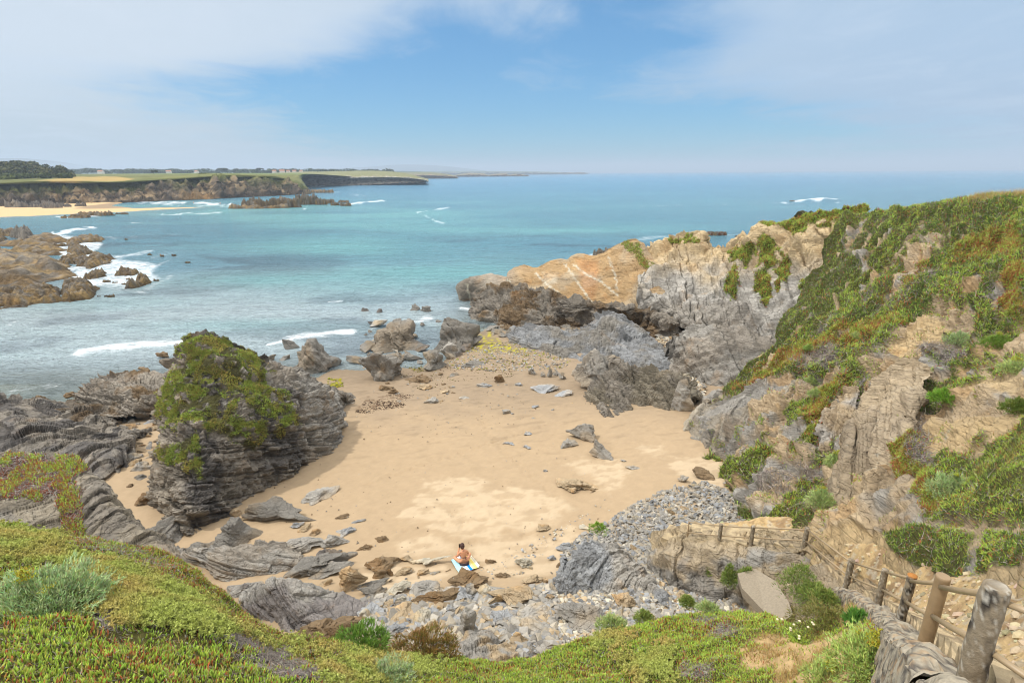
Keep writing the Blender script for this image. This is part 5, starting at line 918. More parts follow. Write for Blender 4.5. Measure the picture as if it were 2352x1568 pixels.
pebbles('gravel', SS('e', [(230, 500), (500, 430), (800, 440), (1200, 480), (1500, 560), (1300, 700), (900, 820), (400, 860), (200, 740)]), 420, .04, .13, [DARK, GREY, BROWN], dens=lambda u, v: np.clip(1.2 - (v - 900) / 130, .1, 1))
pebbles('gravel', SS('h', [(-600, -200), (2000, -350), (1900, 150), (1500, 520), (300, 420), (-200, 330)]), 330, .03, .10, [DARK, GREY, BROWN])
pebbles('weed_scraps', SS('e', [(520, 330), (900, 280), (1250, 300), (1300, 380), (900, 420), (600, 480)]), 500, .05, .18, [lin(92, 62, 44) * .6, lin(120, 112, 50) * .6], lift=.02)
pebbles('weed_scraps', SS('e', [(230, 620), (300, 540), (520, 480), (630, 500), (560, 580), (330, 630)]), 700, .05, .16, [lin(92, 62, 44) * .6, lin(70, 52, 38) * .6], lift=.02)
pebbles('gravel', SS('h', [(1330, 560), (1700, 240), (2000, 100), (1900, 60), (1500, 300), (1300, 420), (800, 620), (400, 760), (300, 720), (900, 560)]), 700, .04, .16, [GREY, BLUEG, TAN, PALE])
pebbles('green_weed', SS('e', [(40, 390), (140, 395), (160, 450), (60, 450)]), 160, .1, .4, [lin(170, 160, 40) * .7, lin(140, 140, 40) * .7], lift=.02)
pebbles('green_weed', SS('e', [(560, 270), (720, 300), (780, 345), (640, 350), (540, 300)]), 160, .1, .35, [lin(150, 140, 40) * .6, lin(110, 100, 40) * .6], lift=.02)

# ---------------------------------------------------------------- reefs in the bay
WEED, WEED2 = lin(150, 124, 80) * .72, lin(120, 98, 66) * .66
def islet(name, poly, H, label, col=WEED, col2=WEED2, group=None, warp=.16, seed=0, res=None, tip=1.0, bz=0.0, edge=.16, fs=1.0):
    X = UZ(np.array([p[0] for p in poly], float), np.array([p[1] for p in poly], float), bz)[:, :2]
    lo, hi = X.min(0), X.max(0); L = max(hi - lo); pad = .06 * L + .2; t = proj(np.array([*X.mean(0), 0]))[2]
    res = res or max(t / FPX * 2.2, L / 460); xs = np.arange(lo[0] - pad, hi[0] + pad, res); ys = np.arange(lo[1] - pad, hi[1] + pad, max(res, (hi[1] - lo[1] + 2 * pad) / 420))
    x, y = np.meshgrid(xs, ys); Q = np.stack([x, y, 0 * x + seed * 3.7], -1); sc = 6 * fs / max(math.sqrt((hi - lo)[0] * (hi - lo)[1]) * .7, 2)
    w = warp * min(hi - lo) * .5; wx = x + w * fbm(Q * sc * .4, 4); wy = y + w * fbm(Q * sc * .4 + 7, 4)
    sd = spoly(wx, wy, [tuple(p) for p in X]) / max(.5 * min(hi - lo), .5)
    hgt = H * sstep(sd, -.02, edge) ** .7 * (.10 + .55 * ridged(Q * sc * .38 + 3, 5) + .55 * ridged(Q * sc * 1.1 + 5, 5) - .35 * sstep(fbm(Q * sc * .5 + 9, 4), .1, .45)) + .22 * H * facets(Q, 1.6 / sc, 6, seed) * sstep(sd, 0, .15) + .12 * H * facets(Q, .6 / sc, 6, seed + 2) * sstep(sd, 0, .1) + .10 * H * fbm(Q * sc * 3, 3) * (sd > 0)
    z = np.where(sd > -.25, hgt - .12 - .8 * np.clip(-sd, 0, 1), -2) + bz; G = np.stack([x + .3 * res * fbm(Q * sc * 2, 2), y, z], -1)
    i = gridfaces(*x.shape); zz = z.ravel(); i = i[(zz[i].max(1) > bz - .35)]
    used = np.unique(i); mp = np.zeros(z.size, int); mp[used] = np.arange(len(used))
    c = mixc(np.broadcast_to(col, G.shape), col2, sstep(fbm(Q * sc * .8, 4), -.2, .3)); c = mixc(c, DARK * .7, sstep(fbm(Q * sc * 2.2 + 4, 4), .0, .3) * .8); c = c * (1 + .5 * fbm(Q * sc * 4 + 1, 4))[..., None].clip(.4, 1.6); c = mixc(c, GREY * .95, sstep(z / H, .45, .95) * .3 * tip); c = mixc(c, lin(74, 60, 38) * .5, sstep(z - bz, .45, .05) * .6)
    o = mesh(name, G.reshape(-1, 3)[used], [mp[i]], c.reshape(-1, 3)[used], MRI); return tag(o, label, 'rock', group)
def box_islet(sp, x0, y0, x1, y1, label, col=WEED, col2=WEED2, group=None, seed=0, name='reef_rock', hk=1.0, asp=.5):
    u0, v0 = S(sp, x0, y0); u1, v1 = S(sp, x1, y1); g0 = UZ(u0, v1, 0.0); g1 = UZ(u1, v1, 0.0); W = np.linalg.norm(g1 - g0); t = proj(.5 * (g0 + g1))[2]
    H = (v1 - v0) * t / FPX; c = .5 * (g0 + g1) + np.array([0, W * asp * .5, 0]); a = np.linspace(0, 6.28, 15)[:-1]
    pts = c[None] + np.stack([np.cos(a) * W * .5, np.sin(a) * W * .5 * asp, 0 * a], 1); u, v, _ = proj(pts)
    return islet(name, list(zip(u, v)), H * hk, label, col, col2, group, .25, seed, W / 90, fs=.5)
A = lambda pts: SS('a', pts)
islet('reef', A([(-300, 690), (60, 690), (130, 735), (240, 790), (400, 800), (500, 850), (430, 900), (400, 945), (250, 965), (-300, 990)]), 2.8, 'biggest brown reef hump at the edge of the bay', seed=1, col=lin(156, 132, 92) * .74)
islet('reef', A([(-300, 985), (250, 975), (380, 965), (420, 1000), (400, 1050), (230, 1085), (100, 1092), (-300, 1130)]), 1.8, 'golden brown reef nearest the beach side of the hump', seed=2)
islet('reef', A([(410, 960), (560, 905), (640, 980), (620, 1040), (450, 1062), (390, 1050)]), 1.9, 'golden weedy reef ending in a steep edge', seed=3)
islet('reef', A([(60, 685), (120, 650), (240, 605), (420, 640), (470, 740), (300, 745), (120, 725)]), 2.2, 'brown reef behind the big hump', seed=4)
islet('reef', A([(100, 650), (120, 615), (240, 620), (250, 665), (180, 672)]), 4.5, 'dark squat block on top of the brown reef', seed=5, col=DARK, col2=DARK * .8)
islet('reef', A([(-100, 610), (20, 600), (100, 585), (165, 590), (160, 612), (60, 618)]), 2.0, 'golden flat reef close to the far beach', seed=6)
islet('reef', A([(-100, 640), (20, 630), (60, 650), (0, 662), (-100, 664)]), 1.6, 'low reef between flat golden reef and brown reef', seed=7)
islet('reef', A([(420, 690), (470, 655), (560, 612), (690, 630), (690, 655), (560, 660), (500, 680)]), 1.7, 'thin straggling reef with foam all round', seed=8)
islet('reef', A([(440, 712), (470, 697), (560, 695), (650, 735), (560, 755), (470, 752)]), 1.7, 'oval reef beside the wash', seed=9)
islet('reef', A([(370, 770), (560, 780), (610, 745), (680, 742), (770, 770), (740, 800), (620, 838), (520, 822), (430, 795)]), 1.9, 'forked reef running into the white wash', seed=10)
islet('reef', A([(555, 908), (620, 868), (710, 868), (705, 890), (610, 912)]), 1.3, 'narrow reef off the golden weedy one', seed=11)
islet('reef', A([(760, 885), (800, 850), (870, 855), (940, 862), (880, 888)]), 1.3, 'low reef well out in the wash', seed=12)
islet('reef', A([(830, 968), (890, 930), (950, 880), (1010, 910), (990, 942), (880, 970)]), 1.5, 'lumpy reef at the outer end of the wash', seed=13)
for k, q in enumerate([(675, 905, 735, 930), (740, 912, 785, 935), (800, 922, 860, 945), (1020, 895, 1057, 918), (640, 1005, 670, 1022), (680, 1003, 757, 1026), (1065, 735, 1095, 754), (980, 730, 1012, 744), (1140, 733, 1175, 749), (1228, 781, 1268, 798), (828, 626, 852, 643), (835, 893, 870, 912), (300, 665, 420, 690), (620, 720, 660, 735)]):
    box_islet('a', *q, 'small brown rock awash around the western reef', group='rocks awash around the reef', seed=20 + k)
box_islet('a', 1510, 405, 1900, 434, 'low skirt of the largest offshore rock', seed=40, asp=.3); box_islet('a', 1590, 352, 1985, 430, 'largest offshore rock with jagged back, off the far beach', seed=41, col=lin(122, 104, 74) * .55, asp=.3)
box_islet('a', 1965, 338, 2120, 408, 'pointed offshore rock beside the largest one', seed=42, col=lin(120, 108, 84) * .55); box_islet('a', 2100, 365, 2180, 408, 'lower shoulder rock next to the pointed one', seed=43)
for k, q in enumerate([(2160, 370, 2230, 400), (2255, 377, 2325, 394), (2270, 392, 2340, 416), (2205, 390, 2265, 412)]): box_islet('a', *q, 'small rock in foam at the end of the offshore rocks', group='small offshore rocks', seed=44 + k)
box_islet('a', 2005, 303, 2072, 336, 'knob rock below the first headland', seed=50); box_islet('a', 2070, 304, 2218, 328, 'flat rock trailing off the first headland', seed=51)
box_islet('a', 372, 470, 560, 498, 'low golden rock on the edge of the far beach', seed=52); box_islet('a', 500, 452, 705, 484, 'golden humped rock on the edge of the far beach', seed=53)
for k, q in enumerate([(765, 458, 805, 470), (800, 457, 850, 472), (725, 468, 765, 480)]): box_islet('a', *q, 'tiny rock off the far beach', group='tiny rocks off the far beach', seed=54 + k)
box_islet('c', 160, 583, 245, 608, 'reddish rock in surf beyond the headland, bigger of two', seed=60, col=lin(110, 72, 50) * .6); box_islet('c', 240, 585, 385, 614, 'long reddish rock in surf beyond the headland', seed=61, col=lin(110, 72, 50) * .6); box_islet('c', 422, 604, 468, 622, 'small reddish rock alone beyond the headland', seed=62, col=lin(110, 72, 50) * .6)
box_islet('m', 1180, 105, 1440, 185, 'dark rock showing behind the tawny slab wall', seed=63, col=DARK, col2=BROWN); box_islet('m', 1590, 90, 1900, 300, 'dark jagged rock in the notch behind the slab wall', seed=64, col=DARK, col2=BROWN, asp=.4, hk=.8)
box_islet('c', 200, 695, 330, 770, 'dark rock at sea beyond the notch of the headland', seed=65, col=DARK, col2=BROWN, hk=.6)
box_islet('c', 790, 376, 855, 386, 'rock under the breaking swell offshore', seed=66, col=DARK); box_islet('c', 985, 380, 1020, 392, 'dark rock tip inside the offshore breaker', seed=67, col=DARK)


# ---------------------------------------------------------------- far coast
def build_coast():
    u = [-420, -250, -100, 0, 120, 260, 380, 480, 560, 640, 690, 706]
    bv = [488, 482, 478, 475, 470, 466, 461, 457, 453, 449, 446, 444]; tv = [434, 432, 429, 428, 424, 427, 420, 411, 408, 413, 424, 440]
    p1 = [420, 417, 414, 413, 410, 409, 405, 402, 402, 404, 414, 436]; p2 = [405, 404, 403, 402, 400.5, 399.5, 398.8, 398.2, 398, 398.2, 399, 402]
    base = [(a, b, None, .3) for a, b in zip(u, bv)]; bt = [ctrl_t(p) for p in base]
    rows = [base, [(a, .45 * b + .55 * c, t + 7 + .01 * t) for a, b, c, t in zip(u, bv, tv, bt)], [(a, c, t + 14 + .02 * t) for a, c, t in zip(u, tv, bt)],
            [(a, c, t + 90) for a, c, t in zip(u, p1, bt)], [(a, c, 1150 if a < 690 else t + 200) for a, c, t in zip(u, p2, bt)]]
    G = patch(rows, 620, 190, [(0, 260, -6)]); rn = np.linspace(0, 1, 190)[:, None] * np.ones((1, 620)); uu, v, t = proj(G)
    cl = sstep(rn, .46, .38) ; Q = G * .022; n = normals(G); n = np.where(((G - CAMP) * n).sum(-1, keepdims=True) > 0, -n, n)
    s, o = strata(G, (.75, .1, .6), 9, 5.0, 4, .3, 5); rg = ridged(Q + 3, 5)
    G = G + n * ((s * .8 + 9 * (rg - .6) + 4 * (ridged(G * .09 + 5, 4) - .5) + 2.5 * facets(G, 9, 6, 1)) * cl * sstep(rn, 0, .06) + 1.2 * fbm(G * .02, 4) * sstep(rn, .38, .5) * sstep(rn, .8, .6))[..., None]
    wv = v + 5 * fbm(G * .02, 4); q = sstep(rn + .06 * fbm(G * .03, 4), .30, .40)
    C = mixc(np.broadcast_to(lin(128, 112, 94) * .68, G.shape), lin(172, 148, 114) * .74, sstep(fbm(G * .05, 4), -.1, .4)); C = mixc(C, lin(84, 74, 62) * .55, sstep(fbm(G * [.16, .16, .3], 4), .0, .3) * .85); C = mixc(C, lin(72, 64, 56) * .55, sstep(rn, .14, .06) * .8)
    C = mixc(C, lin(172, 138, 92) * .7, sstep(fbm(G * .03 + 6, 3), .1, .4) * sstep(uu, 400, 440) * sstep(uu, 520, 480) * .8)
    grass = mixc(np.broadcast_to(lin(130, 130, 74) * .64, G.shape), lin(112, 114, 62) * .64, sstep(fbm(G * .04, 4), -.1, .3))
    field = sstep(spoly(uu + 6 * fbm(G * .02, 3), v + 1.2 * fbm(G * .02 + 4, 3), A([(230, 245), (500, 222), (700, 218), (900, 235), (840, 250), (600, 252), (420, 262)])), -1, 1.2)
    grass = mixc(grass, lin(196, 166, 104) * .68, field * .8); grass = mixc(grass, lin(124, 138, 82) * .62, sstep(v, 402.5, 399) * (1 - field))
    C = mixc(C, grass, np.clip(q + .5 * sstep(fbm(G * .035 + 9, 4), .1, .4) * sstep(rn, .12, .3), 0, 1))
    finish('coast_land', G, C, MFAR, kind='structure')
    # second headland and the far shore
    def strip(u, bv, tv, tb, name, col, gcol, deep, seed):
        base = [(a, b, tb) for a, b in zip(u, bv)]; ct = [b + (c - b) * .68 for b, c in zip(bv, tv)]; rows = [base, [(a, .5 * b + .5 * c, tb + deep * .03) for a, b, c in zip(u, bv, ct)], [(a, c, tb + deep * .07) for a, c in zip(u, ct)], [(a, c, tb + deep) for a, c in zip(u, tv)]]
        G = patch(rows, 400, 80, [(0, deep, -deep * .05)]); rn = np.linspace(0, 1, 80)[:, None] * np.ones((1, 400)); k = tb / FPX
        n = normals(G); n = np.where(((G - CAMP) * n).sum(-1, keepdims=True) > 0, -n, n); G = G + n * (4.5 * k * (ridged(G / (22 * k) + seed, 5) - .6) * sstep(rn, .6, .45) + .6 * k * fbm(G / (30 * k), 3))[..., None]
        C = mixc(np.broadcast_to(col, G.shape), col * .6, sstep(fbm(G / (9 * k), 4), -.1, .4)); C = mixc(C, gcol, sstep(rn + .08 * fbm(G / (14 * k), 3), .40, .52))
        finish(name, G, C, MFAR, kind='structure')
    strip([640, 690, 740, 800, 850, 900, 940, 965, 984], [434, 431, 429, 426, 423.5, 421.5, 419.5, 418, 417], [398, 396, 395, 394, 393.5, 395, 400, 407, 415], 900, 'coast_land', lin(166, 156, 140) * .9, lin(142, 140, 92) * .66, 600, 5)
    strip([820, 900, 960, 1000, 1040, 1052], [413, 412, 411, 410.3, 409.6, 409.4], [399.5, 397.5, 396.5, 397.5, 403, 408.6], 1900, 'coast_land', lin(176, 140, 108) * .68, lin(140, 136, 92) * .6, 900, 8)
    strip([1040, 1062, 1080, 1110, 1122, 1130, 1160, 1170, 1180, 1200, 1214], [406.6, 406.4, 406.2, 406, 405.8, 405.8, 405.4, 405.2, 405, 404.8, 404.6], [404, 400, 398.5, 399.5, 403, 401, 399.5, 403, 400.5, 401.5, 404.3], 2700, 'coast_land', lin(176, 140, 108) * .66, lin(150, 140, 100) * .6, 500, 9)
    strip([880, 980, 1100, 1200, 1280, 1350], [404, 403, 401.8, 400.8, 399.8, 399.2], [395.5, 394.5, 394.2, 395, 396.8, 398.6], 4800, 'coast_land', lin(160, 140, 120) * .6, lin(120, 130, 90) * .5, 1500, 12)
    def hills(u, v, t, col, name):
        rows = [[(a, 408, t) for a in u], [(a, .6 * b + .4 * 404, t + 200) for a, b in zip(u, v)], [(a, b, t + 900) for a, b in zip(u, v)]]
        G = patch(rows, 240, 40, [(0, 900, -40)]); finish(name, G, np.broadcast_to(col, G.shape), MFAR, kind='structure')
    hills([-400, -200, 0, 60, 160, 300, 420, 560, 640, 720, 800, 850, 930, 1010, 1080, 1160], [368, 362, 364, 366, 384, 393, 395, 396, 391, 388, 386, 383, 378, 381, 388, 398], 9000, lin(90, 105, 88) * .5, 'hills')
    hills([-300, 0, 165, 300, 420, 520, 640, 800, 940, 1000], [390, 389, 388.5, 390.5, 391, 390.5, 392.5, 393, 394, 396.5], 3000, lin(84, 104, 74) * .5, 'hills')
    # beach in front of it
    pl = SS('a', [(-700, 490), (0, 492), (220, 484), (380, 478), (560, 466), (760, 460), (900, 452), (1100, 441), (1300, 431), (1500, 422), (1540, 416), (1300, 421), (1050, 425), (900, 428), (760, 412), (860, 392), (700, 380), (400, 395), (-700, 400)])
    X = UZ(np.array([p[0] for p in pl]), np.array([p[1] for p in pl]), .15); us = np.arange(-430, 580, 2.2); vs = np.arange(461, 505, .45); a, b = np.meshgrid(us, vs); P = UZ(a, b, 0.0)
    sd = spoly(a * .25, b + .7 * fbm(np.stack([a * .02, b * .3, 0 * a], -1), 3), [(p[0] * .25, p[1]) for p in pl]); P[..., 2] = .75 * sstep(sd, -.5, 4) - .22
    nn = fbm(P * [.03, .06, 1], 4); C = mixc(np.broadcast_to(lin(218, 184, 136) * .74, P.shape), lin(158, 136, 110) * .6, sstep(spoly(a, b + 2 * nn, A([(560, 420), (760, 395), (1000, 415), (900, 438), (600, 446), (460, 440)])), -.5, 2.5) * .8); C = mixc(C, lin(150, 122, 90) * .6, sstep(sd, 1.2, .3) * .5)
    f = gridfaces(*a.shape, flip=False); zz = P[..., 2].ravel(); f = f[zz[f].max(1) > -.15]; used = np.unique(f); mp = np.zeros(zz.size, int); mp[used] = np.arange(len(used))
    tag(mesh('far_beach', P.reshape(-1, 3)[used], [mp[f]], C.reshape(-1, 3)[used], MSAND, smooth=True), kind='structure')
    # tumbled dark rocks at the foot of the far cliff
    for k, q in enumerate([(10, 375, 210, 432), (200, 385, 330, 430), (255, 390, 385, 436), (420, 400, 470, 428), (490, 390, 562, 424), (380, 395, 430, 425)]): 
        u0, v0 = S('a', q[0], q[1]); u1, v1 = S('a', q[2], q[3]); box_islet('a', *q, 'dark tumbled rock at the foot of the far cliff', DARK, BLACK, 'rocks under the far cliff', 80 + k)
build_coast()

# ---- trees and houses far off
def leafcloud(pos, rad, n, size, c0, c1):
    i = RNG.integers(len(pos), size=n); d = RNG.normal(size=(n, 3)); d /= np.linalg.norm(d, axis=1)[:, None]; p = pos[i] + d * rad[i] * (.75 + .35 * RNG.random((n, 1)))
    a = RNG.normal(size=(n, 3)); a /= np.linalg.norm(a, axis=1)[:, None]; b = np.cross(a, d); s = size * (.6 + .8 * RNG.random((n, 1))); V = np.stack([p - a * s, p + b * s * .8, p + a * s, p - b * s * .8], 1).reshape(-1, 3)
    c = mixc(np.broadcast_to(np.asarray(c0), (n, 3)), c1, np.clip(.5 + .5 * fbm(p / (rad.max() * 1.2), 3) + .25 * RNG.normal(size=n), 0, 1)) * (1 + .18 * RNG.normal(size=(n, 1))).clip(.5, 1.5)
    return V, np.arange(4 * n).reshape(-1, 4), np.repeat(c, 4, 0)
def grove():
    P, R = [], []
    for k in range(230):
        u = RNG.uniform(-330, 158); t = RNG.uniform(470, 640); prof = np.interp(u, [-330, -60, 20, 60, 100, 130, 150, 166], [380, 374, 371, 368, 370, 377, 386, 398]); b = 408 + (560 - t) * .02
        r = RNG.uniform(4.5, 7.5); x = UP(u, prof + RNG.random() ** 1.5 * (b - prof) * .9, t); P.append(x - [0, 0, r * .7]); R.append([r, r, r * .7])
    V, F, C = leafcloud(np.array(P), np.array(R), 42000, 1.3, lin(70, 84, 46) * .42, lin(116, 112, 62) * .50)
    tag(mesh('grove_trees', V, [F], C, MFL), kind='stuff')
    P, R = [], []
    for k in range(60):
        u = RNG.uniform(-200, 165); t = RNG.uniform(440, 470); P.append(UP(u, RNG.uniform(403, 411), t)); R.append([5, 5, 2.2])
    V, F, C = leafcloud(np.array(P), np.array(R), 9000, .9, lin(70, 84, 42) * .42, lin(110, 120, 60) * .5); tag(mesh('undergrowth', V, [F], C, MFL), kind='stuff')
    P, R = [], []
    for k in range(150):
        u = RNG.uniform(160, 900); t = RNG.uniform(1300, 1900); P.append(UP(u, RNG.uniform(391.5, 398), t)); r = RNG.uniform(5, 10); R.append([r * 2, r, r * .55])
    V, F, C = leafcloud(np.array(P), np.array(R), 14000, 3.0, lin(70, 88, 54) * .45, lin(100, 112, 66) * .48); tag(mesh('far_woods', V, [F], C, MFL), kind='stuff')
grove()
def tree(u, v, t, h, w, label, lean=0, dark=1.0):
    b = UP(u, v, t); e = empty('tree', b, label, 'tree', None); r = RNG
    seg = np.array([[0, 0, 0], [lean * .2, 0, h * .3], [lean * .6, 0, h * .55], [lean, 0, h * .8]]); rad = np.array([.05, .04, .03, .015]) * h; V = []
    for p, q in zip(seg, rad): V += [p + q * np.array([math.cos(k), math.sin(k), 0]) for k in np.linspace(0, 6.28, 8)[:-1]]
    F = [[i * 7 + k, i * 7 + (k + 1) % 7, (i + 1) * 7 + (k + 1) % 7, (i + 1) * 7 + k] for i in range(3) for k in range(7)]
    for s in range(4):
        p = seg[2] * (1 - s * .12); q = np.array([r.normal() * w * .3 + lean, r.normal() * w * .25, h * (.7 + .08 * s)]); n = len(V); V += [p + [.02 * h, 0, 0], p + [-.01 * h, .02 * h, 0], p + [-.01 * h, -.02 * h, 0], q]; F += [[n, n + 1, n + 3, n + 3], [n + 1, n + 2, n + 3, n + 3], [n + 2, n, n + 3, n + 3]]
    mesh('trunk', np.array(V), [np.array([f for f in F if f[2] != f[3]]), np.array([f[:3] for f in F if f[2] == f[3]])], None, MBARK, e)
    P = np.array([[lean + r.normal() * w * .24, r.normal() * w * .22, h * r.uniform(.55, .9)] for _ in range(14)]); R = np.tile([[w * .2, w * .2, h * .13]], (14, 1)); V, F, C = leafcloud(P, R, 1500, w * .06, lin(58, 72, 44) * .4 * dark, lin(96, 104, 58) * .5 * dark); mesh('crown', V, [F], C, MFL, e)
tree(353, 400.5, 620, 4.2, 6.0, 'lone dark wind-bent tree on the grassy plateau', 1.2)
for k, (u, v, w, lab) in enumerate([(595, 396, 16, 'dark round tree beside the village, tallest on the skyline'), (541, 396.5, 9, 'small tree in the gap before the village'), (512, 396.5, 24, 'broad clump tree of the long dark hedge line')]): tree(u, v, 1250, 9, w, lab, 0)
def bush_far(u, v, t, w, h, label):
    P = UP(u, v, t) + np.array([[RNG.normal() * w * .25, RNG.normal() * w * .2, h * .35] for _ in range(10)]); V, F, C = leafcloud(P, np.tile([[w * .22, w * .22, h * .4]], (10, 1)), 1500, w * .04, lin(96, 112, 50) * .5, lin(140, 144, 66) * .58); tag(mesh('bush', V, [F], C, MFL), label, 'bush')
bush_far(88, 411, 460, 11, 5, 'bright olive round bush at the corner of the far grove'); bush_far(20, 413, 430, 9, 4, 'smaller olive bush below the far grove'); bush_far(472, 403, 560, 12, 3, 'dark flat bush on top of the far cliff')
def house(u, v, t, w, h, label, rot=.3):
    w, h = w * .62, h * .75; e = empty('house', UP(u, v + .4, t), label, 'house', 'houses of the far village'); e.rotation_euler = (0, 0, rot); d = w * .7; x, y = w / 2, d / 2
    V = np.array([[-x, -y, -2], [x, -y, -2], [x, y, -2], [-x, y, -2], [-x, -y, h], [x, -y, h], [x, y, h], [-x, y, h], [-x, 0, h + d * .28], [x, 0, h + d * .28]])
    mesh('wall', V, [np.array([[0, 1, 5, 4], [1, 2, 6, 5], [2, 3, 7, 6], [3, 0, 4, 7]]), np.array([[4, 8, 7], [5, 6, 9]])], None, MWHITE, e)
    o = .4; R = np.array([[-x - o, -y - o, h - .1], [x + o, -y - o, h - .1], [x + o, 0, h + d * .28 + .1], [-x - o, 0, h + d * .28 + .1], [-x - o, y + o, h - .1], [x + o, y + o, h - .1]]); R2 = R + [0, 0, .35]
    mesh('roof', np.concatenate([R, R2]), [np.array([[6, 7, 8, 9], [9, 8, 11, 10], [1, 0, 3, 2], [2, 3, 4, 5], [0, 1, 7, 6], [5, 4, 10, 11], [1, 2, 8, 7], [2, 5, 11, 8], [3, 0, 6, 9], [4, 3, 9, 10]])], None, MTILE, e)
for k, (u, v, w, lab) in enumerate([(232, 397.6, 18, 'pale house low in the trees beyond the dry field'), (388, 397.5, 16, 'pale house behind the lone tree'), (452, 397.6, 14, 'small pale house before the long dark hedge line'), (630, 396.4, 14, 'white house next to the tallest round tree'), (648, 396.2, 18, 'widest white house of the far village'), (662, 396.2, 12, 'narrow white house in the middle of the far village'), (676, 396.2, 14, 'white house with low roof in the far village'), (692, 396.2, 12, 'last white house at the seaward end of the village')]): house(u, v, 1240 + 12 * k, w, 5, lab, RNG.uniform(-.5, .5))

# ---------------------------------------------------------------- stairs and railing
def tube(path, r, k=10, caps=True):
    path = np.array(path, float); n = len(path); V = []; up = np.array([0, 0, 1.0])
    for i in range(n):
        t = path[min(i + 1, n - 1)] - path[max(i - 1, 0)]; t /= np.linalg.norm(t); a = np.cross(t, up if abs(t[2]) < .9 else [1, 0, 0]); a /= np.linalg.norm(a); b = np.cross(a, t); rr = r[i] if np.ndim(r) else r
        V += [path[i] + rr * (math.cos(q) * a + math.sin(q) * b) for q in np.linspace(0, 2 * math.pi, k + 1)[:-1]]
    F = [np.array([[i * k + j, i * k + (j + 1) % k, (i + 1) * k + (j + 1) % k, (i + 1) * k + j] for i in range(n - 1) for j in range(k)])]
    if caps: F.append(np.array([[0] * 0 + list(range(k))[::-1], list(range((n - 1) * k, n * k))]))
    return np.array(V), F
PB = [(1577.5, 1243, 22.0), (1649, 1252, 21.2), (1723, 1256, 20.5), (1844, 1266, 19.1), (1941, 1352, 15.4), (2014, 1392, 12.2), (2065, 1432, 8.95), (2120, 1489, 5.95), (2222, 1580, 3.62)]
PT = [(1579, 1198), (1653.5, 1203), (1731, 1207), (1856, 1211), (1956, 1285), (2029, 1306), (2098, 1318), (2165, 1325), (2304, 1345)]
PBW = [UP(*p) for p in PB]
def top_of(i):                                               # post stands plumb: height from where its top is seen
    b = PBW[i]; v = PT[i][1]; z = np.linspace(.3, 1.8, 300); q = b + np.stack([0 * z, 0 * z, z], 1); vv = proj(q)[1]; return z[np.argmin(abs(vv - v))]
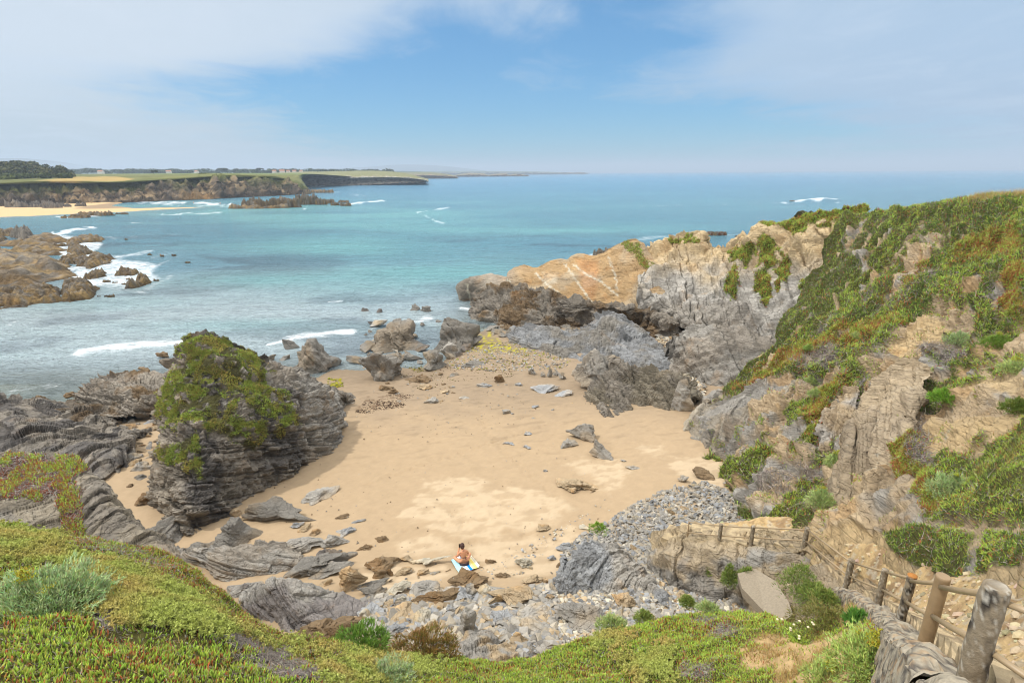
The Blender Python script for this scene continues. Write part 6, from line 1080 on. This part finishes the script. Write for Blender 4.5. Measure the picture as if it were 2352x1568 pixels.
def build_stairs():
    root = empty('railing', PBW[3], 'brown pipe railing on round posts beside the concrete stairs', 'railing'); inv = -np.array(PBW[3]); HT = []
    rad = [.022, .072, .072, .080, .078, .068, .068, .067, .074]
    for i, b in enumerate(PBW):
        h = top_of(i); HT.append(h); r = rad[i]; lean = np.array([.02 * math.sin(i * 2.1), .02 * math.cos(i * 1.7), 0]); zs = [-.5, 0, .25, .5, .75, 1 - .03, 1.0, 1.0] if i else [-.3, .0, .5, 1.0]
        path = [b + lean * q * h + np.array([0, 0, q * h]) for q in zs]; path[-1] = path[-1] + np.array([0, 0, .004]); rr = np.array([r * (1.02 - .02 * q) for q in zs]); rr[-1] *= .84 if i else 1
        if i == 0: path = path[:3] + [path[-1]]; rr = rr[:4]
        V, F = tube(path, rr, 22 if i else 10); V = V + inv; steel = i in (0, 7)
        if not steel:
            # denser rings so the chipped concrete has relief
            path = [b + lean * q * h + np.array([0, 0, q * h]) for q in np.concatenate([np.linspace(-.5, .97, 40), [.99, 1.0]])]; rr = np.full(42, r); rr[-1] = r * .8
            V, F = tube(path, rr, 28); V = V + .008 * fbm(V * 9 + i, 3)[:, None] * (V - np.array(b) * [1, 1, 0] - V * [0, 0, 1]) / r; n = fbm(V * [11, 11, 7] + i * 3, 4); n2 = fbm(V * 34 + i, 3)
            C = mixc(np.broadcast_to(lin(160, 144, 120) * .64, V.shape), lin(96, 88, 80) * .5, sstep(n, .0, .3) * (.75 if i in (6, 8) else .4)); C = mixc(C, lin(60, 56, 52) * .5, sstep(n + .6 * n2, .25, .5) * (.75 if i in (6, 8) else .3)); C = mixc(C, lin(206, 198, 182) * .75, sstep(n2, .25, .5) * .7)
            if i == 6: C = mixc(C, lin(190, 130, 70) * .7, sstep(V[:, 2], b[2] + h * .96, b[2] + h * .995))
            lab = {6: 'blackened concrete post with an orange lichen cap', 8: 'thick concrete post mottled black and white', 4: 'cracked pale concrete post'}.get(i)
        else: C = None; lab = 'brown painted steel post' if i == 7 else 'thin brown steel upright'
        o = mesh('post', V + inv if not steel else V, F, C, MSTEEL if steel else MCON, root, smooth=True)
        if lab: o['label'] = lab
    for lo in (.93, .47):
        for i in range(8):
            a = PBW[i] + np.array([0, 0, HT[i] * (lo if i else (.99 if lo > .5 else .48))]); c = PBW[i + 1] + np.array([0, 0, HT[i + 1] * (lo - .01)])
            if lo > .5 and i in (6, 7): a = a - [0, 0, .06]; 
            V, F = tube([a, .5 * (a + c) - [0, 0, .01], c], .026 if i > 0 else .022, 12); mesh('rail', V + inv, F, None, MRAIL, root, smooth=True)
    for lo in (.88, .44):                                      # rails that leave the last post towards the viewer
        a = PBW[8] + np.array([0, 0, HT[8] * lo]); c = UP(2480, 1450 if lo > .5 else 1640, 3.15); V, F = tube([a, c], .021, 12); mesh('rail', V + inv, F, None, MRAIL, root, smooth=True)
    # the flight itself: chipped concrete steps with a lumpy kerb
    line = [PBW[0] + [-.9, .6, -.5]] + PBW + [UP(2400, 1720, 2.6)]; line = np.array(line); st = empty('staircase', line[4], 'worn sand-coloured concrete stairs winding down to the pebble bank', 'stairs'); off = -line[4]
    seg = np.linalg.norm(np.diff(line, axis=0), axis=1); cum = np.concatenate([[0], np.cumsum(seg)]); N = 50; ss = np.linspace(0, cum[-1], N + 1)
    W = np.interp(ss, cum, [1.2, 1.5, 1.5, 1.5, 1.5, 1.3, 1.1, 1.1, 1.1, 1.1, 1.1])
    at = lambda s: np.array([np.interp(s, cum, line[:, k]) for k in range(3)])
    for i in range(N):
        a, c = at(ss[i]), at(ss[i + 1]); dr = c - a; dr[2] = 0; dr /= np.linalg.norm(dr) + 1e-9; dr2 = at(min(ss[i] + 1.2, cum[-1])) - at(max(ss[i] - 1.2, 0)); dr2[2] = 0; dr2 /= np.linalg.norm(dr2); right = np.array([-dr2[1], dr2[0], 0])
        zt = c[2] - .02; nx, ny = 14, 5; x = np.linspace(.12, W[i], nx); l = np.linalg.norm((c - a)[:2]); y = np.array([0, .02, .35, .7, 1.0]) * (l + .03); X, Y = np.meshgrid(x, y)
        top = a[None, None] * [1, 1, 0] + X[..., None] * right + Y[..., None] * dr; top[..., 2] = zt + .018 * fbm(top * 4, 3); top[0, :, 2] -= .02
        bot = top.copy(); bot[..., 2] = zt - .4; front = np.concatenate([bot[:1], top]); G = front; f = gridfaces(*G.shape[:2]); V = G.reshape(-1, 3); nb = fbm(V * 2.2, 4)
        # close the outer side
        side = np.stack([top[:, 0], bot[:, 0]]); k0 = len(V); V = np.concatenate([V, side.reshape(-1, 3)]); fs = gridfaces(2, ny) + k0
        C = mixc(np.broadcast_to(lin(206, 184, 146) * .70, V.shape), lin(170, 150, 120) * .66, sstep(fbm(V * 2.5, 4), -.1, .4)); C = mixc(C, lin(124, 112, 96) * .6, sstep(fbm(V * 6, 3), .2, .5) * .5)
        mesh('step', V + off, [f, fs], C, MCON, st)
    kp = []
    for i in range(4, 9):                                      # lumpy concrete kerb between the posts
        a, c = line[i + 1], line[min(i + 2, len(line) - 1)]; d0 = c - a; dr = d0 / np.linalg.norm(d0); rt = np.array([-dr[1], dr[0], 0]); rt /= np.linalg.norm(rt); nx = 60; s = np.linspace(-.03, .97, nx)
        q = np.linspace(0, math.pi, 16); pr = np.concatenate([[[-.30 - .02 * z, -.1 - z] for z in np.linspace(1.0, .05, 16)], np.stack([-.06 - np.cos(q) * .22, np.sin(q) ** .7 * .13 - .16], 1), [[.22, -.05 - z] for z in np.linspace(.05, .5, 8)]]); ny = len(pr)
        G = a + s[:, None, None] * d0 + pr[None, :, :1] * rt + np.stack([0 * pr[:, 0], 0 * pr[:, 0], pr[:, 1]], -1)[None] + np.array([0, 0, .10]) * np.sin(np.clip((s + .03), 0, 1) * math.pi)[:, None, None] ** .5
        G = G + .05 * fbm(G * 3.5, 4)[..., None] * np.array([1, 1, .8]) + .03 * facets(G, .35, 6, 2)[..., None] * np.array([.6, -.4, .6]); n = fbm(G * 7, 4); n2 = fbm(G * 24, 3); C = mixc(np.broadcast_to(lin(186, 174, 152) * .70, G.shape), lin(120, 112, 102) * .6, np.clip(sstep(n + .5 * n2, -.05, .4), 0, 1)); C = mixc(C, lin(196, 158, 112) * .7, sstep(fbm(G * 9 + 9, 3), .3, .5) * .5)
        mesh('kerb', (G + off).reshape(-1, 3), [gridfaces(nx, ny)], C.reshape(-1, 3), MCON, st)
    return line
STAIR = build_stairs()
def build_path_ground():
    iz = lambda *p: S('i', *p[:2]) + tuple(p[2:])
    # earth bank between the stairs and the foot of the hillside
    L = [np.array(q) for q in STAIR]; out = [L[0] + [.8, .4, .1], L[1] + [1.5, .8, .3], L[2] + [1.5, 1.0, .4], L[3] + [1.5, 1.2, .4], UP(1895, 1232, 18.6), UP(1995, 1262, 15.2), UP(2120, 1296, 12.3), UP(2230, 1318, 9.9), UP(2400, 1356, 7.0), UP(2600, 1440, 5.0), UP(2850, 1620, 3.8)]
    rows = [[('w', *((1 - k) * p + k * q + np.array([0, 0, dz]))) for p, q in zip(L, out)] for k, dz in ((-.05, -.5), (.35, -.36), (.7, -.2), (1.0, -.05), (1.3, -.25))]
    G = patch(rows, 260, 150); G[..., 2] += .10 * fbm(G * 1.2, 4) + .04 * fbm(G * 5, 3)
    C = mixc(np.broadcast_to(lin(206, 176, 128) * .72, G.shape), lin(176, 146, 108) * .66, sstep(fbm(G * 1.3, 4), -.1, .35)); C = mixc(C, PALE * .95, sstep(fbm(G * 3 + 8, 3), .3, .5) * .6)
    finish('earth_bank', G, C, MG, kind='structure')
    p, nn = scatter(G, np.ones(G.shape[:2]), 1500, 1.2); n = len(p); D, F = ICO[1]; s = .02 + .09 * RNG.random(n) ** 3; V = (D[None] * (1 + .2 * RNG.normal(size=(n, len(D), 1))) * np.stack([s, s * .7, s * .45], 1)[:, None]) + p[:, None]
    tag(mesh('gravel', V.reshape(-1, 3), [(F[None] + (np.arange(n) * len(D))[:, None, None]).reshape(-1, 3)], np.repeat(cjit(lin(200, 180, 146) * .7, n, .2, .05)[:, None], len(D), 1).reshape(-1, 3), MST), kind='stuff')
    # wall of rock and concrete under the outer edge of the stairs
    top = [iz(-130, 400, 23.0), iz(-80, 362, 22.5), iz(-30, 345, 22.1), iz(50, 338, 21.7), iz(200, 362, 21.2), iz(310, 366, 20.9), iz(430, 374, 20.5), iz(530, 380, 20.1), iz(700, 396, 19.4), iz(880, 408, 18.7), iz(1000, 490, 17.3), iz(1080, 570, 16.4), iz(1150, 660, 15.3), iz(1260, 740, 13.6), iz(1350, 790, 12.2)]
    bot = [gz(iz, x, y, -.3) for x, y in ((-190, 520), (-130, 590), (-60, 620), (20, 660), (170, 700), (290, 740), (420, 740), (560, 850), (690, 930), (790, 970))] + [ iz(880, 960, 14.6), iz(980, 950, 13.6), iz(1080, 940, 12.8), iz(1200, 950, 11.6), iz(1300, 960, 10.4)]
    mid = [('w', *(.5 * (ctrl(a) + ctrl(b)) + np.array([-.25, -.25, .1]))) for a, b in zip(top, bot)]
    G = patch([bot, mid, top], 300, 180, [('r', .5, .02), ('r', 1.2, -.1)]); G, o = rockify(G, (.75, -.5, .3), .8, .12, .18, .4, .06, 77, ll=6, crack=.5, fw=2.0); u, v, t = proj(G)
    C = mixc(np.broadcast_to(lin(182, 164, 136) * .78, G.shape), GREY * .9, sstep(fbm(G * .5, 4), -.1, .3)); C = mixc(C, lin(190, 168, 132) * .70, sstep(np.linspace(0, 1, 180), .45, .58)[:, None] * np.ones_like(u) * .8); C = C * (.85 + .3 * o)[..., None]
    finish('retaining_wall', G, C, MRV, 'rough rock and concrete wall carrying the stairs above the pebble bank', 'wall')
    # thin broken concrete plate leaning against it
    P = [iz(440, 590, 19.0), iz(560, 560, 19.3), iz(690, 640, 18.4), iz(780, 780, 17.3), iz(810, 870, 16.6), iz(700, 945, 16.4), iz(620, 850, 17.2), iz(470, 690, 18.3)]
    Wp = np.array([UP(*p) for p in P]); n = np.cross(Wp[2] - Wp[0], Wp[6] - Wp[0]); n /= np.linalg.norm(n); n *= -np.sign(((Wp[0] - CAMP) * n).sum()); A0 = Wp + n * .25; B0 = Wp - n * .1; k = 8; V = np.concatenate([A0, B0]); f = np.array([[i, (i + 1) % k, k + (i + 1) % k, k + i] for i in range(k)])
    tag(mesh('concrete_plate', V, [np.array([list(range(k))]), np.array([list(range(k, 2 * k))[::-1]]), f], lin(172, 158, 136) * .68, MCON), 'smooth broken concrete plate leaning under the stairs', 'concrete slab')
build_path_ground()

# ---------------------------------------------------------------- bushes one can tell apart
def bush(pos, r, h, n, label, c0, c1, leaf=.05, flowers=0, up=.5, name='bush', fcol=lin(190, 186, 60) * .75):
    e = empty(name, pos, label, 'bush' if name == 'bush' else 'plant'); th = RNG.uniform(0, 6.28, n); q = np.sqrt(RNG.random(n)); hh = RNG.random(n); rr = r * q * np.sqrt(np.maximum(1 - hh ** 2 * .8, .05))
    p = np.stack([np.cos(th) * rr, np.sin(th) * rr, h * hh * np.sqrt(np.maximum(1 - q ** 2 * .75, .05))], 1); p += .30 * r * np.stack([fbm(p * 3 / r, 2), fbm(p * 3 / r + 5, 2), fbm(p * 3 / r + 9, 2)], 1)
    d = p / [r, r, h] + [0, 0, up] + RNG.normal(size=(n, 3)) * .5; o = spikes('foliage', p, d, leaf * (.6 + .8 * RNG.random(n)), leaf * .13, cjit(np.asarray(c0) * 1.7, n, .25), cjit(np.asarray(c1) * 1.5, n, .2), kind=None); o.parent = e
    m = 26; tp = p[RNG.integers(n, size=m)] * .85; L = np.linalg.norm(tp, axis=1); o = spikes('stem', np.zeros((m, 3)) + RNG.normal(size=(m, 3)) * [.1 * r, .1 * r, 0], tp, L, .008, cjit(lin(130, 110, 80) * .5, m), cjit(lin(120, 120, 70) * .5, m), kind=None); o.parent = e
    if flowers:
        tp = p[np.argsort(-p[:, 2] + RNG.normal(size=n) * .15 * h)[:flowers]]; k = 12; P = RNG.normal(size=(k, 3)) * [.03, .03, .008] + [0, 0, .03]
        f0 = spikes('blossom', P, np.array([[0, 0, 1.0]]) + RNG.normal(size=P.shape) * .6, .024, .013, cjit(fcol, k, .15), cjit(fcol * 1.1, k, .15), kind=None, link=False)
        for q in tp: f1 = f0.copy(); COL.objects.link(f1); f1.parent = e; f1.location = q; f1.rotation_euler = (0, 0, RNG.uniform(0, 6.28)); f1.scale = [RNG.uniform(.8, 1.4)] * 3
    return e
def seat(Gs, u, v, dz=0.0):
    G = Gs[0]; uu, vv, t = proj(G); vis = ((uu - u) ** 2 + (vv - v) ** 2); vis = np.where(vis < 64, t, 1e4 + vis); i = np.unravel_index(np.argmin(vis), vis.shape); return G[i] + np.array([0, 0, dz])
SG, SY = lin(150, 168, 108) * .72, lin(182, 192, 112) * .75
bush(seat(FG, 100, 1395), .95, .5, 9000, 'silvery green bush with yellow flower heads low on the succulent slope', SG, lin(170, 188, 140) * .7, .085, 26, .6)
bush(seat(FG, 2010, 1545), .60, .55, 6500, 'yellow-flowered fine-leaved bush beside the stair kerb', lin(150, 166, 84) * .74, SY, .07, 44, .6)
bush(seat(FG, 1900, 1560), .35, .3, 2200, 'small yellow-flowered tuft next to the stair bush', lin(150, 166, 84) * .74, SY, .06, 14, .6)
bush(seat(FG, 985, 1495), .95, .34, 4800, 'rusty red and green fern-like bush at the edge of the rubble', lin(120, 116, 54) * .56, lin(172, 122, 72) * .62, .10, 0, .6)
bush(seat(FG, 830, 1475), .7, .28, 3000, 'bright green fern tuft below the brown ledge', lin(104, 140, 56) * .58, lin(140, 172, 76) * .62, .10, 0, .8)
bush(seat(FG, 1895, 1440), .75, .42, 4500, 'olive shrub on the earth below the railing', lin(120, 120, 62) * .56, lin(160, 150, 84) * .62, .06, 0, .5)
bush(seat(FG, 1965, 1425), .24, .22, 1100, 'vivid green tuft below the concrete kerb', lin(80, 128, 50) * .56, lin(112, 160, 66) * .6, .10, 0, 1.0)
bush(seat(FG, 890, 1560), .6, .25, 2600, 'pale silvery bush at the bottom of the slope', SG, lin(176, 188, 150) * .7, .08, 0, .5)
bush(seat(FG, 1630, 1400), .35, .3, 1400, 'small green tuft where succulents meet the pebble gully', SG * .9, SY * .8, .09, 0, .6)
bush(seat(FG, 1400, 1440), .45, .35, 2200, 'soft green plant against the huge flat-topped block', SG, SY * .9, .09, 0, .6)
for (u, v, t, r, h, lab) in [(1830, 1345, 15.6, .55, 1.0, 'tall olive green bush hanging on the wall below the stairs'), (1868, 1362, 14.9, .5, .5, 'spreading bush beside the hanging one under the stairs'), (1892, 1365, 14.4, .38, .3, 'pale green cushion beneath the cracked post'), (1672, 1325, 19.6, .26, .85, 'narrow green creeper hanging on the wall'), (1712, 1320, 19.3, .34, .6, 'grey-green bush on the wall beside the creeper'), (1634, 1275, 21.2, .2, .35, 'small weed below the second railing post'), (1622, 1298, 20.8, .2, .2, 'tiny cushion weed on the rock under the railing'), (1578, 1372, 18.2, .24, .3, 'green tuft in the grey pebbles'), (1480, 1412, 17.0, .3, .35, 'bright green tuft among grey stones by the rock face')]:
    bush(UP(u, v + 14, t), r, h, 1900, lab, lin(112, 136, 62) * .56, lin(160, 168, 84) * .64, .08, 0, .5)
for (u, v, r, h, c0, c1, fl, lab) in [(2205, 785, .75, .6, SG, lin(162, 180, 130) * .66, 0, 'grey-green bush on the loose stones of the hillside'), (2165, 910, .60, .5, lin(104, 146, 48) * .6, lin(140, 178, 64) * .66, 0, 'vivid green spiky tuft on the hillside'), (2290, 790, .7, .5, lin(104, 136, 52) * .58, lin(146, 170, 70) * .64, 10, 'bright green shrub high on the hillside edge'), (2330, 850, .6, .5, SG, SY, 14, 'yellow-tipped wispy shrub by the tan rock'), (2190, 1125, .75, .7, SG, lin(160, 178, 126) * .66, 10, 'tall grey-green bush over the succulent carpet'), (1885, 1150, .55, .9, SG * .95, SY * .9, 12, 'grey-green bush climbing beside the tawny slab'), (1915, 1060, .5, .8, SG, SY, 14, 'yellow-flowered bush above the climbing one'), (1870, 900, .5, .4, SG * .9, SY * .85, 0, 'small grey-green bush at the gully head'), (1860, 870, .45, .4, SG * .9, SY * .85, 0, 'grey-green tuft above the gully'), (1720, 1205, .35, .4, SG * .9, SY * .9, 0, 'low plant behind the middle railing posts'), (2340, 935, .5, .45, lin(96, 120, 48) * .55, lin(140, 150, 70) * .6, 0, 'dark green shrub on the dusty ledge'), (1960, 770, .55, .4, SG, SY, 0, 'pale bush on the green rib of the hillside'), (1855, 800, .5, .45, lin(110, 150, 56) * .58, SY, 12, 'lime green plant under the steep green bank')]:
    bush(seat(HS, u, v, -.08), r * .85, h * .75, 2600, lab, c0, c1, .09, fl, .6)
e = bush(GR(1370, 1285) + np.array([.1, .5, 1.15]), .4, .3, 900, 'bright green tuft on top of the ribbed grey outcrop', lin(110, 146, 40) * .6, lin(150, 180, 60) * .66, .08, 0, .5)
# pale round-headed daisies in the bare earth
e = empty('daisy_plant', seat(FG, 1835, 1465), 'low plant with pale round flower heads in bare earth', 'plant'); hd = RNG.normal(size=(12, 3)) * [.22, .22, .02] + [0, 0, .28]
o = spikes('stem', np.repeat(np.zeros((1, 3)), 12, 0), hd, np.linalg.norm(hd, axis=1), .006, lin(110, 120, 70) * .5, lin(130, 140, 80) * .6, kind=None); o.parent = e
D, F = ICO[2]
for q in hd: mesh('flower', D * [.028, .028, .016] + q, [F], lin(226, 214, 178) * .8, MCLOTH, e)
o = spikes('foliage', RNG.normal(size=(260, 3)) * [.12, .12, .02], RNG.normal(size=(260, 3)) + [0, 0, .8], .13, .012, cjit(GREEN, 260), cjit(LIME, 260), kind=None); o.parent = e

# ---------------------------------------------------------------- towel and the person on it
def zp(x, y): return ((1350 + .0935 * x) * .7347, (1680 + .0935 * y) * .7347)
def build_towel():
    c = [GR(*zp(*q)) for q in ((640, 775), (1190, 500), (1610, 1005), (935, 1255))]; n, m = 60, 44; a, b = np.meshgrid(np.linspace(0, 1, n), np.linspace(0, 1, m))
    G = ((1 - a) * (1 - b))[..., None] * c[0] + (a * (1 - b))[..., None] * c[1] + (a * b)[..., None] * c[2] + ((1 - a) * b)[..., None] * c[3]
    G[..., 2] = sandz(G[..., 0], G[..., 1]) + .075 + .02 * fbm(G * 3.2, 3) + .07 * sstep(a, .9, .97) * sstep(a, 1.02, .97) + .03 * np.exp(-((a - .78 + .1 * b) / .03) ** 2) * sstep(b, .4, .9)
    cols = [lin(186, 240, 250) * .85, lin(236, 246, 252) * .88, lin(10, 140, 240) * .9, lin(250, 240, 170) * .88, lin(245, 226, 130) * .86, lin(250, 246, 224) * .88]; ed = [.27, .50, .635, .76, .885, 1.1]
    k = np.searchsorted(ed, a.ravel()).reshape(a.shape); C = np.array(cols)[np.clip(k, 0, 5)]
    o = mesh('beach_towel', G.reshape(-1, 3), [gridfaces(m, n)], C.reshape(-1, 3), MCLOTH); s = o.modifiers.new('thick', 'SOLIDIFY'); s.thickness = .012
    if o.data.polygons[0].normal.z < 0: o.data.flip_normals()
    tag(o, 'striped beach towel in light blue, white, bright blue and yellow on the sand', 'towel'); return c
TW = build_towel()
def skin(name, verts, edges, radii, mat, parent, root=0, sub=2, loc=(0, 0, 0)):
    me = bpy.data.meshes.new(name); me.from_pydata([tuple(v) for v in verts], edges, []); o = bpy.data.objects.new(name, me); COL.objects.link(o)
    s = o.modifiers.new('skin', 'SKIN'); s.use_smooth_shade = True; lay = me.skin_vertices[0].data if me.skin_vertices else None
    if lay is None:
        bm = bmesh.new(); bm.from_mesh(me); bm.verts.layers.skin.verify(); bm.to_mesh(me); bm.free(); lay = me.skin_vertices[0].data
    for i, r in enumerate(radii):
        lay[i].radius = (r, r) if np.isscalar(r) else r; lay[i].use_root = (i == root)
    ss = o.modifiers.new('smooth', 'SUBSURF'); ss.levels = sub; ss.render_levels = sub; me.materials.append(mat)
    if parent: o.parent = parent
    o.location = loc; return o
def build_person():
    hip = GR(*zp(1085, 945)); hip[2] = sandz(hip[0], hip[1]) + .10
    e = empty('person', hip, 'person in dark two-piece swimwear sitting on the striped towel, seen from behind', 'person'); yaw = math.radians(14); e.rotation_euler = (0, 0, yaw)   # faces the sea, turned a little west
    # local frame: +y forward, +x right, z up
    V, E, R = [], [], []
    def add(p, r, par=None):
        V.append(p); R.append(r); 
        if par is not None: E.append((par, len(V) - 1))
        return len(V) - 1
    pel = add((0, .02, .10), (.165, .12)); w = add((0, .06, .26), (.125, .09), pel); ch = add((0, .10, .42), (.15, .10), w); sh = add((0, .13, .545), (.10, .08), ch); nk = add((-.015, .16, .62), .05, sh); hd0 = add((-.03, .20, .69), .06, nk); hd = add((-.035, .215, .775), (.078, .09), hd0); hd2 = add((-.035, .215, .845), .055, hd)
    nose = add((-.045, .305, .765), .012, hd)
    for s in (-1, 1):
        a = add((s * .155, .125, .535), .055, sh)
        if s < 0: el = add((-.27, .18, .30), .043, a); wr = add((-.16, .36, .52), .03, el); hn = add((-.125, .375, .60), (.035, .018), wr)
        else: el = add((.23, .24, .30), .043, a); wr = add((.06, .40, .38), .03, el); hn = add((-.01, .43, .42), (.035, .018), wr)
        base = np.array(V[hn]); d0 = np.array([.02, .0, .05]) if s < 0 else np.array([-.05, .02, .02])
        for f in range(4):
            q = base + d0 * .6 + np.array([0, .012 * (f - 1.5), .0 + .012 * (f - 1.5) * (0 if s < 0 else 1)]); i1 = add(tuple(q), .009, hn); ln = (.75, .95, 1.0, .85)[f]; q2 = q + d0 * ln * .7 + np.array([.012, 0, 0]); i2 = add(tuple(q2), .008, i1); add(tuple(q2 + d0 * .35 * ln + np.array([.015, -.004, -.006])), .007, i2)
        i1 = add(tuple(base + np.array([.03, -.02, .01])), .010, hn); add(tuple(base + np.array([.05, -.03, .04])), .008, i1)
        # legs folded in front, one knee out to the west
        if s < 0: t = add((-.11, .06, .07), .105, pel); k = add((-.40, .36, .13), .062, t); an = add((-.10, .60, .03), .04, k); ft = add((.06, .66, .0), (.04, .025), an)
        else: t = add((.11, .06, .07), .105, pel); k = add((.34, .44, .15), .062, t); an = add((.04, .52, .02), .04, k); ft = add((-.12, .56, .0), (.04, .025), an)
    body = skin('body', V, E, R, MSKIN, e)
    D, F = ICO[4]; H = D * [.098, .112, .112]; n = fbm(D * 5 + 2, 4); H = H * (1 + .09 * n + .03 * fbm(D * 22, 2))[:, None]; H[:, 1] = np.minimum(H[:, 1], .05 + .03 * n); H[:, 2] -= np.where(D[:, 1] < 0, .02 + .03 * np.clip(-D[:, 2], 0, 1), 0)
    mesh('hair', H + [-.035, .20, .795], [F], None, MHAIR, e, smooth=True)
    skin('hair_bun', [(-.035, .10, .80), (-.03, .085, .76), (-.02, .09, .70)], [(0, 1), (1, 2)], [.05, .055, .02], MHAIR, e)
    for k, y in enumerate((-.027, .027)):
        mesh('eye', ICO[2][0] * .012 + [-.04 + y, .292, .79], [ICO[2][1]], None, MWHITE, e, smooth=True); mesh('ear', ICO[2][0] * [.012, .02, .03] + [-.035 + (-.082, .082)[k], .215, .78], [ICO[2][1]], None, MSKIN, e, smooth=True)
    mesh('mouth', ICO[2][0] * [.022, .008, .007] + [-.042, .293, .735], [ICO[2][1]], None, mk_plain('lips', lin(170, 95, 85), .5), e, smooth=True)
    # briefs and tied top
    a = np.linspace(0, 2 * math.pi, 41); 
    def band(z0, z1, rx, ry, cy, dip=0, name='band', back=True, c2=None):
        rows = []
        for q, (z, k) in enumerate(((z0, 1.0), (.5 * (z0 + z1), 1.03), (z1, 1.0))): rows.append(np.stack([rx * k * np.cos(a), cy + ry * k * np.sin(a), z + dip * np.cos(a) ** 2 * (1 if q else 0)], 1))
        G = np.stack(rows); o = mesh(name, G.reshape(-1, 3), [gridfaces(3, 41)], None, MBIK, e, smooth=True); s = o.modifiers.new('t', 'SOLIDIFY'); s.thickness = .006; s.offset = 1
    band(-.03, .135, .192, .148, .02, -.03, 'bikini_bottom'); band(.335, .352, .148, .108, .085, 0, 'bikini_top')
    for s in (-1, 1): skin('tie_knot', [(.19 * s, .0, .10), (.21 * s, -.02, .12), (.22 * s, -.02, .06)], [(0, 1), (1, 2)], [.012, .010, .005], MBIK, e)
    skin('tie_knot', [(.05, -.035, .345), (.06, -.05, .33), (.055, -.05, .24)], [(0, 1), (1, 2)], [.012, .010, .006], MBIK, e); skin('tie_knot', [(.05, -.035, .345), (.075, -.05, .30), (.10, -.055, .26)], [(0, 1), (1, 2)], [.012, .008, .006], MBIK, e)
    skin('neck_tie', [(-.05, .06, .60), (0, .075, .625), (.05, .10, .60)], [(0, 1), (1, 2)], [.006, .008, .006], MBIK, e)
    # small dark thing held up beside the head
    bm = bmesh.new(); bmesh.ops.create_cube(bm, size=1.0); bmesh.ops.scale(bm, vec=(.078, .014, .15), verts=bm.verts); bmesh.ops.bevel(bm, geom=bm.edges[:], offset=.004, segments=2, affect='EDGES')
    me = bpy.data.meshes.new('phone'); bm.to_mesh(me); bm.free(); me.materials.append(MPHONE); o = bpy.data.objects.new('phone', me); COL.objects.link(o)
    lw = Matrix.Rotation(yaw, 4, 'Z') @ Vector((-.128, .362, .68)); o.location = Vector(hip) + lw; o.rotation_euler = (-.25, .15, yaw + .5); tag(o, 'small dark flat object held up beside the head of the sitting person', 'phone')
build_person()
# bathers far off in the shore break
def bather(u, v, t, label, pose):
    b = UP(u, v, t); b[2] = -.55; e = empty('person', b, label, 'person', 'bathers in the far surf'); s = pose
    V = [(0, 0, .9), (0, .02, 1.15), (0, .03, 1.38), (0, .03, 1.5), (0, .05, 1.62), (.16, .02, 1.38), (.28 * s, .1, 1.15), (.34 * s, .25, 1.0), (-.16, .02, 1.38), (-.27, .1, 1.12), (-.3, .25, .95), (.09, 0, .82), (.11, .03, .45), (.1, 0, .05), (-.09, 0, .82), (-.12, .02, .45), (-.1, 0, .05)]
    skin('body', V, [(0, 1), (1, 2), (2, 3), (3, 4), (2, 5), (5, 6), (6, 7), (2, 8), (8, 9), (9, 10), (0, 11), (11, 12), (12, 13), (0, 14), (14, 15), (15, 16)], [.15, .13, .15, .06, .1, .06, .045, .035, .06, .045, .035, .09, .06, .045, .09, .06, .045], MSKIN, e, sub=1)
    mesh('hair', ICO[2][0] * [.10, .11, .11] + [0, .03, 1.68], [ICO[2][1]], None, MHAIR, e, smooth=True)
bather(444, 463.5, 372, 'bather wading where the surf meets the far sand', 1); bather(505, 464.5, 362, 'bather standing in white foam off the far beach', .7); bather(603, 466, 352, 'bather in smooth water near the largest offshore rock', 1.1)

# ---------------------------------------------------------------- sea haze over the whole place (the sky stays outside)
def build_haze():
    x, y0, y1, z0, z1 = 19000, -300, 19500, -6.0, 190.0
    V = np.array([[sx * x, y, z] for z in (z0, z1) for y in (y0, y1) for sx in (-1, 1)]); F = np.array([[0, 2, 3, 1], [4, 5, 7, 6], [0, 1, 5, 4], [2, 6, 7, 3], [0, 4, 6, 2], [1, 3, 7, 5]])
    m = bpy.data.materials.new('haze'); m.use_nodes = True; g = NG(m.node_tree); g.n.clear(); o = g.node('ShaderNodeOutputMaterial'); v = g.node('ShaderNodeVolumePrincipled')
    v.inputs['Color'].default_value = (.62, .74, .88, 1); v.inputs['Density'].default_value = 2.1e-4; v.inputs['Anisotropy'].default_value = .2; g.l.new(v.outputs[0], o.inputs['Volume'])
    tag(mesh('haze', V, [F], None, m), kind='stuff')
build_haze()
